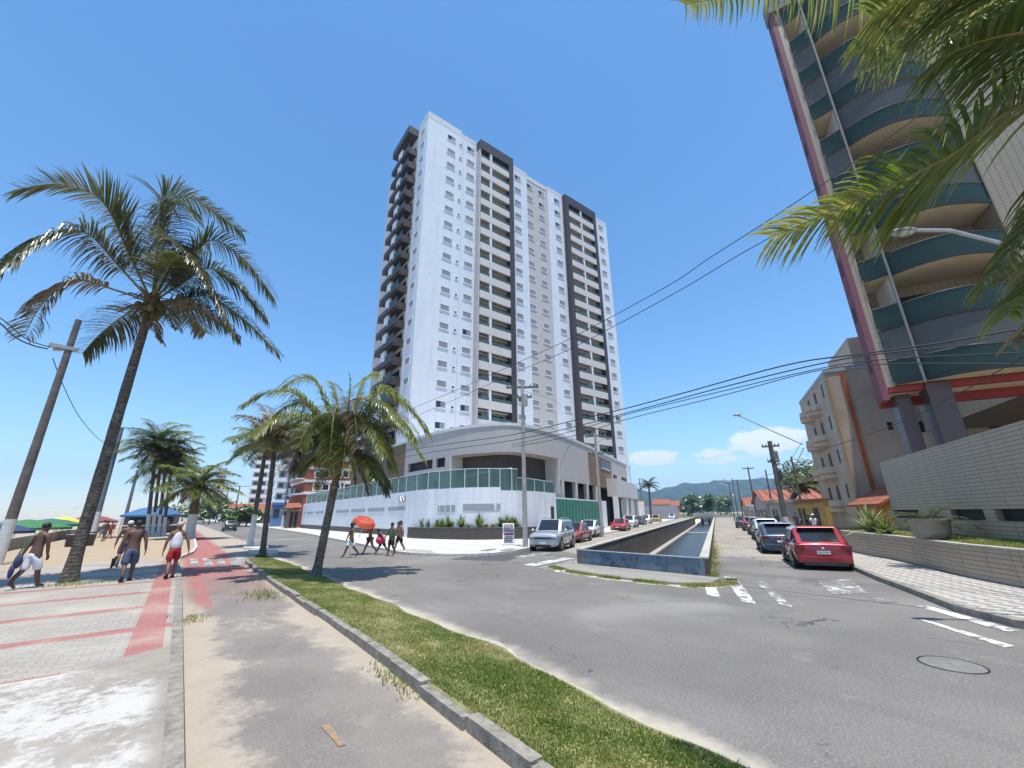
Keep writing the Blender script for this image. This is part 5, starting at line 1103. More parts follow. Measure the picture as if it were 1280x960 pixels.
for i, (px, py, s, lab) in enumerate(((941, 583, 52, 'tall dark pole nearest the orange tile roof'), (978, 585, 44, 'short dark pole beside the broad leafy tree'), (963, 587, 50, 'dark pole half hidden between the orange roof and the leafy tree'), (1000, 570, 33, 'dark pole just left of the cable-hung pole'), (926, 600, 70, 'thin dark pole beyond the orange roof, second in the row'), (920, 598, 84, 'thin dark pole beyond the orange roof, third in the row'), (915, 602, 100, 'tiny far pole with a crossarm near the street end'))):
    q = cpt(s, 2.0); x0 = proj(q)[0]; t_ = pl(px+ (4 if i < 4 else 2), 640, cpt(s, 0), (CD.x, CD.y)); q = Vector((t_.x, t_.y, 0))
    street_pole(lab, q, (px, py), r=(.13, .1), arms=(((.3, 1.6),) if i in (0, 6) else ()), group=None, lampdir=(CN*2.6+Vector((0, 0, .7)) if i in (5, 6) else None))
# poles on the left of the canal street
pole1 = Vector((17.1, 20.9, ZS)); street_pole('slim pale concrete pole standing beside the silver car at the pavement corner', pole1, (647, 480), r=(.17, .10), m=m_polec, arms=((.25, 2.2), (.95, 1.3)), crossdir=(.78, -.63, 0), boxes=1)
q = pl(752, 655, (40, 31.0), (-CD.y, CD.x)); q = Vector((q.x, q.y, ZS)); street_pole('concrete pole with a crossarm in front of the brick panel of the podium', q, (746, 541), r=(.16, .11), m=m_polec, arms=((.3, 2.0), (2.0, 1.4)), crossdir=(CN.x, CN.y, 0), lampdir=CN*-1.0+Vector((0, 0, .3)))
pole2 = q
for px, py, lab, D_ in ((791, 600, 'thin dark pole just right of the podium end', 120), (803, 598, 'thin dark pole beside the lone palm', 128)):
    q = dist(px+1, 645, D_); q.z = 0; street_pole(lab, q, (px, py), r=(.15, .12))
# houses and palm beyond the podium on the left side of the canal
q = dist(813, 641, 140); rnd_palm('lone coconut palm standing beyond the white walled lot on the left of the canal', (q.x, q.y, 0), (811, 607), .3, .25, 511, 15, (3.4, 4.2), .8, n=20, w=.09, s=1.8, wind=(0, 0, 0), mats=(m_palmd,), elev=(-.2, 1.2), dry=0)
for i, (x0, x1, yt, D_, dp, col, lab, rf) in enumerate(((782, 806, 627, 100, 8, (.72, .72, .70), 'white rendered garden wall beyond the podium', 0), (806, 848, 632, 150, 10, (.33, .33, .36), 'grey wall of the lot beyond the lone palm', 0), (770, 806, 626, 190, 10, (.6, .5, .45), 'orange roofed house behind the white garden wall', 1), (818, 838, 624, 200, 12, (.62, .58, .52), 'pale house under an orange roof behind the grey lot wall', 1), (836, 850, 626, 220, 12, (.70, .42, .25), 'salmon house at the end of the left row', 1))):
    a_, b_ = dist(x0, 642, D_), dist(x1, 642, D_); zt = dist((x0+x1)/2, yt, D_).z; h_ = thing('garden_wall' if not rf else 'house', lab, 'wall' if not rf else 'house', (a_.x, a_.y, 0)); ex = Vector((b_.x-a_.x, b_.y-a_.y, 0)); ey = Vector((-ex.y, ex.x, 0)).normalized()*dp; mw = mat('far_wall_%s' % 'abcde'[i], col, .85, .12, .8)
    a = MB(); a.obox((a_.x, a_.y), ex, ey, 0, zt if not rf else zt*.7); a.build('wall', mw, h_)
    if rf: gable('roof', (a_.x, a_.y, 0), ey, ex, zt*.7, zt, .4, m_tileo, h_).build('gable_wall', mw, h_)
for i, (x, y, D_, r_) in enumerate(((866, 617, 240, 4), (876, 621, 260, 4), (886, 615, 250, 4.5), (854, 624, 260, 4), (788, 628, 180, 4), (900, 622, 300, 5), (908, 620, 320, 5))):
    q = dist(x, 640, D_); tree(('dark conical tree at the end of the canal street', 'low green tree at the end of the canal street', 'taller dark tree at the end of the canal street', 'small tree left of the conical tree', 'tree behind the white garden wall', 'green tree just beyond the canal bridge', 'bushy tree right of the canal bridge')[i], (q.x, q.y, 0), dist(x, y, D_).z, (r_, r_, dist(x, y, D_).z*.45), 520+i, 700, .8, m_treel)
# ---------------------------------------------------------------- cars
m_tyre = m_black; m_rim = mat('alloy_rim', (.45, .45, .46), .35, .05, 5, metal=.7)
m_lampw = mat('headlamp_glass', (.22, .24, .26), .12, 0, spec=.8); m_lampr = mat('tail_lamp_red', (.13, .006, .006), .15, 0, spec=.7); m_plate = mat('number_plate', (.66, .66, .64), .5, 0); m_trim = mat('black_plastic_trim', (.03, .03, .032), .6, .1, 10)
def paintm(name, col, metal=.0): return mat(name, col, .32, .04, 2, metal=metal, coat=1.0)
PROF = {   # x positions are fractions of the length from the front; z heights are fractions of the height
    'hatch': dict(hood=.60, cowl=.25, roof0=.42, roof1=.80, tailtop=.97, belt=.60, deck=.60, tail=.62),
    'sedan': dict(hood=.60, cowl=.26, roof0=.41, roof1=.68, tailtop=.84, belt=.60, deck=.62, tail=.60),
    'suv': dict(hood=.62, cowl=.25, roof0=.38, roof1=.88, tailtop=.985, belt=.62, deck=.62, tail=.64),
    'pickup': dict(hood=.62, cowl=.26, roof0=.40, roof1=.56, tailtop=.61, belt=.60, deck=.60, tail=.58)}
def car(label, loc, heading, kind, L_, W_, H_, pm, group, plate='', rim=m_rim, rack=False, seed=0, bumper=None, backface=True):
    """origin on the ground under the middle, nose towards +x"""
    root = thing('parked_car' if kind != 'pickup' else 'pickup_truck', label, 'car' if kind != 'pickup' else 'pickup', loc, heading, group)
    p = PROF[kind]; X = lambda f: L_/2-f*L_; w = W_/2; wr = L_*.082 if kind != 'suv' else L_*.084; wr = .31 if kind != 'suv' else .35; gc = .19 if kind != 'suv' else .24
    # body: stations (fraction, half-width factor, sill z, shoulder z, crown z)
    hz, bz = p['hood']*H_, p['belt']*H_
    st = [(0.0, .80, .30, hz*.70, hz*.72), (.010, .90, .22, hz*.79, hz*.83), (.05, .96, gc, hz*.87, hz*.93), (.12, .985, gc, hz*.90, hz*.97), (p['cowl'], 1.0, gc, bz*.97, hz*1.0), (.40, 1.0, gc, bz*.99, bz*1.0), (.60, 1.0, gc, bz*1.0, bz*1.0), (.80, 1.0, gc, bz*1.02, bz*1.02),
          (.92, .975, gc+.02, p['tail']*H_*1.02, p['deck']*H_*1.04), (.975, .955, .22, p['tail']*H_*1.0, p['tail']*H_*1.02), (.992, .92, .23, p['tail']*H_*.93, p['tail']*H_*.95), (1.0, .84, .27, p['tail']*H_*.84, p['tail']*H_*.86)]
    a = MB(); rows = []
    for f, k, z0, zs, zc in st:
        x = X(f); y = w*k; zm = z0+(zs-z0)*.5
        half = [(y*.80, z0), (y*.97, z0+.07), (y*1.0, zm), (y*.985, zs-.10*(zs-z0)), (y*.93, zs), (y*.55, zc), (0, zc+.012)]
        rows.append([(x, yy, zz) for yy, zz in half]+[(x, -yy, zz) for yy, zz in half[-2::-1]])
    n = len(rows[0]); vs = [v for r_ in rows for v in r_]; fs = []
    for i in range(len(rows)-1):
        for j in range(n-1): fs.append((i*n+j, i*n+j+1, (i+1)*n+j+1, (i+1)*n+j))
        fs.append((i*n+n-1, i*n, (i+1)*n, (i+1)*n+n-1))
    fs += [tuple(range(n))[::-1], tuple((len(rows)-1)*n+j for j in range(n))]
    a.add(vs, fs, 0, True); b = a.build('body', pm, root, True, sharp=38)
    sub_ = b.modifiers.new('smooth', 'SUBSURF'); sub_.levels = sub_.render_levels = 1
    # cabin: roof and pillars, with glass set in
    c0, r0, r1, t1 = p['cowl'], p['roof0'], p['roof1'], p['tailtop']; rz = H_
    def sect(f, zb, zt, kb, kt):
        x = X(f); return [(x, w*kb, zb), (x, w*(kb*.35+kt*.65), zb+(zt-zb)*.80), (x, w*kt, zb+(zt-zb)*.93), (x, w*kt*.80, zt), (x, 0, zt+.015)]
    ptk = kind == 'pickup'
    sts = [sect(c0, bz*.96, bz*.99, .90, .86), sect(r0, bz*.985, rz*.985, .925, .76), sect((r0*1.1+r1*.9)/2, bz*.99, rz, .935, .77), sect(r1, bz*1.0, rz*.985, .93, .765), sect(t1, bz*1.0, bz*1.03 if kind != 'suv' else bz*1.08, .90, .80 if kind != 'suv' else .76)]
    body, sides, ws, rw = MB(), {1: MB(), -1: MB()}, MB(), MB()
    def quad(mb, q): mb.add(q, [(0, 1, 2, 3)], None, False)
    def lerp(a_, b_, t): return tuple(a_[i]+(b_[i]-a_[i])*t for i in range(3))
    for i in range(len(sts)-1):
        A, B = sts[i], sts[i+1]
        for sgn in (1, -1):
            S_ = lambda v: (v[0], v[1]*sgn, v[2])
            for j in range(4):
                q = [A[j], A[j+1], B[j+1], B[j]]
                if sgn < 0: q = q[::-1]
                q = [S_(v) for v in q]
                glass_end = (i == 0 and j >= 3) or (i == len(sts)-2 and j >= 3)
                if j == 0: # side glass with pillars
                    f0, f1 = {0: (.22, 1.0), 1: (.0, .97), 2: (.03, .93), 3: (.0, .62 if kind != 'sedan' else .45)}[i]
                    if ptk and i == 3: f0, f1 = .0, .2
                    A0, A1, B0, B1 = A[0], A[1], B[0], B[1]; g0 = [lerp(A0, B0, f0), lerp(A1, B1, f0), lerp(A1, B1, f1), lerp(A0, B0, f1)]
                    g0 = [(v[0], (v[1]+.006)*sgn, v[2]+(.03 if k_ in (0, 3) else 0)) for k_, v in enumerate(g0)]
                    quad(sides[sgn], g0 if sgn > 0 else g0[::-1])
                if i in (0, len(sts)-2) and j >= 2:
                    tgt = ws if i == 0 else rw; up = .012
                    if j == 3:
                        lo, hi = (.06, .96) if i == 0 else (.05, .86 if kind != 'hatch' else .93)
                        g0 = [lerp(A[3], B[3], lo), lerp(A[4], B[4], lo), lerp(A[4], B[4], hi), lerp(A[3], B[3], hi)]; dx = .012 if i == 0 else -.012
                        g0 = [(v[0]+dx, v[1]*sgn, v[2]+up) for v in g0]; quad(tgt, g0 if sgn > 0 else g0[::-1])
                quad(body, q)
    body.build('cabin', pm, root, True, sharp=50); [sides[k_].build('side_window', m_glassdk, root, True) for k_ in (1, -1)]; ws.build('windscreen', m_glassdk, root, True); rw.build('rear_window', m_glassdk, root, True)
    # wheels
    for fx in (.175, .80):
        for sg in (1, -1):
            x, y = X(fx), w*1.0*sg
            a = MB(); a.tube([(x, y*.80, wr+.015), (x, y*1.004, wr+.015)], wr*1.16, 22, 0); a.build('wheel_arch', m_trim, root, True)
            a = MB(); a.tube([(x, y*.78, wr), (x, y*.985, wr), (x, y*1.012, wr)], [wr, wr, wr*.93], 22); wh = a.build('wheel', m_tyre, root, True)
            a = MB(); a.tube([(x, y*.98, wr), (x, y*1.018, wr)], wr*.64, 18); 
            for k in range(5):
                an = k*2*PI/5; a.box((x-.01, y*1.016, wr-.01), (x+.01, y*1.02, wr+.01))
            a.build('rim', rim, wh, True)
            a = MB()
            for k in range(5):
                an = k*2*PI/5+.3; d = (math.cos(an), math.sin(an)); e = (-d[1]*.045, d[0]*.045); yy = y*1.0195
                a.add([(x+d[0]*wr*.22+e[0], yy, wr+d[1]*wr*.22+e[1]), (x+d[0]*wr*.22-e[0], yy, wr+d[1]*wr*.22-e[1]), (x+d[0]*wr*.58-e[0]*1.6, yy, wr+d[1]*wr*.58-e[1]*1.6), (x+d[0]*wr*.58+e[0]*1.6, yy, wr+d[1]*wr*.58+e[1]*1.6)], [(0, 1, 2, 3)])
            a.build('wheel_vent', m_dark, wh, True)
    # lamps, bumpers, plate, mirrors
    for sg in (1, -1):
        a = MB(); zh = hz*.67; a.box((X(.05), w*.52*sg, zh-.07), (X(-.001), w*.86*sg, zh+.075)); o = a.build('headlight', m_lampw, root, True); bv = o.modifiers.new('round', 'BEVEL'); bv.width = .03; bv.segments = 2
        a = MB(); zt_ = p['tail']*H_*.80; a.box((X(.925), w*.60*sg, zt_-.03), (X(1.0)-.012, w*.955*sg, zt_+(.12 if kind != 'suv' else .2))); o = a.build('tail_light', m_lampr, root, True); bv = o.modifiers.new('round', 'BEVEL'); bv.width = .025; bv.segments = 2
        a = MB(); a.ball((X(c0+.045), (w+.10)*sg, bz*1.04), (.06, .11, .075), 10, 6); a.build('mirror', pm, root, True)
        a = MB(); a.box((X(.52), w*1.003*sg, bz*.86), (X(.565), w*1.018*sg, bz*.895)); a.build('door_handle', m_trim if kind != 'suv' else pm, root, True)
        a = MB()
        for f in (.395, .60): a.box((X(f)-.006, w*.975*sg, gc+.16), (X(f)+.006, w*1.004*sg, bz*.93))
        a.build('door_seam', m_dark, root, True)
        a = MB(); a.box((X(.27), w*.965*sg, gc-.02), (X(.71), w*1.004*sg, gc+.07)); a.build('sill', m_trim, root, True)
    bm_ = bumper or m_trim
    a = MB(); a.box((X(.01), -w*.55, hz*.62), (X(-.004), w*.55, hz*.72)); a.build('grille', m_trim, root, True)
    a = MB(); a.box((X(.02), -w*.50, .24), (X(-.003), w*.50, .36)); a.build('air_intake', m_dark, root, True); a = MB(); a.box((X(.0), -.2, .40), (X(-.005), .2, .51)); a.build('front_plate', m_plate, root, True)
    a = MB(); a.box((X(.97), -w*.90, .24), (X(1.008), w*.90, .48)); o = a.build('rear_bumper', bm_, root, True); d_ = MB(); d_.box((X(.96), -w*.72, .17), (X(1.010), w*.72, .285)); d_.build('diffuser', m_trim, root, True); d_ = MB(); d_.ball((X(1.0)-.012, 0, p['tail']*H_*.80), (.015, .06, .045), 10, 6); d_.build('badge', m_rim, root, True); bv = o.modifiers.new('round', 'BEVEL'); bv.width = .04; bv.segments = 2
    a = MB(); zt_ = .36*H_ if kind != 'hatch' else .41*H_; a.box((X(1.0)-.022, -.2, zt_-.055), (X(1.0)-.012, .2, zt_+.055)); o = a.build('number_plate', m_plate, root, True)
    if plate:
        a = MB()
        for k, ch in enumerate(plate): a.box((X(1.0)-.024, .16-k*.048, zt_-.03), (X(1.0)-.0225, .16-k*.048-.03, zt_+.03)) if False else None
        cu = bpy.data.curves.new('plate_text', 'FONT'); cu.body = plate; cu.size = .095; cu.align_x = 'CENTER'; cu.align_y = 'CENTER'; cu.extrude = .001
        to = bpy.data.objects.new('plate_lettering', cu); COL.objects.link(to); me = bpy.data.meshes.new_from_object(to.evaluated_get(bpy.context.evaluated_depsgraph_get())); bpy.data.objects.remove(to)
        t2 = bpy.data.objects.new('plate_lettering', me); COL.objects.link(t2); me.materials.append(m_trim); t2.parent = o; t2.location = (X(1.0)-.0235, 0, zt_); t2.rotation_euler = (PI/2, 0, -PI/2)
    if kind == 'hatch': a = MB(); a.box((X(r1+.02), -w*.66, rz*.965), (X(r1+.075), w*.66, rz*.985)); o = a.build('spoiler', pm, root, True); bv = o.modifiers.new('round', 'BEVEL'); bv.width = .015
    if rack:
        for sg in (1, -1): a = MB(); a.tube([(X(.42), w*.62*sg, rz+.0), (X(.46), w*.62*sg, rz+.07), (X(.80), w*.62*sg, rz+.07), (X(.85), w*.62*sg, rz)], .022, 6); a.build('roof_rail', m_metal, root, True)
    if ptk:
        a = MB(); a.box((X(.63), -w*.86, bz*.99), (X(.985), w*.86, bz*1.035)); a.build('bed_cover', m_trim, root, True)
    return root
hc = math.atan2(CD.y, CD.x)
red1 = paintm('metallic_red_paint', (.27, .006, .014), .3); red2 = paintm('faded_red_paint', (.36, .05, .05)); red3 = paintm('bright_red_paint', (.55, .025, .03)); silv = paintm('silver_paint', (.52, .53, .54), .55); whi = paintm('white_car_paint', (.78, .78, .77)); blu = paintm('blue_grey_paint', (.055, .085, .12), .4); blk = paintm('black_car_paint', (.015, .015, .018)); yel = paintm('amber_car_paint', (.50, .27, .03)); dgr = paintm('dark_grey_paint', (.06, .06, .065), .4)
GR, GL = 'cars parked along the right-hand street', 'cars parked along the left side of the canal'
def park(px, py, fx, side, ang=0):
    """ground point of the picture for the near corner"""
    return g(px, py)
def right_row(rear, label, kind, dims, pm, **kw): c = Vector(rear)+CD*dims[0]/2; return car(label, (c.x, c.y, 0), hc+kw.pop('da', 0), kind, *dims, pm, GR, **kw)
right_row((18.45, 5.72, 0), 'shiny red hatchback with white number plate, nearest car on the right', 'hatch', (3.98, 1.80, 1.47), red1, plate='SKI7A99', bumper=red1)
right_row((23.7, 9.0, 0), 'dark blue-grey hatchback parked directly in front of the shiny red hatchback', 'hatch', (4.1, 1.78, 1.47), blu, bumper=blu)
right_row((33.2, 13.35, 0), 'pale silver hatchback parked before the blue-grey car', 'hatch', (4.2, 1.8, 1.5), silv, bumper=silv)
right_row((41.0, 17.1, 0), 'black hatchback between the silver car and the distant red car', 'hatch', (4.0, 1.75, 1.5), blk)
right_row((49.0, 21.2, 0), 'farther red car beyond the black hatchback on the right', 'hatch', (4.0, 1.75, 1.45), red2)
right_row((56.5, 25.4, 0), 'dark grey car at the far end of the right-hand row', 'sedan', (4.3, 1.75, 1.45), dgr)
def left_row(p, label, kind, dims, pm, flip=True, da=0, **kw): c = Vector(p)+CD*dims[0]/2; return car(label, (c.x, c.y, 0), hc+(PI if flip else 0)+da, kind, *dims, pm, GL, **kw)
left_row((16.45, 18.75, 0), 'silver off-road car with roof rails facing the avenue by the pale pole', 'suv', (4.33, 1.84, 1.72), silv, rack=True, bumper=silv, da=.06)
left_row((22.5, 22.6, 0), 'old faded red car between the silver off-road car and the white pickup', 'sedan', (3.95, 1.65, 1.38), red2)
left_row((28.0, 26.2, 0), 'small white pickup behind the old faded red car', 'pickup', (4.4, 1.66, 1.45), whi, flip=True)
left_row((40.3, 32.4, 0), 'bright red hatchback standing out from the left row', 'hatch', (4.0, 1.72, 1.38), red3, flip=True)
left_row((49.0, 37.6, 0), 'white sport utility car behind the bright red hatchback', 'suv', (4.3, 1.8, 1.65), whi, flip=True)
left_row((58.0, 42.5, 0), 'dark grey hatchback between the two white cars of the left row', 'hatch', (4.1, 1.75, 1.5), dgr, flip=True)
left_row((65.0, 46.2, 0), 'second white sport utility car, beyond the dark grey hatchback', 'suv', (4.3, 1.8, 1.65), whi, flip=True)
left_row((79.0, 53.4, 0), 'amber yellow hatchback near the grey lot wall', 'hatch', (4.0, 1.75, 1.5), yel, flip=True)
left_row((110.0, 69.0, 0), 'small white car farthest along the left of the canal', 'hatch', (4.0, 1.75, 1.5), whi, flip=True)
q = dist(256, 659, 95); car('dark car driving away on the avenue beyond the palms', (6.6, 84, 0), PI/2, 'suv', 4.3, 1.8, 1.6, dgr, None)
# ---------------------------------------------------------------- people
SKIN = {k: mat('skin_'+k, c, .58, .18, 5, .15, 60) for k, c in dict(dark=(.12, .062, .04), tan=(.20, .105, .065), pale=(.30, .175, .12)).items()}
m_hair = mat('black_hair', (.012, .010, .010), .6, .1, 20)
def skin_graph(name, nodes, edges, mt, parent, sub=1, root_i=0, extra=None):
    me = bpy.data.meshes.new(name); keys = list(nodes); me.from_pydata([nodes[k][0] for k in keys], [(keys.index(a), keys.index(b)) for a, b in edges], [])
    o = bpy.data.objects.new(name, me); COL.objects.link(o); sk = o.modifiers.new('s', 'SKIN'); sk.use_smooth_shade = True; sk.branch_smoothing = .3
    for i, k in enumerate(keys):
        r = nodes[k][1]; r = tuple(q*1.16 for q in r) if isinstance(r, tuple) else r*1.16; me.skin_vertices[0].data[i].radius = (r, r) if not isinstance(r, tuple) else r; me.skin_vertices[0].data[i].use_root = (i == root_i)
    sb = o.modifiers.new('u', 'SUBSURF'); sb.levels = sb.render_levels = sub
    m2 = bpy.data.meshes.new_from_object(o.evaluated_get(bpy.context.evaluated_depsgraph_get())); bpy.data.objects.remove(o)
    m2.polygons.foreach_set('use_smooth', [True]*len(m2.polygons)); m2.materials.clear()
    if extra:
        bm = bmesh.new(); bm.from_mesh(m2)
        for c, r in extra:
            d = bmesh.ops.create_icosphere(bm, subdivisions=2, radius=1.0); 
            for v in d['verts']: v.co = Vector((v.co.x*r[0]+c[0], v.co.y*r[1]+c[1], v.co.z*r[2]+c[2]))
        for f in bm.faces: f.smooth = True
        bm.to_mesh(m2); bm.free()
    m2.materials.append(mt); o = bpy.data.objects.new(name, m2); COL.objects.link(o); o.parent = parent; return o
def person(label, loc, heading, h, skin, pose, clothes, hair='short', group=None, fine=True, build=1.0):
    """local frame: +y forward, +x right; heading turns +y"""
    root = thing('person', label, 'person', loc, heading, group); s = h/1.70; B = build
    st, lean = pose.get('stride', .25), pose.get('lean', 0)
    J = {}
    def P(x, y, z): return Vector((x*s, (y+lean*max(0, z-.9))*s, z*s))
    hip = .92-.04*abs(st)
    J['pelvis'] = (P(0, 0, hip), (.125*s*B, .095*s*B)); J['belly'] = (P(0, .005, hip+.16), (.12*s*B, .09*s*B)); J['chest'] = (P(0, 0, hip+.38), (.145*s*B, .10*s*B)); J['collar'] = (P(0, -.01, hip+.50), (.11*s*B, .075*s)); J['neck'] = (P(0, .0, hip+.57), .053*s); J['jaw'] = (P(0, .025, hip+.635), (.060*s, .070*s)); J['head'] = (P(0, .015, hip+.71), (.074*s, .09*s)); J['crown'] = (P(0, .0, hip+.775), (.052*s, .064*s))
    E_ = [('pelvis', 'belly'), ('belly', 'chest'), ('chest', 'collar'), ('collar', 'neck'), ('neck', 'jaw'), ('jaw', 'head'), ('head', 'crown')]
    for i, (n_, sx) in enumerate((('r', 1), ('l', -1))):
        f = st*(1 if sx > 0 else -1); bend = pose.get('knee_'+n_, .0)
        ky = f*.42+bend*.12; ay = f*.95-(.10 if f < 0 else -.0)-bend*.20; az = .085+(.10 if f < -.1 else 0)+bend*.10
        J['hip'+n_] = (P(.092*sx, 0, hip-.05), .092*s*B); J['thigh'+n_] = (P(.10*sx, ky*.5, hip-.24), .082*s*B); J['knee'+n_] = (P(.10*sx, ky+.015, .49), .056*s); J['calf'+n_] = (P(.10*sx, (ky+ay)/2-.015, .33), .055*s); J['ankle'+n_] = (P(.10*sx, ay, az), .036*s)
        hl = az-.06; J['heel'+n_] = (P(.10*sx, ay-.03, max(.03, hl)), .034*s); J['toe'+n_] = (P(.11*sx, ay+.17, .028), (.045*s, .024*s))
        E_ += [('pelvis', 'hip'+n_), ('hip'+n_, 'thigh'+n_), ('thigh'+n_, 'knee'+n_), ('knee'+n_, 'calf'+n_), ('calf'+n_, 'ankle'+n_), ('ankle'+n_, 'heel'+n_), ('ankle'+n_, 'toe'+n_)]
        arm = pose.get('arm_'+n_, (.10, -f*.5, 0)); out_, swing, el = arm        # out, forward swing, elbow bend
        shz = hip+.475; ex = .21+out_*.55; ey = swing*.28; ez = shz-.28
        if el > .9: ez = shz-.16
        J['sh'+n_] = (P(.175*sx, -.005, shz), .055*s*B); J['elbow'+n_] = (P(ex*sx, ey, ez), .041*s)
        wx = ex+out_*.3-(.12 if el > .9 else 0); wy = ey+swing*.18+el*.16; wz = ez-.25+el*.30
        J['wrist'+n_] = (P(wx*sx, wy, wz), .028*s); hd = (Vector((wx*sx, wy, wz))-Vector((ex*sx, ey, ez))).normalized()
        J['palm'+n_] = (P(wx*sx+hd.x*.07, wy+hd.y*.07, wz+hd.z*.07), (.034*s, .02*s)); E_ += [('collar', 'sh'+n_), ('sh'+n_, 'elbow'+n_), ('elbow'+n_, 'wrist'+n_), ('wrist'+n_, 'palm'+n_)]
        if fine:
            side_ = Vector((0, 1, 0)) if abs(hd.y) < .8 else Vector((0, 0, 1)); side_ = (side_-hd*side_.dot(hd)).normalized(); c = Vector((wx*sx, wy, wz))+hd*.10; nn = hd.cross(side_)*(-sx)
            for k, (o_, ln) in enumerate(((-.030, .075), (-.010, .085), (.010, .08), (.028, .062))):
                b0 = c+side_*-o_; J['f%d%s' % (k, n_)] = (P(*b0), .010*s); J['g%d%s' % (k, n_)] = (P(*(b0+hd*ln*.6+nn*.012)), .009*s); J['h%d%s' % (k, n_)] = (P(*(b0+hd*ln+nn*.035)), .007*s); E_ += [('palm'+n_, 'f%d%s' % (k, n_)), ('f%d%s' % (k, n_), 'g%d%s' % (k, n_)), ('g%d%s' % (k, n_), 'h%d%s' % (k, n_))]
            b0 = Vector((wx*sx, wy, wz))+hd*.045+side_*.03; J['t0'+n_] = (P(*b0), .012*s); J['t1'+n_] = (P(*(b0+side_*.022+hd*.05+nn*.01)), .009*s); E_ += [('palm'+n_, 't0'+n_), ('t0'+n_, 't1'+n_)]
    hx = J['head'][0]; turn = pose.get('turn', 0); fx = Vector((math.sin(turn), math.cos(turn), 0)); rx = Vector((math.cos(turn), -math.sin(turn), 0))
    ex_ = [(hx+Vector((0, 0, .012*s)), (.078*s, .098*s, .112*s)), (hx+fx*.098*s-Vector((0, 0, .018*s)), (.014*s, .02*s, .024*s))]+[(hx+rx*.078*s*q-Vector((0, 0, .01*s)), (.012*s, .02*s, .032*s)) for q in (1, -1)]+[(hx+fx*.072*s-Vector((0, 0, .068*s)), (.028*s, .02*s, .012*s))]
    body = skin_graph('body', J, E_, SKIN[skin], root, 1, 0, ex_)
    for q in (1, -1):
        a = MB(); a.ball(hx+fx*.083*s+rx*.03*s*q+Vector((0, 0, .012*s)), .011*s, 8, 6); a.build('eye', m_hair, body, True)
    def J2(keys, k, add=0.0): return {q: (J[q][0], tuple((r*k+add) for r in (J[q][1] if isinstance(J[q][1], tuple) else (J[q][1],)*2))) for q in keys}
    for kind, m in clothes:
        if kind in ('shorts', 'long_shorts', 'skirt_shorts'):
            nd = J2(['pelvis', 'hipr', 'hipl', 'thighr', 'thighl'], 1.02, .010*s); ed = [('pelvis', 'hipr'), ('pelvis', 'hipl'), ('hipr', 'thighr'), ('hipl', 'thighl')]
            nd['waist'] = (J['pelvis'][0].lerp(J['belly'][0], .6), (.15*s*B, .122*s*B)); ed.append(('pelvis', 'waist'))
            if kind != 'shorts':
                for n_ in 'rl': nd['kn'+n_] = (J['thigh'+n_][0].lerp(J['knee'+n_][0], .8), .088*s*B); nd['ke'+n_] = (J['knee'+n_][0]-Vector((0, 0, .02*s)), .088*s*B); ed += [('thigh'+n_, 'kn'+n_), ('kn'+n_, 'ke'+n_)]
            else:
                for n_ in 'rl': nd['kn'+n_] = (J['thigh'+n_][0].lerp(J['knee'+n_][0], .35), .09*s*B); nd['ke'+n_] = (J['thigh'+n_][0].lerp(J['knee'+n_][0], .7), .088*s*B); ed += [('thigh'+n_, 'kn'+n_), ('kn'+n_, 'ke'+n_)]
            skin_graph('shorts', nd, ed, m, root)
        elif kind == 'briefs':
            nd = J2(['pelvis', 'hipr', 'hipl'], 1.06, .008*s); skin_graph('swim_briefs', nd, [('pelvis', 'hipr'), ('pelvis', 'hipl')], m, root)
        elif kind in ('tank', 'shirt'):
            nd = J2(['pelvis', 'belly', 'chest', 'collar', 'shr', 'shl'], 1.12, .016*s); nd['pelvis'] = (J['pelvis'][0]-Vector((0, 0, .07*s)), (.158*s*B, .135*s*B)); ed = [('pelvis', 'belly'), ('belly', 'chest'), ('chest', 'collar'), ('collar', 'shr'), ('collar', 'shl')]
            if kind == 'shirt':
                for n_ in 'rl': nd['sl'+n_] = (J['sh'+n_][0].lerp(J['elbow'+n_][0], .6), .06*s); ed.append(('sh'+n_, 'sl'+n_))
            skin_graph('tank_top' if kind == 'tank' else 'shirt', nd, ed, m, root)
        elif kind == 'top':
            nd = J2(['chest'], 1.05, .01*s); nd['c2'] = (J['chest'][0]-Vector((0, 0, .1*s)), (.135*s*B, .1*s*B)); skin_graph('bikini_top', nd, [('chest', 'c2')], m, root)
        elif kind == 'shoes':
            for n_ in 'rl': nd = J2(['heel'+n_, 'toe'+n_], 1.25, .008*s); skin_graph('shoe', nd, [('heel'+n_, 'toe'+n_)], m, root)
        elif kind in ('cap', 'grey_hair'):
            a = MB(); a.ball(hx+Vector((0, -.008*s, .035*s)), (.094*s, .112*s, .085*s), 14, 10)
            if kind == 'cap': c = hx+fx*.12*s+Vector((0, 0, .045*s)); a.ball(c, (.07*s, .08*s, .012*s), 12, 5)
            a.build('cap' if kind == 'cap' else 'hair', m, root, True)
    if hair == 'short': a = MB(); a.ball(hx+Vector((0, -.012*s, .028*s)), (.089*s, .106*s, .092*s), 14, 10); a.build('hair', m_hair, root, True)
    elif hair == 'afro': a = MB(); a.ball(hx+Vector((0, -.02*s, .04*s)), (.125*s, .135*s, .125*s), 14, 10); a.build('hair', m_hair, root, True)
    elif hair == 'bun': a = MB(); a.ball(hx+Vector((0, -.012*s, .025*s)), (.090*s, .108*s, .095*s), 14, 10); a.ball(hx+Vector((0, -.09*s, .085*s)), .055*s, 10, 7); a.build('hair', m_hair, root, True)
    return root, J
cl = lambda n, c, **k: mat(n, c, .85, .12, 6, .3, 40, **k)
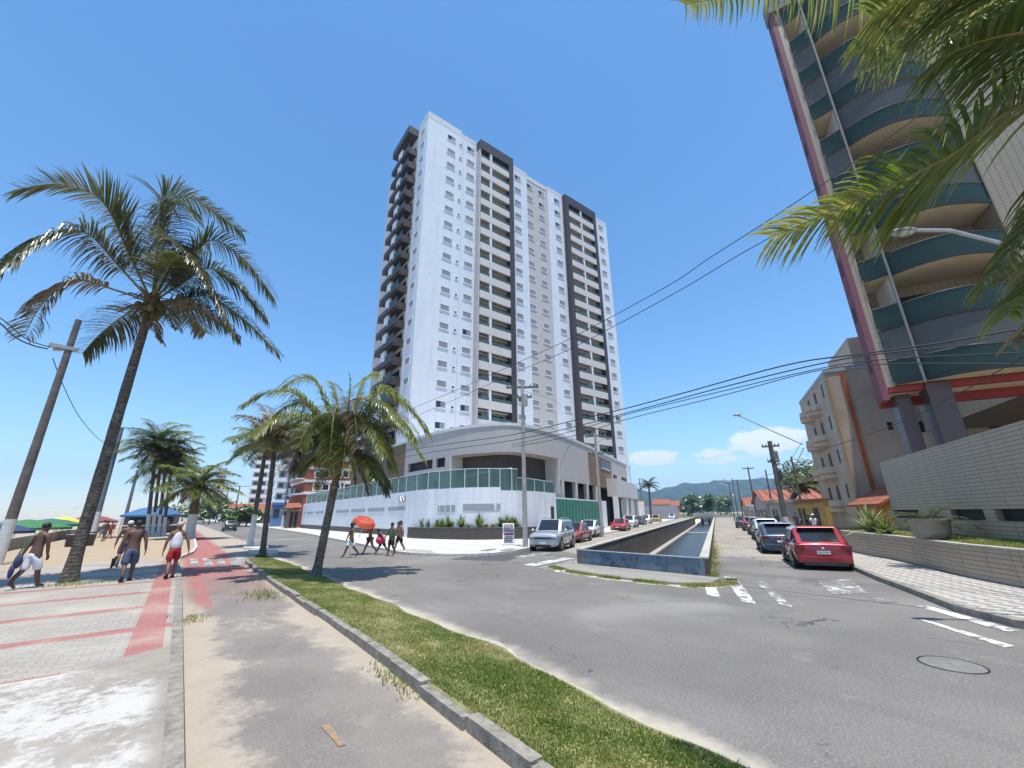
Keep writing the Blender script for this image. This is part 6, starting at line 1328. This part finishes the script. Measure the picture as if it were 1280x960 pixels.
c_wht, c_denim, c_red, c_blk, c_grn, c_pink, c_navy = cl('white_cloth', (.72, .72, .76)), cl('denim', (.065, .095, .16)), cl('red_cloth', (.36, .012, .02)), cl('black_cloth', (.02, .02, .022)), cl('green_cloth', (.04, .16, .07)), cl('pink_cloth', (.65, .05, .12)), cl('navy_cloth', (.05, .055, .13))
away = 0.0     # walking along +y
pp = g(30, 736, ZW); pr_, J_ = person('bare-chested person in white shorts carrying a dark bag, left of the tallest palm', (pp.x, pp.y, ZW), -.75, 1.74, 'dark', dict(stride=.22, lean=.10, arm_r=(.02, .25, .1), arm_l=(.05, -.25, 0), turn=-.5), [('long_shorts', c_wht)], 'short')
bg_ = thing('shoulder_bag', 'dark bag and navy towel hanging at the side of the person in white shorts', 'bag', (pp.x-.28, pp.y-.10, ZW+.45))
a = MB(); a.ball((pp.x-.26, pp.y-.14, ZW+.75), (.09, .14, .2), 12, 8); a.build('bag_body', c_navy, bg_); a = MB(); a.tube([(pp.x-.30, pp.y-.12, ZW+.9), (pp.x-.22, pp.y-.1, ZW+1.25), (pp.x-.12, pp.y-.05, ZW+1.42), (pp.x+.0, pp.y+.05, ZW+1.40)], .022, 6); a.build('strap', c_grn, bg_)
a = MB(); a.ball((pp.x-.32, pp.y-.2, ZW+.5), (.06, .11, .2), 10, 7); a.build('towel', c_navy, bg_)
pp = g(156, 727, ZW); person('bare-chested broad person in denim shorts with flip-flops in hand, seen from behind', (pp.x, pp.y, ZW), .1, 1.77, 'dark', dict(stride=.2, arm_l=(.10, -.05, 0), arm_r=(.10, -.25, .1)), [('long_shorts', c_denim), ('shoes', c_blk)], 'short', build=1.15)
t = thing('flip_flops', 'pair of black flip-flops in the left hand of the person in denim shorts', 'sandals', (pp.x-.38, pp.y-.1, ZW+.62)); 
for k in (0, .05): a = MB(); a.obox((pp.x-.42+k, pp.y-.12), (.03, 0), (.02, .11), ZW+.42+k, ZW+.70+k); a.build('sandal', c_blk, t)
pp = g(211, 723, ZW); person('grey-haired person in a white sleeveless top and red shorts walking along the kerb', (pp.x, pp.y, ZW), .12, 1.70, 'tan', dict(stride=.16, arm_l=(.09, .05, 0), arm_r=(.16, -.2, .1)), [('tank', c_wht), ('shorts', c_red), ('shoes', c_blk), ('grey_hair', mat('grey_hair_strands', (.42, .40, .38), .7, .2, 30))], None, build=1.05)
pp = g(158, 708, ZW); person('person in a white cap walking ahead of the broad bare-chested one', (pp.x-.2, pp.y, ZW), .1, 1.74, 'tan', dict(stride=.2), [('long_shorts', c_navy), ('cap', c_wht)], None)
# five beachgoers crossing the avenue
hw = PI/2-R(38)     # heading towards the beach, roughly to the left of the picture
hw = R(100)
for i, (px, py, lab, skin, hgt, ps, cloth, hr) in enumerate((
        (437, 697, 'leading beachgoer in a dark swimsuit and pale shorts crossing the avenue', 'dark', 1.68, dict(stride=.33, arm_r=(.05, .3, .1)), [('shorts', c_wht), ('top', c_blk)], 'afro'),
        (461, 693, 'beachgoer carrying the red parasol across the avenue', 'tan', 1.60, dict(stride=.34, arm_r=(.05, .6, 1.0), arm_l=(.05, .3, .4)), [('briefs', c_blk), ('top', c_pink)], 'short'),
        (477, 693, 'stooping beachgoer with the bright pink bag', 'dark', 1.35, dict(stride=.42, lean=.55, arm_r=(.05, .5, .3)), [('shorts', c_blk)], 'short'),
        (488, 695, 'beachgoer in a green and white striped top beside the pink bag', 'dark', 1.66, dict(stride=.12, arm_r=(.08, .4, .4)), [('shorts', c_blk), ('tank', c_grn)], 'short'),
        (498, 691, 'last beachgoer in black swim shorts raising a hand to the face', 'tan', 1.72, dict(stride=.26, arm_r=(.08, .5, 1.0)), [('shorts', c_blk), ('top', c_wht)], 'bun'))):
    q = g(px, py); person(lab, (q.x, q.y, 0), hw+(i-2)*.06, hgt, skin, ps, cloth, hr, 'beachgoers crossing the avenue', fine=False)
q = g(459, 693); um = thing('parasol', 'red beach parasol carried low over the heads of the crossing beachgoers', 'parasol', (q.x, q.y, 0))
c_par = leaf_mat('parasol_red', (.42, .035, .02), (.46, .045, .02), (.52, .10, .05), .25, .7)
uc = vert(455, 654, q); ax = Vector((.10, -.45, .9)).normalized(); e1 = ax.orthogonal().normalized(); e2 = ax.cross(e1)
a = MB(); nS = 16; top = uc+ax*.28
for k in range(nS):
    a0, a1 = 2*PI*k/nS, 2*PI*(k+1)/nS; r_ = .66; f0 = lambda an, rr_, hh: top+e1*rr_*math.cos(an)+e2*rr_*math.sin(an)-ax*hh*.8
    a.add([top, f0(a0, .5, .10), f0(a1, .5, .10), f0(a0, r_, .36), f0(a1, r_, .36)], [(0, 1, 2), (1, 3, 4, 2)])
a.build('canopy', c_par, um); a = MB(); a.tube([top, top-ax*1.15], .016, 6); a.build('pole', m_white, um)
q = g(477, 693); t = thing('beach_bag', 'bright pink bag slung over the stooping beachgoer', 'bag', (q.x, q.y, .6)); a = MB(); c = vert(476, 675, q); a.ball(c, (.28, .26, .24), 12, 8); a.build('bag_body', c_pink, t); a = MB(); a.tube([c+Vector((-.15, 0, .2)), c+Vector((0, 0, .38)), c+Vector((.15, 0, .2))], .02, 6); a.build('handle', c_wht, t)
for i, (px, lab, m) in enumerate(((1004, 'seated onlooker in white by the grey house', c_wht), (1011, 'onlooker beside the seated ones in front of the ochre wall', c_blk), (1017, 'onlooker in a pale cap in front of the ochre wall', c_wht), (996, 'onlooker farthest left by the grey house gate', c_navy))):
    q = cpt(9.5+[9, 4, 1.5, 13][i], .9); t_ = pl(px, 650, q, (CD.x, CD.y)); person(lab, (t_.x, t_.y, ZS), hc+PI/2, 1.5+.08*i, 'tan', dict(stride=.05), [('shirt', m), ('long_shorts', c_navy)]+([('cap', c_wht)] if i == 2 else []), 'short' if i != 2 else None, 'onlookers by the parked cars', fine=False)
# ---------------------------------------------------------------- along the avenue to the left
m_ltile = M_wall('terracotta_house_brick', (.38, .10, .055), (.33, .085, .045), (.30, .09, .05), .25, .08, .006, .8, .25)
RBd = thing('red_apartment_house', 'four-storey red apartment house with white bands beyond the white boundary wall', 'building', (17, 88, 0))
Y0 = 88.0
xa = aty(377, 640, Y0).x; 
def zy(x, y): return aty(x, y, Y0).z
a = MB(); a.box((xa, Y0, 0), (xa+24, Y0+14, zy(400, 573))); a.build('wall', m_ltile, RBd)
for yy in (573, 585.5, 601.5, 616.5): z = zy(400, yy); a = MB(); a.box((xa-.1, Y0-.12, z-.25), (xa+24.1, Y0+14.1, z+.25)); a.build('white_band', m_white, RBd)
for (x, y) in ((398, 593), (407, 593), (396, 609), (407, 609), (421, 593), (432, 593), (421, 609), (434, 609), (442, 580)):
    p = aty(x, y, Y0); a = MB(); a.box((p.x-.75, Y0-.06, p.z-.75), (p.x+.75, Y0-.003, p.z+.75)); f = a.build('window', m_white, RBd); a = MB(); a.box((p.x-.5, Y0-.08, p.z-.5), (p.x+.5, Y0-.061, p.z+.5)); a.build('pane', m_glassdk, f)
for i in range(4):
    z = 3.2+i*2.9; a = MB(); a.box((xa-1.5, Y0+1, z), (xa-.002, Y0+11, z+.2)); o = a.build('balcony', m_white, RBd); a = MB(); a.box((xa-1.5, Y0+1, z+.2), (xa-1.42, Y0+11, z+1.2)); a.build('glass_railing', m_gglass, o)
GH = thing('gatehouse', 'small brown gate shelter with a curved tile roof beside the white wall end', 'gatehouse', (16.8, 86, 0))
a = MB(); a.box((15.2, 85.2, 0), (16.9, 87.6, 3.4)); a.build('wall', mat('brown_gate_wall', (.22, .15, .10), .85, .2, 2), GH)
for k in (15.5, 16.2): a = MB(); a.box((k, 85.17, .2), (k+.5, 85.195, 2.9)); a.build('gate_door', m_dark, GH)
a = MB(); a.add([(14.6, 84.6, 3.5), (17.3, 84.6, 3.7), (17.3, 88.2, 3.7), (14.6, 88.2, 3.5), (14.9, 86.4, 4.4), (17.0, 86.4, 4.5)], [(0, 1, 5, 4), (3, 4, 5, 2), (0, 4, 3), (1, 2, 5), (0, 3, 2, 1)]); a.build('roof', m_tileo, GH)
def block(label, x0, x1, ytop, D_, depth, col, floors, bands=None, name='apartment_building', cat='building', wcol=None, ncol=6, roof=None, zt=None):
    """far building: picture columns x0..x1, roof row ytop, at distance D_"""
    A, B = dist(x0, 640, D_), dist(x1, 640, D_); zt = zt or dist((x0+x1)/2, ytop, D_).z
    w = max(4.0, (Vector((B.x-A.x, B.y-A.y)).length)); h_ = thing(name, label, cat, (A.x, A.y, 0)); mw = mat('far_block_%s' % name+'%d' % (int(x0)+int(ytop)), col, .8, .1, .4)
    ux = Vector((B.x-A.x, B.y-A.y, 0)).normalized(); uy = Vector((-ux.y, ux.x, 0)); A = Vector((A.x, A.y, 0))
    a = MB(); a.obox(A, ux*w, uy*depth, 0, zt); a.build('wall', mw, h_); fh = zt/floors
    a = MB(); a.obox(A-ux*.15-uy*.15, ux*(w+.3), uy*(depth+.3), zt+.002, zt+.5); a.build('roof', roof or mw, h_)
    for i in range(floors):
        if bands:
            a = MB(); a.obox(A-uy*.9-ux*.9, ux*(w+.9), uy*.888, i*fh+fh*.95, i*fh+fh*1.3); a.build('balcony', bands, h_)
        for k in range(ncol):
            a = MB(); a.obox(A+ux*(w*(k+.2)/ncol)-uy*.06, ux*(w*.55/ncol), uy*.05, i*fh+fh*.42, i*fh+fh*.82); a.build('window', wcol or m_glassdk, h_)
        for k in range(3):
            a = MB(); a.obox(A-ux*.06+uy*(depth*(k+.2)/3), ux*.05, uy*(depth*.5/3), i*fh+fh*.42, i*fh+fh*.82); a.build('side_window', wcol or m_glassdk, h_)
    return h_
block('pale grey tower block far along the avenue, behind the pair of verge palms', 308, 338, 518, 170, 22, (.62, .62, .62), 13, m_white, ncol=3)
block('white tower block rising just behind the red apartment house', 342, 392, 520, 190, 22, (.68, .68, .69), 14, m_white, ncol=4)
block('bluish white four-storey house between the verge palms and the red house', 341, 372, 588, 112, 12, (.50, .54, .60), 5, m_white, ncol=3)
sh = block('blue painted shop with a dark awning front on the avenue', 339, 355, 631, 104, 8, (.10, .20, .40), 1, None, 'shop', 'shop', ncol=2)
block('distant dark grey block at the end of the avenue', 268, 280, 622, 420, 25, (.36, .38, .44), 7, ncol=4)
block('distant pinkish block at the end of the avenue, right of the dark grey one', 281, 291, 627, 380, 25, (.46, .42, .44), 6, ncol=4)
block('tall pale block peeping over the bushy palm', 262, 274, 585, 520, 30, (.52, .47, .44), 14, ncol=4)
block('cream low building beyond the avenue poles', 290, 304, 634, 230, 18, (.60, .55, .48), 2, ncol=4, roof=m_tileo)
hh = thing('house', 'orange-roofed house along the avenue, beyond the verge palms', 'house', (14, 150, 0)); mw = mat('avenue_house_wall', (.16, .13, .11), .85, .2, 1)
p0 = dist(288, 645, 160); a = MB(); a.box((p0.x, p0.y, 0), (p0.x+14, p0.y+14, 3.4)); a.build('wall', mw, hh); gable('roof', (p0.x, p0.y, 0), Vector((0, 14, 0)), Vector((14, 0, 0)), 3.4, 6.2, .6, m_tileo, hh).build('gable_wall', mw, hh)
for i, (x, y, D_, r_) in enumerate(((262, 622, 180, 6), (270, 630, 220, 6), (255, 628, 210, 6), (280, 634, 260, 6), (246, 632, 240, 6), (228, 634, 230, 6), (300, 634, 125, 4.0), (309, 636, 118, 2.6))):
    q = dist(x, 648, D_); z = dist(x, y, D_).z; tree(('dense green avenue tree behind the bushy palm', 'avenue tree to the right of the dense green one', 'avenue tree directly behind the bushy palm', 'small far avenue tree by the dark grey block', 'avenue tree left of the bushy palm trunk', 'avenue tree behind the blue canopy', 'dark tree by the orange-roofed avenue house', 'small dark tree between the orange-roofed house and the verge palms')[i], (q.x, q.y, 0), z, (r_, r_, z*.42), 600+i, 900, .7, m_treel)
for i, (bp, tp, lab, ar, lm, D_) in enumerate(((( 475, 668), (478, 560), 'dark avenue pole whose top is lost in the middle palm, limewashed at the foot', (), 1.6, None), ((352, 660), (362, 578), 'dark avenue pole in front of the gate shelter, limewashed at the foot', ((.3, 1.6),), 2.2, None), ((293, 650), (298, 607), 'far avenue pole with a wide crossarm beside the pale tower block', ((.2, 5.0),), 2.5, 150), ((279, 648), (284, 614), 'farthest avenue pole with a crossarm', ((.2, 3.5),), 2.5, 220))):
    q = g(*bp) if not D_ else dist(bp[0], 645, D_); q = Vector((q.x, q.y, 0 if D_ else ZS)); street_pole(lab, q, tp, r=(.20, .14) if i < 2 else (.2, .17), lime=lm, arms=ar, crossdir=(1, -.3, 0))
for i, (b_, tp, lab, lm) in enumerate(((Vector((-6.0, 29, ZW)), (77, 395), 'tall weathered promenade pole at the left edge carrying a small floodlight', 1.9), (Vector((-7.0, 63, ZW)), (149, 534), 'bluish promenade pole behind the tallest palm', 2.6), (Vector((-6.5, 86, ZW)), (173, 588), 'slim promenade pole just left of the blue canopy', 2.2))):
    rt, tp_ = street_pole(lab, b_, tp, r=(.2, .125) if i == 0 else (.25, .16), lime=lm, m=m_poled if i == 0 else mat('bluish_pole', (.13, .16, .17), .8, .15, 4))
    if i == 0:
        c = vert(66, 437, b_); a = MB(); e = vert(92, 437, b_); a.tube([c, e], .07, 6); a.build('lamp_arm', m_metal, rt); a = MB(); dd = (e-c).normalized(); n_ = Vector((-dd.y, dd.x, 0)).normalized(); a.obox(e-dd*.9-n_*.16, dd*1.1, n_*.32, e.z-.09, e.z+.09); a.build('floodlight', m_metal, rt)
        pole0, flc = b_, c
# ---------------------------------------------------------------- beach
def tent(name, label, c, r, h, ph, m, cat='tent', legs=4, group=None, sides=8, posts=m_metal):
    t = thing(name, label, cat, c, 0, group); c = Vector(c); a = MB(); ring = [c+Vector((r*math.cos(2*PI*k/sides+.4), r*math.sin(2*PI*k/sides+.4), h)) for k in range(sides)]; mid = [c+Vector((r*.5*math.cos(2*PI*k/sides+.4), r*.5*math.sin(2*PI*k/sides+.4), h+ph*.68)) for k in range(sides)]; top = c+Vector((0, 0, h+ph)); val = [p-Vector((0, 0, .22)) for p in ring]
    vs = ring+mid+[top]+val; n = sides; fs = []
    for k in range(n): k2 = (k+1) % n; fs += [(k, k2, n+k2, n+k), (n+k, n+k2, 2*n), (2*n+1+k, 2*n+1+k2, k2, k)]
    a.add(vs, fs); a.build('canopy', m, t)
    for k in range(legs):
        if legs == 1: q = c
        else: an = 2*PI*k/legs+.4; q = c+Vector((r*.92*math.cos(an), r*.92*math.sin(an), 0))
        a = MB(); a.cyl(q, .035, q.z, q.z+h+(ph*.9 if legs == 1 else 0), 6); a.build('leg' if legs > 1 else 'pole', posts, t)
    return t
fab = lambda n, c: mat(n, c, .8, .1, 3)
f_g, f_y, f_b, f_r, f_w = fab('green_canvas', (.05, .17, .06)), fab('yellow_canvas', (.75, .48, .06)), fab('blue_canvas', (.05, .14, .30)), fab('dull_red_canvas', (.26, .075, .065)), fab('striped_canvas', (.25, .32, .50))
def sand_z(x): return -.3-(-9-x)*.0107
def bpt(px, D_): q = dist(px, 650, D_); return (q.x, q.y, sand_z(q.x))
tent('beach_tent', 'big green beach canopy seen over the promenade wall', bpt(36, 62), 3.2, 1.7, .75, f_g, sides=12)
tent('beach_tent', 'second, lower green canopy behind the bare-chested person in white shorts', bpt(64, 66), 2.6, 1.9, .6, fab('dark_green_canvas', (.03, .15, .08)), sides=8)
tent('beach_parasol', 'yellow and white beach parasol', bpt(80, 78), 2.0, 2.0, .75, f_y, 'parasol', 1); tent('beach_parasol', 'blue and lilac beach parasol beside the yellow one', bpt(71, 74), 1.7, 1.9, .6, f_w, 'parasol', 1)
tent('beach_parasol', 'dark blue beach parasol at the far left edge of the beach', bpt(9, 58), 1.9, 1.5, .6, fab('navy_canvas', (.03, .05, .12)), 'parasol', 1); tent('beach_parasol', 'small dark parasol right of the yellow one', bpt(91, 90), 2.0, 1.9, .7, fab('maroon_canvas', (.14, .04, .06)), 'parasol', 1)
tent('beach_tent', 'dull red pyramid canopy between the promenade poles and the blue canopy', (-9.5+.0, 82, -.3) , 2.8, 2.1, .8, f_r, sides=4)
ks = Vector((-2.9, 76, ZW)); KI = tent('kiosk_canopy', 'wide blue canopy of the promenade kiosk behind the palm cluster', ks, 3.6, 2.3, 1.2, f_b, 'canopy', 4, sides=4)
KB = thing('kiosk', 'dark kiosk counter shaded under the blue canopy', 'kiosk', ks); a = MB(); a.box((ks.x-2.8, ks.y-1.5, ZW), (ks.x+2.8, ks.y+1.5, 2.6)); a.build('cabin', mat('kiosk_wall', (.10, .09, .085), .8, .2, 2), KB); a = MB(); a.box((ks.x-2.9, ks.y-1.95, 1.15), (ks.x+2.9, ks.y-1.502, 1.25)); a.build('counter', m_white, KB); a = MB(); a.box((ks.x-2.2, ks.y-1.53, 1.3), (ks.x+2.2, ks.y-1.505, 2.3)); a.build('hatch', m_dark, KB)
for i, (px, py) in enumerate(((117, 672), (124, 671))):
    q = Vector((-5.9+.9*i, 44+i*.5, ZW)); t = thing('litter_bin', ('dark litter bin nearest the tallest palm on the promenade', 'dark litter bin just right of its twin, by the bluish pole')[i], 'litter bin', q); a = MB(); a.lathe(q, [(0, .02), (.26, .02), (.32, .9), (.34, .92), (.34, .98), (.29, .98), (.27, .1), (0, .1)], 14); a.build('bin', m_dkmetal, t); a = MB(); a.lathe(q, [(.345, .80), (.35, .80), (.35, .86), (.345, .86)], 14); a.build('band', m_metal, t)
rr = random.Random(77); labs = ['small far figure in red by the promenade wall', 'small far figure in white by the promenade wall', 'small far figure in dark clothes by the kiosk', 'small far figure in blue under the kiosk canopy', 'far beachgoer standing on the sand near the yellow parasol', 'far beachgoer in red near the green canopy', 'far figure in white near the dull red canopy', 'far figure in dark trunks beside the litter bins']
for i, (x, y) in enumerate(((-5.2, 58), (-6.6, 66), (-4.6, 71), (-1.2, 72), (-26, 60), (-22, 47), (-8.4, 72), (-5.0, 52))):
    z = ZW if x > -8 else sand_z(x); person(labs[i], (x, y, z), rr.uniform(0, 6), rr.uniform(1.55, 1.75), ('tan', 'dark', 'pale')[i % 3], dict(stride=.15), [('long_shorts', (c_red, c_wht, c_blk, c_navy)[i % 4])]+([('shirt', (c_red, c_wht, c_blk, c_navy)[i % 4])] if i in (0, 1, 2, 3, 6) else []), 'short', None, fine=False)
# ---------------------------------------------------------------- leaning notice board by the pale pole
q = g(636, 684); nb = thing('notice_board', 'small white notice board leaning by the foot of the pale concrete pole', 'sign', (q.x, q.y, ZS))
bx = Vector((.80, -.55, 0)).normalized(); by = Vector((.55, .80, 0))
def leanq(u0, u1, z0, z1, o=0.0): return [Vector((q.x, q.y, ZS))+bx*u+by*(z*.28+o)+Vector((0, 0, z)) for u, z in ((u0, z0), (u1, z0), (u1, z1), (u0, z1))]
def slab(name, u0, u1, z0, z1, o, m): a = MB(); f = leanq(u0, u1, z0, z1, o); b2 = leanq(u0, u1, z0, z1, o+.03); a.add(f+b2, [(0, 1, 2, 3), (7, 6, 5, 4), (0, 4, 5, 1), (1, 5, 6, 2), (2, 6, 7, 3), (3, 7, 4, 0)]); return a.build(name, m, nb)
slab('board', -.38, .38, .05, 1.35, 0, m_white); slab('picture_panel', -.32, .32, .78, 1.28, -.036, mat('poster_grey', (.30, .24, .26), .5, .5, 9)); slab('red_stripe', -.32, .32, .62, .72, -.036, c_red)
for k in range(4): slab('text_line', -.30, .30-.07*(k % 2), .18+.1*k, .22+.1*k, -.036, m_trim)
# ---------------------------------------------------------------- overhead wires
def wire(label, pts, r=.018, group='overhead wires'):
    t = MB(); P = curve(pts, 8); t.tube(P, r, 5); return tag(t.build('overhead_wire', m_cable), label, 'wire', group)
def along_x(pxs, X): return [atx(x, y, X) for x, y in pxs]
XW = 15.0
wire('thickest overhead cable sagging from the podium across to the plum wall', along_x([(508, 563), (560, 555), (640, 543.5), (720, 525), (780, 511), (855, 491), (984, 456), (1080, 442), (1180, 428), (1290, 408)], XW), .023)
wire('second thick overhead cable just below the first', along_x([(500, 572), (560, 562), (640, 550.5), (720, 533), (780, 517), (829, 504), (911, 482), (1033, 453), (1120, 440), (1290, 425)], XW+.3), .021)
wire('third overhead cable in the bundle over the canal street', along_x([(640, 556), (720, 538), (780, 519), (911, 487), (1033, 459), (1110, 449), (1290, 440)], XW+.5), .016)
wire('lowest thin overhead cable of the bundle over the canal street', along_x([(640, 559), (720, 544), (780, 525), (897, 496), (1014, 465), (1105, 455), (1290, 455)], XW+.7), .016)
wire('upper thin overhead wire crossing the white tower towards the right-hand palm', along_x([(470, 529), (560, 492), (650, 452), (711, 424), (830, 360), (886, 323), (975, 266), (1100, 180), (1300, 30)], 12.5), .014)
wire('lower of the two thin overhead wires crossing the white tower', along_x([(470, 541), (560, 503), (650, 463), (711, 437), (830, 374), (925, 318), (962, 297), (1100, 215), (1300, 80)], 12.5), .014)
pt_ = vert(1003, 552, pR)
wire('slack cable from the cable-hung pole to the next street pole', [pt_-Vector((0, 0, .5)), dist(985, 598, 50), dist(968, 612, 60), dist(943, 600, 66)], .025); wire('upper cable from the cable-hung pole down the street', [pt_, dist(978, 586, 52), dist(952, 596, 64), dist(926, 603, 84)], .016)
wire('cable loop from the top left frame edge to the weathered promenade pole', [vert(-30, 385, pole0), vert(0, 404, pole0), vert(20, 422, pole0), vert(42, 432, pole0), vert(60, 436, pole0)], .035); wire('second cable loop to the weathered promenade pole', [vert(-30, 380, pole0), vert(4, 400, pole0), vert(32, 423, pole0), vert(62, 434, pole0)], .025)
wire('single wire running from the floodlight down behind the tallest palm', [vert(66, 448, pole0), dist(80, 484, 36), dist(100, 522, 44), dist(125, 550, 52), dist(146, 560, 62)], .022)
wire('service wires from the pale pole to the podium', [vert(648, 487, pole1), dist(700, 505, 45), dist(744, 545, 60)], .014); wire('wire across the street in front of the beige block', [pt_-Vector((0, 0, 1)), dist(1080, 545, 24), dist(1160, 512, 18), dist(1290, 440, 14)], .014)
# ---------------------------------------------------------------- hills and air
def ridge(pts, D_, name, depth, seed, m):
    xs = [p[0] for p in pts]; mb = MB(); rows = 14; cols = 150; x0, x1 = xs[0], xs[-1]; vs = []
    for r_ in range(rows+1):
        f = r_/rows
        for c in range(cols+1):
            x = x0+(x1-x0)*c/cols
            for (a0, b0), (a1, b1) in zip(pts, pts[1:]):
                if a0 <= x <= a1: y = b0+(b1-b0)*((x-a0)/(a1-a0)); break
            top = dist(x, y, D_); hgt = max(2, top.z); dd = D_+depth*(f-.5)*1.0; q = dist(x, 640, dd); k = math.sin(PI*min(1, f/1.0))**.8 if f < .5 else 1-((f-.5)*2)**2
            n_ = noise.fractal(Vector((x*.03, f*3, seed)), 1, 2, 5)
            vs.append((q.x, q.y, -5+hgt*k*(1+.10*n_*(.4 if abs(f-.5) < .05 else 2.0))))
    mb.add(vs, [(r_*(cols+1)+c, r_*(cols+1)+c+1, (r_+1)*(cols+1)+c+1, (r_+1)*(cols+1)+c) for r_ in range(rows) for c in range(cols)], smooth=True)
    return struct(name, mb, m)
m_hill = NB('forested_hill', .95, .1); m_hill = m_hill.out(m_hill.mix(m_hill.ss(m_hill.noise(.02, 6, .7), .35, .65), (.025, .045, .02), (.07, .09, .04)))
ridge([(560, 628), (700, 618), (770, 603), (787, 604), (800, 612), (815, 616), (832, 609), (860, 605), (885, 602), (900, 602), (915, 600), (935, 598), (950, 597), (975, 597), (1005, 599), (1050, 594), (1150, 580), (1300, 570), (1500, 560)], 2900, 'hills', 1300, 2, m_hill)
ridge([(560, 634), (760, 624), (783, 607), (795, 616), (820, 625), (850, 628), (880, 622), (900, 615), (925, 618), (950, 614), (975, 603), (1000, 594), (1050, 585), (1200, 570)], 1900, 'hills', 700, 5, m_hill)
hz = MB(); hz.box((-4200, -4200, -6), (4300, 4300, 330)); ho = hz.build('haze', mat('haze_air', (.8, .9, 1), 1, 0)); tag(ho, 'thin blue sea haze in the air', 'haze', kind='stuff')
N, L = nt(MATS['haze_air']); N.remove(N['Principled BSDF']); pv = N.new('ShaderNodeVolumePrincipled'); pv.inputs['Color'].default_value = (.42, .66, 1, 1); pv.inputs['Density'].default_value = HAZE; pv.inputs['Anisotropy'].default_value = .25; L.new(pv.outputs[0], N['Material Output'].inputs['Volume'])
